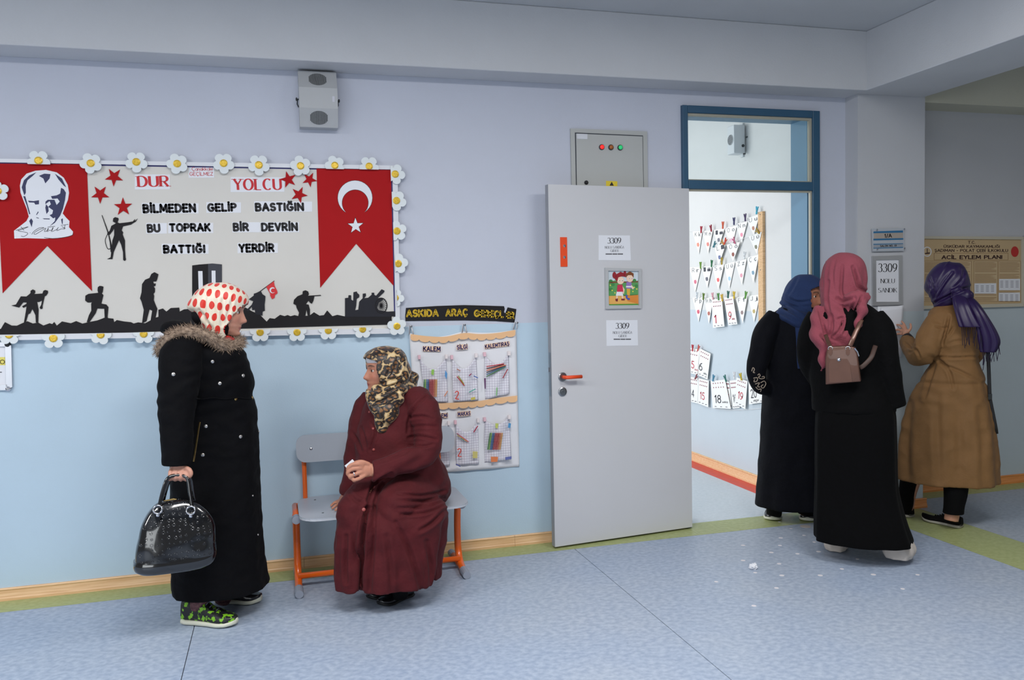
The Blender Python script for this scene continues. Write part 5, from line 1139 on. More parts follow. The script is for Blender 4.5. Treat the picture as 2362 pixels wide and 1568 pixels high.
def shoe(parent, heel, toe, W, H_, m_up, m_sole, sole=.022, lace=None, name='shoe', ankle=True):
    """shoe along heel->toe on the floor; upper, sole and laces as parts"""
    A = Vector(heel); B = Vector(toe); ex_ = B-A; Ln = ex_.length; ex_.normalize(); ey_ = Vector((-ex_.y, ex_.x, 0)); uz = Vector((0, 0, 1))
    o = bpy.data.objects.new(name, None); COL.objects.link(o); o.parent = parent; o.matrix_parent_inverse = parent.matrix_world.inverted(); o.location = A; o.empty_display_size = .05
    bpy.context.view_layer.update()
    wt = [(0, .62), (.1, .82), (.3, .80), (.5, .86), (.7, 1.0), (.85, .9), (.95, .6), (1, .25)]
    ht = [(0, .92), (.12, 1.0), (.3, .98), (.42, .86), (.6, .62), (.8, .46), (.93, .38), (1, .2)]
    def rg(k0, k1, zf0, zf1, grow):
        out = []
        for i in range(22):
            t = i/21; w_ = ipl(wt, t)*W/2*grow; h_ = ipl(ht, t)*H_; base = .012*max(0, (t-.75)/.25)**2; x = Ln*(t*(1+.02*(grow-1))); ring = []
            for j in range(20):
                a = 2*pi*j/20; c, s = cos(a), sin(a)
                z0, z1 = zf0(h_)+base, zf1(h_)+base; zz = (z0+z1)/2+(z1-z0)/2*math.copysign(abs(s)**.6, s); nar = 1-.42*max(0, (zz-sole)/H_)
                ring.append(A+ex_*x+ey_*(w_*nar*math.copysign(abs(c)**.7, c))+uz*zz)
            out.append(ring)
        return out
    put('upper', MB().rings(rg(0, 1, lambda h: sole*.5, lambda h: max(sole+.01, h), 1)), m_up, o, smooth=True)
    put('sole', MB().rings(rg(0, 1, lambda h: 0, lambda h: sole, 1.07)), m_sole, o, smooth=True)
    if lace:
        for t in (.46, .52, .58, .64):
            h_ = ipl(ht, t)*H_; w_ = W*.2
            put('lace', MB().tube([A+ex_*Ln*t-ey_*w_+uz*(h_-.008), A+ex_*Ln*(t+.02)+uz*(h_+.004), A+ex_*Ln*t+ey_*w_+uz*(h_-.008)], .0028, 6), lace, o, smooth=True)
    return o
def surf_button(parent, L, x, y, v, r, m, name='button'):
    p = L.p(x, y, v); d = (CAM-p).normalized(); return put(name, MB().lathe(p, d, [(r, -.004), (r, .001), (r*.7, .003)], 14), m, parent, smooth=True)
def cast(me_obj, x, y):
    """world point and normal where the view ray of a pixel meets a mesh"""
    from mathutils.bvhtree import BVHTree
    me = me_obj.data
    if 'bvh' not in CACHE or CACHE['bvh'][0] is not me: CACHE['bvh'] = (me, BVHTree.FromPolygons([v.co[:] for v in me.vertices], [p.vertices[:] for p in me.polygons]))
    d = ray(x, y).normalized(); h = CACHE['bvh'][1].ray_cast(CAM, d)
    return (h[0], h[1]) if h[0] is not None else (None, None)
CACHE = {}
def stud(parent, surf, x, y, r, m, name='button'):
    p, n = cast(surf, x, y)
    if p is None: return None
    return put(name, MB().lathe(p, n, [(r, -.002), (r, .0015), (r*.7, .0035)], 14), m, parent, smooth=True)
def on_surf(surf, pts, lift=.003, v=None):
    out = []
    for x, y in pts:
        p, n = cast(surf, x, y)
        if p is not None: out.append(p+n*lift)
    return out
def person(name, L, label): return thing('person', (L.o.x, L.o.y, 0), label, 'person')
# ================================================================== standing woman in black parka, polka dot scarf
L1 = Local(-.277, -.58)
p1 = person('person', L1, 'woman in black parka and red polka dot headscarf holding a black handbag')
SK1 = (206, 150, 128)
# coat
M_parka = cloth('black_parka', (7, 7, 10), .15, .3, 40, .8, .08)
fd = lambda t, z: sin(5*t+.6)+.6*sin(9*t+2)
mb = MB()
rows_loft(mb, L1, [(764, 445, 500, .01, .06), (780, 420, 535, .01, .12), (796, 402, 554, .01, .16), (820, 392, 567, .01, .178), (860, 390, 582, .02, .175), (888, 392, 587, .02, .17), (914, 398, 581, .02, .155, .002), (930, 396, 588, .03, .155, .012), (975, 393, 594, .04, .155, .012), (1080, 390, 599, .04, .16, .012), (1190, 390, 603, .04, .17, .016), (1270, 390, 609, .04, .18, .02), (1330, 391, 616, .04, .19, .022), (1354, 392, 622, .04, .2, .024)], fold=fd)
slv = [L1.l(436, 792, -.10), L1.l(418, 822, -.155), L1.l(414, 870, -.185), L1.l(408, 945, -.205), L1.l(408, 1020, -.215), L1.l(408, 1072, -.22)]
limb(mb, [L1.w(p) for p in slv], [.075, .090, .088, .077, .066, .060], 24, 5)
slf = [L1.l(470, 792, .12), L1.l(478, 830, .18), L1.l(480, 950, .22), L1.l(490, 1070, .2)]
limb(mb, [L1.w(p) for p in slf], [.07, .085, .07, .055], 20, 4)
mb.ell(L1.p(410, 757, .02), (.075, .11, .040), 20, 12)
me = remesh(mb, 'parka', .007, 4)
w1 = wrinkle(.005, 9, 1, 1.6)
def fdis(c, n):
    d = w1(c, n); z = c.z
    return d+.004*sin(60*z+8*noise.noise(c*6))*(.5 if z > .75 else 0)*max(0, min(1, (z-.75)*6))
displace(me, fdis)
coat1 = put('parka', me, M_parka, p1, label='long black parka')
# body
mb = MB(); fw1 = (L1.u*cos(radians(12))-L1.v*sin(radians(12)))
hd1 = Head(L1.p(515, 715, 0), fw1, pitch=radians(9), k=1.0).add(mb)
limb(mb, [L1.p(500, 745, 0), L1.p(490, 790, 0), L1.p(490, 830, 0)], [.055, .056, .07])
rows_loft(mb, L1, [(800, 455, 540, .02, .09), (860, 440, 555, .03, .10), (930, 440, 555, .03, .09), (1010, 440, 560, .04, .10), (1060, 450, 555, .04, .09)], 3, 24)
limb(mb, [L1.p(490, 1040, -.01), L1.p(488, 1200, -.03), L1.p(466, 1360, -.04), L1.p(457, 1402, -.05)], [.07, .055, .043, .036])
limb(mb, [L1.p(500, 1040, .07), L1.p(510, 1200, .09), L1.p(520, 1350, .10), L1.p(516, 1374, .11)], [.075, .055, .040, .032])
limb(mb, [L1.w(p) for p in slv[:5]]+[L1.p(411, 1082, -.225)], [.05, .05, .046, .040, .034, .030])
limb(mb, [L1.w(p) for p in slf], [.05, .048, .04, .03])
# right hand closed round the bag handles
mb.ell(L1.p(412, 1084, -.228), (.040, .024, .028), 16, 10)
for i in range(4):
    x = 393+i*12.5; finger(mb, [L1.p(x, 1087, -.250), L1.p(x-1, 1098, -.262), L1.p(x-1, 1105.5, -.252), L1.p(x, 1104, -.228), L1.p(x, 1096, -.220)], .0098 if i else .0085)
finger(mb, [L1.p(426, 1078, -.245), L1.p(437, 1083, -.262), L1.p(441, 1092, -.268), L1.p(438, 1099, -.262)], .0098)
me = remesh(mb, 'body', .0045, 2, .4); paint(me, SK1, hd1)
body1 = put('body', me, M_SKIN, p1); eyes(hd1, p1)
# headscarf with red dots
def dots_mat():
    m = bpy.data.materials.new('polka_dot_silk'); m.use_nodes = True; nt = m.node_tree; n = nt.nodes; L = nt.links; b = n['Principled BSDF']
    a = n.new('ShaderNodeAttribute'); a.attribute_name = 'pat'; s = n.new('ShaderNodeSeparateXYZ'); L.new(a.outputs['Vector'], s.inputs[0])
    def mth(op, x, y=None):
        q = n.new('ShaderNodeMath'); q.operation = op
        for i, v in enumerate((x, y)):
            if v is None: continue
            if isinstance(v, (int, float)): q.inputs[i].default_value = v
            else: L.new(v, q.inputs[i])
        return q.outputs[0]
    u, v = s.outputs[0], s.outputs[1]
    row = mth('FLOOR', mth('DIVIDE', v, .046)); us = mth('ADD', mth('DIVIDE', u, .031), mth('MULTIPLY', row, .5))
    du = mth('MULTIPLY', mth('SUBTRACT', mth('FRACT', us), .5), .031); dv = mth('MULTIPLY', mth('SUBTRACT', mth('FRACT', mth('DIVIDE', v, .046)), .5), .046)
    d = mth('ADD', mth('POWER', mth('DIVIDE', du, .0098), 2), mth('POWER', mth('DIVIDE', dv, .0158), 2)); k = mth('LESS_THAN', d, 1)
    mx = n.new('ShaderNodeMix'); mx.data_type = 'RGBA'; L.new(k, mx.inputs[0]); mx.inputs[6].default_value = srgb((232, 220, 200)); mx.inputs[7].default_value = srgb((214, 48, 34)); L.new(mx.outputs[2], b.inputs['Base Color'])
    b.inputs['Roughness'].default_value = .45; b.inputs['Sheen Weight'].default_value = .2
    return m
mb = MB()
rows_loft(mb, L1, [(652.5, 488, 522, .0, .03), (657, 474, 536, .0, .055), (668, 456, 556, .0, .085), (684, 443, 572, 0, .098), (698, 434, 573, 0, .100), (708, 434, 569, 0, .100), (722, 450, 565, 0, .098), (745, 460, 560, 0, .092), (765, 470, 548, 0, .085), (785, 474, 540, 0, .08), (800, 476, 532, 0, .075)], sub=4, n=64, power=.95)
me = remesh(mb, 'headscarf', .0055, 3)
def fs(c, n):
    q = hd1.i(c); a = atan2(q.z, -q.x+.05)
    return .0035*sin(18*q.x+34*q.z*.3+5*noise.noise(c*9))*max(0, min(1, (.06-q.z)*12))+.002*noise.noise(c*22)
displace(me, fs)
displace(me, creases([([(780, 200), (770, 280), (775, 400)], .008, 3), ([(650, 180), (640, 280), (655, 400)], .007, 3), ([(715, 150), (730, 260), (715, 420)], .007, 3), ([(860, 180), (830, 280), (800, 380)], .007, 3), ([(600, 280), (640, 340), (700, 430)], .008, 3)], zc(280, 630, 3.335)))
bm = bmesh.new(); bm.from_mesh(me); kill = []
for f in bm.faces:
    q = hd1.i(f.calc_center_median())
    zl = q.z; ed = ipl([(-.13, .030), (-.11, .038), (-.08, .030), (-.045, .046), (-.02, .056), (.01, .072), (.03, .088), (.045, .102)], zl)
    if q.x > ed and abs(q.y) < .085 and q.z < .045 and q.z > -.128: kill.append(f)
    elif q.z < .045 and q.x > .02 and abs(q.y) < .02 and q.z < -.11: kill.append(f)
bmesh.ops.delete(bm, geom=kill, context='FACES'); bm.to_mesh(me); bm.free()
at = me.attributes.new('pat', 'FLOAT_VECTOR', 'POINT')
for i, v in enumerate(me.vertices):
    q = hd1.i(v.co); r = Vector((q.x, abs(q.y)+.02, q.z)); rho = r.angle(Vector((0, 1, 0))) if r.length > 1e-6 else 0; ps = atan2(q.z, q.x)
    at.data[i].vector = (rho*.115*cos(ps)+.012+(.02 if q.y > 0 else 0), rho*.115*sin(ps)+.006, 0)
sc1 = put('headscarf', me, dots_mat(), p1, label='cream headscarf with red polka dots'); sd = sc1.modifiers.new('thick', 'SOLIDIFY'); sd.thickness = .004; sd.offset = 0
# dark underscarf at nape and cheek, red patterned knot under the chin
M_blk = cloth('black_jersey', (24, 23, 26), .1, .2)
mb = MB(); hd1.ell(mb, (-.075, -.0, -.035), (.062, .078, .052)); hd1.ell(mb, (-.005, 0, -.05), (.068, .0765, .088)); limb(mb, [hd1.w((.03, 0, -.13)), hd1.w((-.01, 0, -.15)), hd1.w((-.02, 0, -.19))], [.05, .062, .068])
put('underscarf', remesh(mb, 'underscarf', .007, 3), M_blk, p1)
mb = MB(); limb(mb, [L1.p(520, 781, -.06), L1.p(530, 785, -.07), L1.p(540, 786, -.05)], [.018, .02, .012]); put('scarf_knot', remesh(mb, 'scarf_knot', .005, 2), mat('red_black_print', (190, 40, 34), .5, c2=(30, 22, 24), vs=45), p1)
# fur collar
M_fur = mat('brown_fur', (112, 94, 80), .9, c2=(170, 148, 128), vs=60)
fp = crom([tuple(L1.p(*q)) for q in ((371, 812, -.03), (376, 800, -.10), (392, 780, -.15), (420, 766, -.17), (455, 767, -.17), (485, 777, -.165), (507, 792, -.15), (525, 800, -.12), (545, 793, -.05), (552, 788, .03), (535, 780, .12), (480, 768, .15), (420, 768, .12), (380, 790, .05))], 6)
mb = MB(); mb.tube([Vector(p) for p in fp], .024, 10)
rf = random.Random(3)
for p in fp:
    for k in range(85):
        d = Vector((rf.gauss(0, 1), rf.gauss(0, 1), rf.gauss(0, 1))).normalized(); b0 = Vector(p)+Vector((rf.uniform(-.012, .012), rf.uniform(-.012, .012), rf.uniform(-.01, .01)))
        a = b0+d*.020; tip = a+(d+Vector((rf.uniform(-.5, .5), rf.uniform(-.5, .5), rf.uniform(-.7, .2)))).normalized()*rf.uniform(.012, .026); s = d.orthogonal().normalized()*.0016
        mb.add([a-s, a+s, tip], [(0, 1, 2)])
put('fur_collar', mb.mesh('fur_collar', fix=False), M_fur, p1, label='brown fur hood trim')
M_snap = mat('silver_snap', (196, 192, 188), .3, metal=.9); M_brass = mat('brass', (176, 150, 96), .3, metal=1)
for x, y in ((400, 863), (490, 834), (507, 884), (561, 866), (475, 983), (468, 1049), (523, 834-35), (597, 995), (555, 1007), (583, 1143), (595, 1233)): stud(p1, coat1, x, y, .0085 if x < 590 and y < 1100 else .0045, M_snap, 'snap_button')
for x, y in ((544, 920), (582, 917)): stud(p1, coat1, x, y, .008, M_brass, 'cord_stop')
zp1 = on_surf(coat1, [(461, 973), (458, 990), (455, 1010), (452, 1030), (449, 1050), (447, 1064)], .002)
if len(zp1) > 1: put('pocket_zip', MB().tube(zp1, .0042, 6), M_brass, p1)
cd = on_surf(coat1, [(452+i*8.5, 918+1.5*sin(i)) for i in range(16)], .002)
if len(cd) > 2: put('waist_cord', MB().tube(cd, .0035, 6), M_parka, p1)
# leggings and trainers
M_leg = mat('plum_leggings', (70, 38, 48), .8, c2=(120, 84, 84), vs=70)
for pts in ([L1.p(474, 1330, -.03), L1.p(462, 1380, -.05), L1.p(455, 1405, -.05)], [L1.p(522, 1330, .10), L1.p(518, 1365, .11), L1.p(512, 1388, .12)]):
    mb = MB(); limb(mb, pts, [.05, .044, .034], 18); put('legging', mb, M_leg, p1, smooth=True)
M_tr = mat('camouflage_mesh', (26, 26, 30), .45, c2=(128, 190, 40), vs=42); M_tr.node_tree.nodes['Color Ramp'].color_ramp.elements[0].position = .53; M_tr.node_tree.nodes['Color Ramp'].color_ramp.elements[1].position = .575
M_sole = mat('cream_sole', (214, 214, 196), .6)
h_, t_ = fl(424, 1440), fl(546, 1449); M_glace = mat('grey_lace', (96, 100, 110), .7)
shoe(p1, h_+Vector((0, .03, 0)), t_+Vector((0, .03, 0)), .098, .118, M_tr, M_sole, .026, M_glace)
h_, t_ = fl(500, 1392), fl(603, 1395); shoe(p1, h_+Vector((0, .03, 0)), t_+Vector((0, .03, 0)), .095, .110, mat('black_sequin', (24, 24, 28), .25), M_sole, .026, M_glace)

# ------------------------------------------------ black patent handbag
LB = Local(-.475, -.85)
bg = thing('handbag', LB.p(402, 1312, 0), 'glossy black domed handbag with embossed monogram in her hand', 'handbag')
def patent():
    m = mat('black_patent', (12, 12, 15), .16, coat=.8, spec=.6); nt = m.node_tree; n = nt.nodes; L = nt.links
    a = n.new('ShaderNodeAttribute'); a.attribute_name = 'pat'; v = n.new('ShaderNodeTexVoronoi'); v.inputs['Scale'].default_value = 44; v.inputs['Randomness'].default_value = .35; L.new(a.outputs['Vector'], v.inputs['Vector'])
    r = n.new('ShaderNodeValToRGB'); r.color_ramp.elements[0].position = .16; r.color_ramp.elements[1].position = .24; e = r.color_ramp.elements.new(.32); e.color = (0, 0, 0, 1); r.color_ramp.elements[0].color = (0, 0, 0, 1); r.color_ramp.elements[1].color = (1, 1, 1, 1)
    L.new(v.outputs['Distance'], r.inputs[0]); bp = n.new('ShaderNodeBump'); bp.inputs['Strength'].default_value = .35; bp.inputs['Distance'].default_value = .004; L.new(r.outputs[0], bp.inputs['Height']); L.new(bp.outputs[0], n['Principled BSDF'].inputs['Normal']); return m
M_pat = patent(); M_plain = mat('black_patent_trim', (10, 10, 13), .14, coat=.9, spec=.6)
mb = MB()
R_ = [(1152, 380, 420, 0, .012), (1155, 366, 436, 0, .024), (1163, 352, 458, 0, .036), (1180, 337, 478, 0, .050), (1205, 324, 493, 0, .062), (1235, 316, 499, 0, .072), (1262, 311, 500, 0, .078), (1284, 308, 499, 0, .082)]
rows_loft(mb, LB, R_, sub=4, n=64, power=.62, fold=None)
me = smooth_by_angle(mb.mesh('shell'), 60)
def fb_(c, n):
    u = (c-LB.o).dot(LB.u); return .006*sin(34*u+6*c.z)*max(0, min(1, (.45-c.z)*7))+.003*noise.noise(c*18)
displace(me, fb_)
at = me.attributes.new('pat', 'FLOAT_VECTOR', 'POINT')
for i, v in enumerate(me.vertices): at.data[i].vector = ((v.co-LB.o).dot(LB.u), v.co.z, 0)
put('shell', me, M_pat, bg)
mb = MB(); rows_loft(mb, LB, [(1282, 307, 500, 0, .083), (1290, 306, 499, 0, .086), (1302, 310, 494, 0, .084), (1309, 322, 482, 0, .076)], sub=3, n=64, power=.6); put('base_band', smooth_by_angle(mb.mesh('base_band'), 60), M_plain, bg)
for v in (-.028, .028):
    hp = crom([tuple(LB.p(366, 1172, v*1.6)), tuple(LB.p(376, 1130, v)), tuple(LB.p(388, 1102, v*.6)), tuple(LB.p(412, 1096, v*.3)), tuple(LB.p(432, 1103, v*.6)), tuple(LB.p(438, 1135, v)), tuple(LB.p(444, 1172, v*1.6))], 6)
    if v > 0: hp = [tuple(Vector(p)+LB.u*.012) for p in hp]
    put('handle', MB().tube([Vector(p) for p in hp], .0075, 12), M_plain, bg, smooth=True)
for x, y in ((364, 1175), (440, 1177)):
    c = LB.p(x, y, -.070); d = (CAM-c).normalized(); a = d.orthogonal().normalized(); b = d.cross(a)
    put('handle_ring', MB().tube([c+(a*cos(2*pi*k/20)+b*sin(2*pi*k/20))*.017 for k in range(20)], .0035, 8, closed=True), M_chrome, bg, smooth=True)
    put('ring_tab', MB().prism([LB.p(x-9, y+6, -.066), LB.p(x+9, y+6, -.066), LB.p(x+6, y+22, -.074), LB.p(x, y+30, -.078), LB.p(x-6, y+22, -.074)], LB.v*.006), M_plain, bg)
    put('stud', MB().lathe(LB.p(x, y+13, -.070), -LB.v, [(.008, 0), (.007, .004), (.002, .006)], 12), M_chrome, bg, smooth=True)
put('zip', MB().tube([LB.p(378, 1156, .0), LB.p(400, 1151, -.0), LB.p(424, 1155, .0)], .004, 8), M_brass, bg)
# ================================================================== seated woman in maroon coat, leopard print scarf
L2 = Local(.50, -.45)
p2 = person('person', L2, 'woman in maroon coat and leopard print headscarf seated on the bench')
M_mar = cloth('maroon_wool', (76, 19, 24), .12, .25, 70, .8, .25)
mb = MB()
rows_loft(mb, L2, [(888, 885, 945, -.02, .06), (903, 860, 968, -.02, .10), (925, 842, 984, -.02, .145), (960, 830, 994, -.02, .165), (1000, 820, 1000, -.03, .175), (1045, 814, 1010, -.03, .185), (1085, 812, 1028, -.03, .195), (1120, 815, 1041, -.0, .20), (1142, 825, 1040, .03, .19), (1157, 840, 1030, .05, .165)], sub=5, n=56)
# near (left) arm bent across, far (right) arm down to the seat
sl = [L2.l(955, 915, -.09), L2.l(978, 945, -.17), L2.l(988, 1000, -.22), L2.l(978, 1046, -.26), L2.l(930, 1064, -.30), L2.l(880, 1082, -.32), L2.l(860, 1085, -.325)]
limb(mb, [L2.w(p) for p in sl], [.066, .074, .068, .066, .056, .046, .044], 22, 5)
sr = [L2.l(860, 915, .06), L2.l(838, 960, .02), L2.l(824, 1030, -.03), L2.l(812, 1100, -.02), L2.l(800, 1140, -.0)]
limb(mb, [L2.w(p) for p in sr], [.06, .066, .056, .050, .042], 20, 5)
# thighs
th1 = [L2.l(975, 1128, .0), L2.l(945, 1140, -.18), L2.l(915, 1165, -.30), L2.l(912, 1200, -.31)]
th2 = [L2.l(890, 1128, .0), L2.l(860, 1145, -.16), L2.l(822, 1172, -.27), L2.l(818, 1205, -.28)]
limb(mb, [L2.w(p) for p in th1], [.13, .118, .095, .085], 22, 5); limb(mb, [L2.w(p) for p in th2], [.12, .108, .088, .08], 22, 5)
fdk = lambda t, z: sin(7*t+.4)*.8+.7*sin(11*t+1.2)+.5*sin(4*t)
rows_loft(mb, L2, [(1150, 830, 1010, -.20, .11), (1172, 786, 1028, -.235, .145), (1200, 775, 1030, -.25, .155, .02), (1250, 773, 1024, -.25, .158, .05), (1300, 774, 1015, -.25, .162, .07), (1330, 775, 1010, -.25, .165, .08), (1343, 777, 1006, -.25, .165, .08)], sub=5, n=72, fold=fdk)
me = remesh(mb, 'coat', .0065, 4)
w2 = wrinkle(.008, 8, 2, 1.2)
def fm(c, n):
    d = w2(c, n); q = c-L2.o; u = q.dot(L2.u)
    if c.z < .42: d += -.034*gs(u-(-.145+.02*sin(c.z*9)), .015)*max(0, min(1, (.40-c.z)*8))     # front slit
    d += .005*sin(c.z*70+u*40)*gs(c.z-.47, .07)*gs(u-.08, .12)                                    # creases over the lap
    d += .0045*sin(c.z*85-u*30)*gs(c.z-.70, .07)*gs(u-.12, .07)
    return d
displace(me, fm)
z8 = zc(660, 780, 4.611); z9 = zc(650, 1080, 4.4804)
displace(me, creases([([(1490, 620), (1400, 700), (1330, 800), (1300, 900), (1290, 1000)], .012, 3), ([(1310, 850), (1450, 830), (1560, 860)], .008, 3), ([(1300, 950), (1450, 930), (1600, 940)], .007, 3), ([(1300, 1060), (1420, 1040), (1600, 1080)], .009, 3), ([(1310, 1140), (1450, 1150), (1560, 1130)], .008, 3),
 ([(905, 900), (950, 1000), (920, 1100), (900, 1200)], .010, 2.6), ([(800, 950), (830, 1050), (850, 1150)], .008, 3), ([(960, 1330), (1150, 1270), (1300, 1200)], .006, 3), ([(700, 1000), (760, 1090), (800, 1200)], .008, 3.5)], z8))
displace(me, creases([([(1130, 60), (960, 160), (890, 350)], .020, 4), ([(1200, 260), (1450, 280), (1690, 230)], .009, 3), ([(1200, 330), (1450, 340), (1680, 300)], .008, 3), ([(1200, 410), (1500, 400), (1660, 340)], .008, 3), ([(1230, 480), (1480, 460), (1690, 380)], .009, 3), ([(1430, 640), (1560, 560), (1690, 430)], .014, 4),
 ([(880, 400), (850, 600), (830, 900), (815, 1240)], .034, 4.5), ([(960, 400), (950, 700), (930, 1000), (910, 1250)], .012, 4), ([(665, 700), (660, 1000), (665, 1180)], .014, 4), ([(1180, 560), (1300, 800), (1400, 1100), (1450, 1290)], .012, 5), ([(1500, 760), (1540, 1000), (1545, 1220)], .012, 5), ([(1080, 700), (1120, 1000), (1130, 1260)], .009, 5), ([(700, 250), (760, 330), (830, 360)], .008, 4)], z9))
coat2 = put('coat', me, M_mar, p2, label='long maroon coat')
fw2 = (-L2.u*cos(radians(20))-L2.v*sin(radians(20)))
hd2 = Head(L2.p(885, 853, -.05), fw2, pitch=radians(-2), k=.95)
mb = MB(); hd2.add(mb)
limb(mb, [hd2.w((-.015, 0, -.07)), L2.p(905, 905, -.03), L2.p(915, 940, -.02)], [.054, .056, .07])
rows_loft(mb, L2, [(910, 870, 960, -.02, .08), (950, 850, 970, -.02, .11), (1040, 840, 980, -.02, .12), (1110, 850, 1000, 0, .13), (1148, 860, 1000, .03, .11)], 3, 24)
limb(mb, [L2.w(p) for p in sl], [.045, .046, .042, .040, .034, .028, .026]); limb(mb, [L2.w(p) for p in sr], [.045, .044, .038, .032, .028])
limb(mb, [L2.w(p) for p in th1[:3]]+[L2.p(912, 1280, -.29), L2.p(925, 1370, -.26)], [.09, .085, .065, .05, .03]); limb(mb, [L2.w(p) for p in th2[:3]]+[L2.p(845, 1280, -.26), L2.p(890, 1360, -.22)], [.09, .085, .065, .05, .03])
# left hand, holding a card
hv = -.33
mb.ell(L2.p(846, 1084, hv), (.036, .020, .034), 18, 12); limb(mb, [L2.p(872, 1083, -.325), L2.p(855, 1084, hv)], [.030, .030])
for pts in (((836, 1071), (815, 1070), (803, 1078), (802, 1087)), ((834, 1079), (812, 1082), (801, 1091), (806, 1097)), ((836, 1088), (818, 1094), (806, 1100), (812, 1104)), ((842, 1096), (828, 1104), (816, 1107.5), (818, 1109))):
    k = len(pts); finger(mb, [L2.p(x, y, hv-.012-.006*(i in (1, 2))) for i, (x, y) in enumerate(pts)], .0092)
finger(mb, [L2.p(850, 1070, hv-.005), L2.p(834, 1064, hv-.012), L2.p(820, 1066, hv-.008)], .0095)
# right hand resting on the seat
r0 = fl(798, 1146, .44)
limb(mb, [L2.w(sr[3]), L2.w(sr[4]), fl(793, 1152, .43)], [.030, .028, .026]); mb.ell(fl(787, 1158, .422), (.026, .032, .014), 16, 10)
for pts in (((784, 1154), (772, 1159), (764, 1166)), ((787, 1159), (775, 1166), (767, 1172)), ((791, 1164), (781, 1171), (774, 1176)), ((795, 1168), (788, 1174), (783, 1178))):
    finger(mb, [fl(*pts[0], .424), fl(*pts[1], .422), fl(*pts[2], .412)], .0085)
me = remesh(mb, 'body', .0045, 2, .4); paint(me, (196, 134, 108), hd2, lips=(150, 66, 64)); put('body', me, M_SKIN, p2); eyes(hd2, p2)
# ring
rc = L2.p(817, 1092.5, hv-.016); rd = (L2.p(806, 1100, hv-.018)-L2.p(836, 1088, hv-.012)).normalized(); a = rd.orthogonal().normalized(); b = rd.cross(a)
put('ring', MB().tube([rc+(a*cos(2*pi*k/18)+b*sin(2*pi*k/18))*.0105 for k in range(18)], .0026, 8, closed=True), M_chrome, p2, smooth=True)
# leopard scarf
def leopard():
    m = bpy.data.materials.new('leopard_silk'); m.use_nodes = True; nt = m.node_tree; n = nt.nodes; L = nt.links; b = n['Principled BSDF']
    tc = n.new('ShaderNodeTexCoord'); mp = n.new('ShaderNodeMapping'); mp.inputs['Scale'].default_value = (1, 1, 1.25); L.new(tc.outputs['Object'], mp.inputs[0])
    nz = n.new('ShaderNodeTexNoise'); nz.inputs['Scale'].default_value = 22; L.new(mp.outputs[0], nz.inputs['Vector'])
    ad = n.new('ShaderNodeMix'); ad.data_type = 'VECTOR'; ad.inputs[0].default_value = .035; L.new(mp.outputs[0], ad.inputs[4]); L.new(nz.outputs['Color'], ad.inputs[5])
    v = n.new('ShaderNodeTexVoronoi'); v.inputs['Scale'].default_value = 33; v.inputs['Randomness'].default_value = .9; L.new(ad.outputs[1], v.inputs['Vector'])
    r = n.new('ShaderNodeValToRGB'); r.color_ramp.interpolation = 'EASE'; E_ = r.color_ramp.elements
    E_[0].position = .0; E_[0].color = srgb((140, 98, 52)); E_[1].position = .26; E_[1].color = srgb((122, 80, 40))
    for p, c in ((.34, (34, 24, 18)), (.60, (30, 20, 16)), (.67, (178, 146, 98)), (.9, (206, 182, 140))): e = E_.new(p); e.color = srgb(c)
    L.new(v.outputs['Distance'], r.inputs[0]); L.new(r.outputs[0], b.inputs['Base Color']); b.inputs['Roughness'].default_value = .4; b.inputs['Sheen Weight'].default_value = .2; return m
mb = MB()
rows_loft(mb, L2, [(799, 878, 900, -.05, .02), (803, 862, 915, -.05, .05), (812, 846, 928, -.05, .08), (825, 838, 938, -.05, .098), (845, 837, 944, -.05, .104), (865, 842, 946, -.05, .102), (885, 848, 946, -.05, .095), (900, 847, 945, -.05, .095), (915, 850, 940, -.06, .10), (930, 855, 930, -.08, .095)], sub=4, n=64)
rows_loft(mb, L2, [(886, 846, 940, -.09, .055), (900, 845, 940, -.13, .06), (925, 850, 930, -.16, .045), (950, 858, 920, -.175, .035), (975, 866, 906, -.18, .026), (990, 872, 894, -.18, .018), (996, 877, 888, -.18, .01)], sub=4, n=40)
mb.ell(L2.p(944, 876, .0), (.045, .05, .050), 18, 12); mb.ell(L2.p(930, 895, -.04), (.055, .08, .03), 18, 12)
me = remesh(mb, 'headscarf', .0055, 3)
def fl2(c, n):
    q = c-L2.o; u = q.dot(L2.u); z = c.z
    d = .0055*sin(70*z+50*u+4*noise.noise(c*10))*max(0, min(1, (1.14-z)*10))
    return d+.003*sin(60*u-40*z+3*noise.noise(c*8))*max(0, min(1, (u-.0)*14))+.002*noise.noise(c*24)
displace(me, fl2)
displace(me, creases([([(1000, 440), (1150, 430), (1260, 390)], .007, 2.6), ([(830, 490), (1000, 480), (1150, 440), (1280, 400)], .009, 2.8), ([(870, 560), (1050, 520), (1220, 470)], .009, 2.8), ([(880, 620), (1050, 580), (1180, 520)], .008, 2.8), ([(920, 700), (1080, 640), (1200, 560)], .008, 3), ([(1080, 200), (1100, 320), (1050, 440)], .006, 2.6), ([(1180, 150), (1170, 280), (1100, 420)], .006, 2.6), ([(1240, 240), (1200, 350), (1120, 430)], .007, 2.6), ([(1000, 720), (1040, 850), (1010, 960)], .007, 3)], z8))
bm = bmesh.new(); bm.from_mesh(me); kill = []
for f in bm.faces:
    q = hd2.i(f.calc_center_median()); e = ipl([(-.098, .066), (-.075, .054), (-.04, .047), (0, .047), (.03, .058), (.05, .070), (.066, .10)], q.z)
    if q.x > e and abs(q.y) < .085 and -.098 < q.z < .066: kill.append(f)
bmesh.ops.delete(bm, geom=kill, context='FACES'); bm.to_mesh(me); bm.free()
s2 = put('headscarf', me, leopard(), p2, label='leopard print headscarf'); sd = s2.modifiers.new('thick', 'SOLIDIFY'); sd.thickness = .004; sd.offset = 0
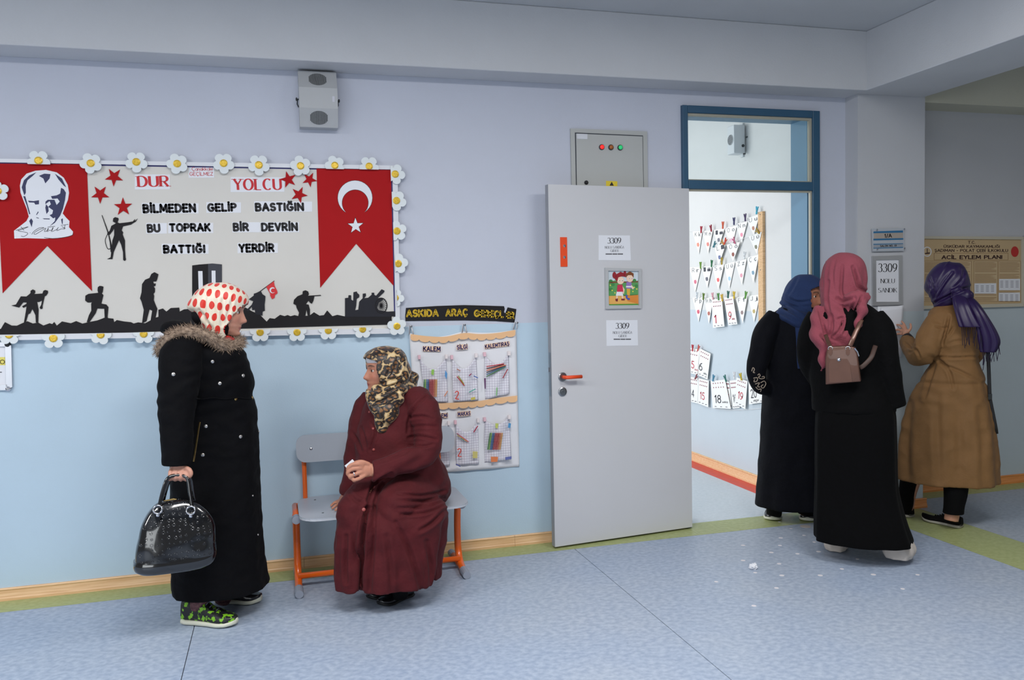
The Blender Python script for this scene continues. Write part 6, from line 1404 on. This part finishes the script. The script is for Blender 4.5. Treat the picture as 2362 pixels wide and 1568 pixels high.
mb = MB(); hd2.ell(mb, (-.003, 0, .056), (.0975, .080, .054)); hd2.ell(mb, (-.02, 0, -.03), (.075, .078, .08)); put('under_cap', remesh(mb, 'under_cap', .006, 2), mat('white_cap', (206, 206, 212), .8), p2, label='white under cap')
M_mbut = mat('maroon_button', (150, 70, 66), .35)
for x, y, r in ((852, 937, .006), (852, 950, .006), (861, 988, .007), (862, 1037, .007), (863, 1124, .009), (839, 1175, .009)): stud(p2, coat2, x, y, r, M_mbut)
for pts in ([L2.p(912, 1270, -.29), L2.p(924, 1376, -.26)], [L2.p(845, 1270, -.26), L2.p(889, 1364, -.22)]): put('stocking', MB().cyl(pts[0], pts[1], .058, 18, .036), cloth('black_stocking', (14, 14, 16)), p2, smooth=True)
M_bsh = mat('black_leather', (20, 20, 24), .3, coat=.3)
shoe(p2, fl(950, 1376)+Vector((0, .03, 0)), fl(876, 1405)+Vector((0, .03, 0)), .09, .075, M_bsh, mat('black_sole', (16, 16, 18), .6), .016)
shoe(p2, fl(912, 1366)+Vector((0, .03, 0)), fl(852, 1390)+Vector((0, .03, 0)), .09, .075, M_bsh, mat('black_sole', (16, 16, 18), .6), .016)
cq = [L2.p(x, y, hv-.004) for x, y in ((795, 1074), (813, 1059), (821, 1068), (803, 1084))]
cdp = put('folded_card', MB().prism(cq, L2.v*.003), M_paper, label='small folded white card in seated woman hand', cat='card')
# ================================================================== three women by the doorway
def simple_body(mb, L, H, neck, tor, legs, arms, voxel=.006):
    H.add(mb); limb(mb, [H.w((-.015, 0, -.07))]+neck, [.054]+[.058]*len(neck))
    rows_loft(mb, L, tor, 3, 24)
    for pts in legs: limb(mb, pts, [.08, .058, .046, .040][:len(pts)])
    for pts, r in arms: limb(mb, pts, r)
    return mb
# ---------------- navy scarf, black abaya, in the doorway
L3 = Local(3.06, -.10)
p3 = person('person', L3, 'woman in dark abaya and blue headscarf leaning in at the doorway')
M_aba = cloth('black_abaya', (7, 8, 15), .12, .25, 60, .75, .1)
f3 = lambda t, z: sin(6*t)+.6*sin(10*t+1)
mb = MB()
rows_loft(mb, L3, [(702, 1815, 1880, 0, .06), (716, 1790, 1895, 0, .10), (735, 1772, 1905, 0, .135), (770, 1762, 1912, 0, .155), (820, 1760, 1915, 0, .165), (880, 1758, 1915, 0, .165), (960, 1756, 1912, 0, .17, .01), (1060, 1750, 1915, 0, .18, .015), (1115, 1747, 1918, 0, .18, .02), (1156, 1744, 1920, 0, .18, .025), (1166, 1744, 1920, 0, .18, .025)], fold=f3)
a3 = [L3.l(1790, 730, -.06), L3.l(1768, 765, -.11), L3.l(1752, 820, -.14), L3.l(1744, 862, -.15), L3.l(1758, 892, -.13), L3.l(1800, 900, -.03)]
limb(mb, [L3.w(p) for p in a3], [.06, .074, .068, .058, .05, .045], 20, 5)
a3b = [L3.l(1880, 730, .06), L3.l(1895, 780, .08), L3.l(1905, 850, .05), L3.l(1890, 900, -.02)]
limb(mb, [L3.w(p) for p in a3b], [.06, .066, .055, .045], 18, 4)
me = remesh(mb, 'abaya', .008, 4); displace(me, wrinkle(.005, 8, 4, .8)); ab3 = put('abaya', me, M_aba, p3, label='long dark abaya with embroidered cuff')
fw3 = (L3.u*cos(radians(22))-L3.v*sin(radians(22)))
hd3 = Head(L3.p(1857, 682, 0), fw3, pitch=radians(4), k=1.0)
mb = MB(); simple_body(mb, L3, hd3, [L3.p(1848, 725, 0), L3.p(1845, 750, 0)], [(730, 1800, 1885, 0, .10), (800, 1795, 1885, 0, .12), (900, 1795, 1885, 0, .12), (940, 1805, 1880, 0, .11)],
  [[L3.p(1815, 930, -.05), L3.p(1800, 1060, -.05), L3.p(1788, 1150, -.05), L3.p(1785, 1183, -.05)], [L3.p(1870, 930, .04), L3.p(1865, 1060, .04), L3.p(1858, 1150, .04), L3.p(1858, 1185, .04)]],
  [([L3.w(p) for p in a3], [.045, .044, .04, .034, .026, .022]), ([L3.w(p) for p in a3b], [.045, .044, .034, .026])])
for k in range(4): finger(mb, [L3.p(1806, 896+k*4, -.03), L3.p(1818, 898+k*4, -.03), L3.p(1824, 902+k*4, -.02)], .0085)
me = remesh(mb, 'body', .006, 2, .4); paint(me, (176, 116, 88), hd3, brow=(40, 28, 24)); put('body', me, M_SKIN, p3); eyes(hd3, p3)
M_nvy = cloth('blue_scarf', (33, 50, 88), .06, .3, 120, .85, .35)
mb = MB()
rows_loft(mb, L3, [(633, 1845, 1868, 0, .02), (637, 1834, 1880, 0, .05), (648, 1820, 1896, 0, .085), (662, 1811, 1904, 0, .105), (680, 1806, 1906, 0, .110), (698, 1800, 1904, 0, .11), (706, 1806, 1900, 0, .108), (718, 1790, 1892, -.01, .125), (732, 1790, 1885, -.03, .14), (745, 1815, 1876, -.06, .12), (756, 1835, 1868, -.10, .06)], sub=4, n=64)
me = remesh(mb, 'headscarf', .006, 3)
def f3s(c, n): q = hd3.i(c); return .005*sin(40*q.x+55*q.z+4*noise.noise(c*7))*max(0, min(1, (.0-q.z)*14))+.003*noise.noise(c*12)
displace(me, f3s)
displace(me, creases([([(410, 540), (500, 590), (590, 640)], .010, 3), ([(450, 460), (560, 510), (680, 500)], .008, 3), ([(430, 500), (540, 560), (660, 600)], .010, 3), ([(380, 590), (470, 630), (560, 680)], .008, 3), ([(560, 300), (520, 380), (470, 460)], .005, 3)], zc(1690, 560, 3.7341))); bm = bmesh.new(); bm.from_mesh(me); kill = []
for f in bm.faces:
    q = hd3.i(f.calc_center_median()); e = ipl([(-.10, .05), (-.06, .045), (0, .050), (.04, .066), (.065, .095)], q.z)
    if q.x > e and abs(q.y) < .085 and -.10 < q.z < .062: kill.append(f)
bmesh.ops.delete(bm, geom=kill, context='FACES'); bm.to_mesh(me); bm.free()
o = put('headscarf', me, M_nvy, p3, label='blue headscarf'); sd = o.modifiers.new('thick', 'SOLIDIFY'); sd.thickness = .004
mb = MB(); rows_loft(mb, L3, [(735, 1832, 1868, -.13, .02), (780, 1836, 1862, -.165, .014), (830, 1838, 1852, -.178, .01), (850, 1840, 1846, -.18, .006)], sub=4, n=24); put('scarf_tail', mb, M_nvy, p3, smooth=True)
# embroidered cuff
M_emb = mat('beige_embroidery', (164, 148, 132), .6)
zg = zc(1690, 560, 3.7341)
for pts in ([(165, 1105), (175, 1075), (188, 1090), (178, 1115), (192, 1118)], [(215, 1140), (228, 1128), (236, 1145), (222, 1155), (240, 1170), (270, 1165), (268, 1150), (250, 1155)], [(180, 1165), (212, 1162), (208, 1190), (185, 1195), (190, 1175)], [(195, 1215), (230, 1205), (215, 1235), (235, 1240)], [(240, 1205), (270, 1190), (284, 1215), (262, 1250), (245, 1235), (262, 1220)], [(220, 1262), (245, 1258), (240, 1280)], [(200, 1240), (215, 1258)]):
    q = on_surf(ab3, zg(crom(pts, 4)), .0015)
    if len(q) > 2: put('embroidery', MB().tube(q, .0028, 6), M_emb, p3)
for a_, b_ in ((L3.p(1800, 1080, -.05), L3.p(1785, 1186, -.05)), (L3.p(1864, 1080, .04), L3.p(1858, 1184, .04))): put('stocking', MB().cyl(a_, b_, .06, 18, .046), cloth('black_stocking', (14, 14, 16)), p3, smooth=True)
shoe(p3, fl(1784, 1178), fl(1782, 1203), .108, .10, M_bsh, M_sole, .022); shoe(p3, fl(1866, 1181), fl(1863, 1205), .105, .10, M_bsh, M_sole, .022)
stud(p3, ab3, 1848, 847, .006, M_chrome, 'zip_pull')

# ---------------- pink scarf, black jacket and skirt, seen from behind
L4 = Local(3.08, -.82)
p4 = person('person', L4, 'woman seen from behind in long pink headscarf, black jacket and skirt')
M_jkt = cloth('black_jacket', (5, 5, 6), .15, .3, 60, .85, .05)
mb = MB()
rows_loft(mb, L4, [(695, 1925, 1985, 0, .07), (710, 1890, 2015, 0, .12), (730, 1872, 2035, 0, .15), (770, 1866, 2045, 0, .165), (830, 1866, 2045, 0, .17), (880, 1868, 2052, 0, .175), (930, 1872, 2066, 0, .185), (946, 1874, 2068, 0, .185)])
a4 = [L4.l(2010, 728, -.04), L4.l(2030, 765, -.05), L4.l(2044, 830, -.06), L4.l(2056, 890, -.05), L4.l(2068, 938, -.04)]
limb(mb, [L4.w(p) for p in a4], [.066, .076, .066, .058, .05], 20, 5)
a4b = [L4.l(1892, 728, -.02), L4.l(1876, 765, -.02), L4.l(1868, 830, .0), L4.l(1890, 880, .12)]
limb(mb, [L4.w(p) for p in a4b], [.066, .076, .066, .05], 20, 5)
me = remesh(mb, 'jacket', .008, 4); displace(me, wrinkle(.005, 8, 5)); jk4 = put('jacket', me, M_jkt, p4, label='black jacket')
f4 = lambda t, z: sin(7*t)+.7*sin(12*t+1.3)
mb = MB(); rows_loft(mb, L4, [(900, 1890, 2055, 0, .15), (950, 1882, 2066, -.01, .17, .01), (1010, 1880, 2069, -.02, .18, .012), (1105, 1880, 2071, -.03, .19, .015), (1150, 1879, 2078, -.04, .195, .018), (1200, 1878, 2092, -.06, .205, .02), (1232, 1878, 2104, -.07, .21, .022), (1240, 1878, 2106, -.07, .21, .022)], fold=f4, n=96, power=.72)
put('skirt', mb, cloth('black_skirt', (4, 4, 5), .1, .2, 60, .9, .05), p4, smooth=True)
hd4 = Head(L4.p(1948, 657, .02), (L4.v*cos(radians(20))-L4.u*sin(radians(20))), pitch=radians(10), k=1.0)
mb = MB(); simple_body(mb, L4, hd4, [L4.p(1950, 705, 0), L4.p(1952, 740, 0)], [(720, 1900, 2005, 0, .10), (800, 1890, 2015, 0, .12), (900, 1895, 2020, 0, .12), (950, 1905, 2015, 0, .11)],
  [[L4.p(1930, 940, .0), L4.p(1930, 1080, .0), L4.p(1930, 1200, .0), L4.p(1928, 1245, .0)], [L4.p(2010, 940, .0), L4.p(2030, 1080, -.02), L4.p(2055, 1200, -.06), L4.p(2066, 1255, -.08)]],
  [([L4.w(p) for p in a4[:4]]+[L4.p(2058, 915, -.045)], [.045, .046, .04, .032, .024]), ([L4.w(p) for p in a4b], [.045, .046, .038, .028])])
me = remesh(mb, 'body', .006, 2, .4); paint(me, (206, 156, 132), hd4); put('body', me, M_SKIN, p4)
M_crm = cloth('cream_linen', (206, 196, 186), .05, .3, 60)
for rows in ([(1190, 1908, 1950, .05, .07), (1225, 1902, 1954, .05, .085, .02), (1250, 1899, 1957, .05, .095, .04), (1261, 1903, 1955, .05, .095, .05)], [(1200, 2044, 2080, -.06, .06), (1228, 2038, 2092, -.07, .08, .02), (1246, 2033, 2106, -.08, .095, .03), (1266, 2032, 2112, -.08, .10, .05), (1280, 2040, 2106, -.08, .095, .05)]):
    mb = MB(); rows_loft(mb, L4, rows, fold=lambda t, z: sin(5*t+1)+.6*sin(9*t), n=48)
    me = mb.mesh('trouser_leg', True); displace(me, wrinkle(.004, 16, 3)); zm = min(x.co.z for x in me.vertices)
    for x in me.vertices:
        x.co.z = max(x.co.z, .004)
    put('trouser_leg', me, M_crm, p4)
M_pnk = cloth('pink_scarf', (140, 68, 80), .06, .3, 140, .85, .5)
mb = MB()
rows_loft(mb, L4, [(583, 1935, 1957, .02, .02), (587, 1922, 1972, .02, .05), (598, 1908, 1988, .02, .085), (615, 1898, 1997, .02, .105), (640, 1893, 2001, .02, .112), (668, 1891, 2000, .015, .114), (690, 1892, 1994, .0, .115), (712, 1896, 1986, -.02, .12), (740, 1884, 1980, -.05, .12), (770, 1880, 1975, -.08, .10), (800, 1884, 1972, -.105, .08), (820, 1900, 1962, -.12, .06)], sub=4, n=64)
limb(mb, [L4.p(1945, 700, -.10), L4.p(1972, 690, -.12), L4.p(1994, 688, -.12), L4.p(2004, 692, -.11)], [.03, .04, .036, .024], 16)
limb(mb, [L4.p(1998, 692, -.12), L4.p(1988, 720, -.16), L4.p(1978, 745, -.175), L4.p(1972, 762, -.18)], [.034, .034, .028, .012], 16, flat=.6)
limb(mb, [L4.p(1895, 720, -.05), L4.p(1888, 765, -.14), L4.p(1900, 805, -.175), L4.p(1896, 845, -.19), L4.p(1893, 860, -.19)], [.06, .055, .036, .024, .010], 16, flat=.7)
me = remesh(mb, 'headscarf', .0055, 3)
def f4s(c, n):
    q = hd4.i(c); s = (c-L4.o).dot(L4.u); low = max(0, min(1, (.02-q.z)*9))
    return .012*sin(52*s+16*q.z+3.5*noise.noise(c*6))*low*(.6+.4*noise.noise(c*4))+.008*sin(45*s+60*q.z)*max(0, min(1, (-.08-q.z)*12))+.0025*noise.noise(c*16)-.012*gs(s-.035-.2*(q.z-.02), .012)*gs(q.z-.0, .06)+.0045*sin(9*atan2(q.y, q.x+.02)+3*noise.noise(c*5))*(1-low)*max(0, min(1, (.10-q.z)*10))
displace(me, f4s)
displace(me, creases([([(945, 200), (940, 300), (935, 420), (960, 480)], .010, 3.2), ([(1035, 210), (1060, 300), (1085, 380), (1140, 420)], .018, 3.6), ([(900, 480), (960, 500), (1050, 470)], .016, 3.6), ([(830, 330), (815, 430), (820, 520), (835, 600)], .010, 3), ([(955, 540), (975, 600), (985, 680), (960, 780)], .012, 3), ([(850, 620), (860, 720), (840, 800)], .012, 3), ([(910, 660), (950, 650), (930, 740), (880, 800)], .012, 3), ([(1060, 480), (1030, 560), (1000, 620)], .010, 2.6), ([(1110, 460), (1080, 530), (1040, 600)], .009, 2.4), ([(760, 800), (820, 860), (900, 890)], .010, 3), ([(790, 180), (775, 260), (770, 380)], .008, 3), ([(740, 560), (770, 680), (800, 780)], .010, 3), ([(880, 160), (860, 260), (870, 400)], .006, 3)], zc(1690, 560, 3.7341))); sc4 = put('headscarf', me, M_pnk, p4, label='long dusty pink headscarf')
for pts in ([(1038, 585), (1058, 575), (1066, 590)], [(1036, 610), (1060, 600), (1050, 625)], [(1034, 640), (1052, 628)]):
    q = on_surf(sc4, zg(crom(pts, 3)), .0012)
    if len(q) > 2: put('printed_motif', MB().tube(q, .0035, 6), mat('dark_print', (40, 20, 28), .7), p4)
mk = on_surf(jk4, zg([(1035, 575), (1062, 572)]), .003)
# rose gold crossbody bag on her back
LG = Local(L4.o.x-.05, -1.09)
bg = thing('crossbody_bag', LG.p(1945, 888, 0), 'bronze crossbody bag hanging at the back of the black jacket', 'handbag')
M_brz = mat('bronze_leather', (94, 64, 52), .36, metal=.45, var=.06, vs=20, coat=.2)
def gp(x, y, v=0.): q = zg([(x, y)])[0]; return LG.p(*q, v)
fr_ = [(800, 1222), (797, 1000), (812, 915), (840, 893), (990, 888), (1050, 900), (1075, 960), (1090, 1080), (1105, 1196)]
mbb = MB().prism([gp(x, y, -.034) for x, y in fr_], LG.v*.068); me = mbb.mesh('bag_body')
bm = bmesh.new(); bm.from_mesh(me); bmesh.ops.bevel(bm, geom=bm.edges[:], offset=.006, segments=3, profile=.6, affect='EDGES'); bm.to_mesh(me); bm.free()
put('bag_body', smooth_by_angle(me, 50), M_brz, bg)
put('front_pocket', MB().prism([gp(x, y, -.038) for x, y in ((832, 1205), (828, 1040), (850, 1000), (985, 1000), (1010, 1040), (1030, 1196))], LG.v*.005), M_brz, bg)
put('clasp', MB().lathe(gp(915, 1005, -.038), -LG.v, [(.010, 0), (.009, .004), (.003, .006)], 14), M_chrome, bg, smooth=True)
for x in (842, 992):
    put('strap_loop', MB().prism([gp(x-16, 915, -.037), gp(x+16, 915, -.037), gp(x+18, 955, -.037), gp(x, 975, -.037), gp(x-18, 955, -.037)], LG.v*.004), M_brz, bg)
    c = gp(x, 908, -.034); put('strap_ring', MB().tube([c+LG.u*cos(2*pi*k/16)*.011+Vector((0, 0, 1))*sin(2*pi*k/16)*.009 for k in range(16)], .0022, 6, closed=True), M_chrome, bg, smooth=True)
put('zip', MB().tube([gp(1050, 905, -.036), gp(1072, 935, -.03), gp(1085, 975, -.02)], .004, 8), M_chrome, bg)
def strap(pts, parent, w_=.011, m_=None, name='strap'): return put(name, MB().tube([Vector(p) for p in crom([tuple(p) for p in pts], 5)], w_, 10, flat=.22, up=(CAM-Vector(pts[0]))), m_, parent, smooth=True)
strap([gp(1010, 890, -.03), gp(1035, 830, -.02), gp(1060, 770, -.0), gp(1085, 720, .02), gp(1110, 660, .05)], bg, .012, M_brz)
strap([gp(1095, 1075, -.0), gp(1130, 1055, .0), gp(1190, 990, .02), gp(1215, 930, .05), gp(1230, 885, .08)], bg, .012, mat('dark_bronze', (62, 42, 34), .55))
strap([gp(842, 895, -.03), gp(820, 850, .0), gp(800, 790, .03)], bg, .010, M_brz)

# ---------------- purple satin scarf, tan coat, reading the list
L5 = Local(3.86, -.46)
p5 = person('person', L5, 'woman in tan coat and purple satin headscarf reading the wall list')
M_tanc = cloth('tan_gabardine', (128, 94, 58), .06, .18, 90, .7, .15)
f5 = lambda t, z: sin(6*t+.5)+.6*sin(11*t+1)
mb = MB()
rows_loft(mb, L5, [(702, 2160, 2205, 0, .06), (714, 2146, 2226, 0, .10), (735, 2138, 2246, 0, .135), (770, 2142, 2256, 0, .15), (805, 2150, 2258, 0, .15), (835, 2150, 2258, 0, .148, .004), (860, 2132, 2268, 0, .155, .012), (900, 2108, 2279, 0, .17, .02), (945, 2090, 2289, 0, .18, .025), (1000, 2080, 2297, 0, .19, .03), (1060, 2074, 2303, 0, .198, .03), (1100, 2072, 2305, 0, .2, .032), (1108, 2072, 2305, 0, .2, .032)], fold=f5, n=72)
a5 = [L5.l(2168, 735, -.04), L5.l(2150, 768, -.09), L5.l(2136, 805, -.12), L5.l(2118, 820, -.06), L5.l(2100, 800, .06), L5.l(2092, 786, .13)]
limb(mb, [L5.w(p) for p in a5], [.064, .078, .074, .066, .054, .046], 20, 5)
a5b = [L5.l(2236, 740, .06), L5.l(2250, 780, .1), L5.l(2240, 825, .15), L5.l(2200, 815, .25)]
limb(mb, [L5.w(p) for p in a5b], [.06, .066, .055, .045], 18, 4)
me = remesh(mb, 'coat', .007, 4)
w5 = wrinkle(.007, 9, 6)
def f5d(c, n):
    u = (c-L5.o).dot(L5.u); d = w5(c, n)
    d += .006*sin(50*u+60*c.z)*gs(c.z-1.02, .06)*gs(u-.0, .08)+.006*sin(75*c.z+18*u)*gs(c.z-.80, .06)*gs(u+.02, .1)-.008*gs(c.z-.88, .012)
    return d
displace(me, f5d)
displace(me, creases([([(655, 620), (640, 700), (615, 790), (590, 880)], .018, 3.2), ([(530, 710), (600, 730), (640, 720)], .010, 2.6), ([(700, 720), (660, 780), (620, 820)], .010, 2.6), ([(560, 1020), (640, 1090), (760, 1140), (960, 1240)], .009, 3), ([(550, 1000), (700, 1010), (940, 1000)], .010, 2.4), ([(570, 1050), (660, 1140), (700, 1300)], .010, 3.4), ([(520, 1080), (480, 1200), (420, 1400)], .012, 4), ([(240, 870), (300, 920), (330, 900)], .010, 2.6), ([(290, 960), (340, 930), (380, 1010)], .010, 2.6), ([(650, 880), (760, 850), (900, 870)], .007, 3.4)], zc(2030, 580, 4.1265)))
displace(me, creases([([(520, -40), (525, 300), (540, 700)], .008, 8), ([(270, 0), (240, 400), (250, 650)], .013, 7), ([(700, 120), (725, 400), (705, 640)], .006, 9), ([(900, 60), (930, 350), (925, 720)], .008, 8)], zc(2030, 930, 3.9187))); ct5 = put('coat', me, M_tanc, p5, label='knee length tan coat')
hd5 = Head(L5.p(2180, 662, .02), (L5.v*cos(radians(48))-L5.u*sin(radians(48))), pitch=radians(16), k=1.0)
mb = MB(); simple_body(mb, L5, hd5, [L5.p(2185, 705, 0), L5.p(2190, 735, 0)], [(725, 2160, 2228, 0, .08), (790, 2168, 2236, 0, .10), (870, 2170, 2232, 0, .10), (900, 2165, 2230, 0, .10)],
  [[L5.p(2215, 890, -.04), L5.p(2210, 1020, -.06), L5.p(2204, 1130, -.10), L5.p(2194, 1200, -.12)], [L5.p(2165, 890, .04), L5.p(2135, 1020, .06), L5.p(2098, 1130, .1), L5.p(2092, 1178, .12)]],
  [([L5.w(p) for p in a5]+[L5.p(2088, 776, .15)], [.045, .046, .044, .04, .032, .028, .024]), ([L5.w(p) for p in a5b], [.045, .046, .036, .028])])
mb.ell(L5.p(2089, 768, .165), (.024, .018, .030), 16, 10)
for pts in (((2089, 756), (2085, 747), (2080, 741)), ((2084, 757), (2076, 750), (2069, 749)), ((2080, 763), (2071, 760), (2064, 762)), ((2079, 770), (2070, 770), (2062, 773))):
    finger(mb, [L5.p(*pts[0], .17), L5.p(*pts[1], .185), L5.p(*pts[2], .198)], .0078)
finger(mb, [L5.p(2095, 765, .155), L5.p(2101, 756, .16), L5.p(2100, 747, .17)], .0085)
me = remesh(mb, 'body', .005, 2, .4); paint(me, (204, 148, 122), hd5); put('body', me, M_SKIN, p5)
mb = MB(); c = L5.p(2091, 781, .14); limb(mb, [L5.p(2096, 786, .12), L5.p(2090, 779, .145)], [.037, .036]); put('bracelet', mb, M_ink, p5, smooth=True)
M_trs = cloth('black_trousers', (9, 9, 10), .1, .2)
for rows in ([(1040, 2172, 2240, -.08, .08), (1129, 2176, 2234, -.10, .072), (1165, 2176, 2226, -.11, .066), (1182, 2174, 2224, -.115, .064)], [(1040, 2085, 2150, .08, .08), (1120, 2074, 2116, .1, .07), (1160, 2072, 2108, .11, .064), (1176, 2070, 2104, .11, .062)]):
    mb = MB(); rows_loft(mb, L5, rows, sub=4, n=32); put('trouser_leg', mb, M_trs, p5, smooth=True)
M_cnv = cloth('black_canvas', (18, 17, 18), .1, .2); M_wsole = mat('grey_rubber', (176, 172, 162), .6)
shoe(p5, fl(2217, 1218), fl(2128, 1198), .088, .072, M_cnv, M_wsole, .022, M_cnv); shoe(p5, fl(2112, 1200)+Vector((.02, .06, 0)), fl(2070, 1184)+Vector((0, .06, 0)), .088, .072, M_cnv, M_wsole, .022)
# satin scarf
M_pur = mat('purple_satin', (38, 22, 66), .38, var=.10, vs=6, sheen=.0, spec=.4)
mb = MB()
rows_loft(mb, L5, [(604, 2178, 2200, .02, .02), (608, 2164, 2214, .02, .05), (618, 2150, 2226, .02, .085), (634, 2138, 2234, .02, .104), (655, 2132, 2237, .02, .112), (672, 2135, 2236, .02, .110), (686, 2146, 2228, .02, .100), (698, 2152, 2210, .01, .085), (708, 2154, 2190, 0, .06)], sub=4, n=64)
limb(mb, [L5.p(2200, 678, -.08), L5.p(2222, 680, -.10), L5.p(2236, 686, -.08)], [.035, .042, .03], 16)
me = remesh(mb, 'headscarf', .0055, 3)
def f5s(c, n): q = hd5.i(c); u = (c-L5.o).dot(L5.u); return .004*sin(45*u-38*q.z+3*noise.noise(c*6))*(.5+.5*max(0, min(1, (.03-q.z)*8)))+.004*gs(u+.02-.6*(q.z), .008)+.002*noise.noise(c*14)
displace(me, f5s)
displace(me, creases([([(690, 200), (620, 290), (560, 390), (520, 480)], -.007, 2.4), ([(500, 500), (620, 440), (760, 370), (850, 340)], .012, 3), ([(800, 180), (780, 270), (700, 350)], .006, 3), ([(470, 250), (500, 350), (520, 440)], .005, 3)], zc(2030, 580, 4.1265))); put('headscarf', me, M_pur, p5, label='purple satin headscarf tied at the nape')
def tail(rows, name, label=None):
    mb = MB(); rows_loft(mb, L5, rows, sub=5, n=48, fold=lambda t, z: sin(6*t)+.5*sin(11*t), power=.8); me = mb.mesh(name, True)
    return put(name, me, M_pur, p5, label=label)
tl1 = tail([(680, 2196, 2226, -.10, .03, .02), (700, 2198, 2238, -.15, .03, .05), (730, 2206, 2252, -.175, .03, .08), (750, 2212, 2264, -.185, .03, .1), (754, 2214, 2268, -.185, .028, .1)], 'scarf_tail')
tl2 = tail([(684, 2222, 2242, -.08, .03, .02), (700, 2230, 2258, -.14, .032, .05), (730, 2244, 2278, -.17, .034, .08), (765, 2254, 2298, -.17, .034, .1), (790, 2258, 2305, -.165, .032, .12), (812, 2262, 2296, -.16, .026, .12)], 'scarf_tail')
rt = random.Random(5)
def fringe(x0, y0, x1, y1, v, ln, k):
    for i in range(k):
        t = (i+.5)/k; x = x0+(x1-x0)*t; y = y0+(y1-y0)*t; l = ln*rt.uniform(.7, 1.15)
        put('fringe', MB().tube([L5.p(x, y-2, v), L5.p(x+rt.uniform(-3, 3), y+l*.5, v), L5.p(x+rt.uniform(-4, 4), y+l, v)], .0018, 5), mat('purple_fringe', (30, 20, 44), .7), p5)
fringe(2216, 753, 2266, 757, -.19, 44, 12); fringe(2264, 812, 2306, 782, -.165, 40, 14)
strp = [L5.p(2279, 812, -.06), L5.p(2281, 860, -.05), L5.p(2283, 915, -.04)]
strap(strp, p5, .010, mat('black_strap', (20, 20, 24), .6), 'bag_strap')
put('strap_buckle', MB().bbox(L5.p(2280, 922, -.06), L5.p(2288, 908, -.04), .002), M_spk2, p5)
strap([L5.p(2284, 920, -.04), L5.p(2290, 950, -.03), L5.p(2297, 985, -.02), L5.p(2299, 1000, .0)], p5, .009, mat('black_strap', (20, 20, 24), .6), 'bag_strap')
for x, y in ((2113, 850), (2108, 875)): pass
tie = on_surf(ct5, [(2116, 848), (2112, 862), (2108, 878), (2104, 890)], .003)
if len(tie) > 2: put('belt_tie', MB().tube(tie, .004, 6), M_ink, p5)
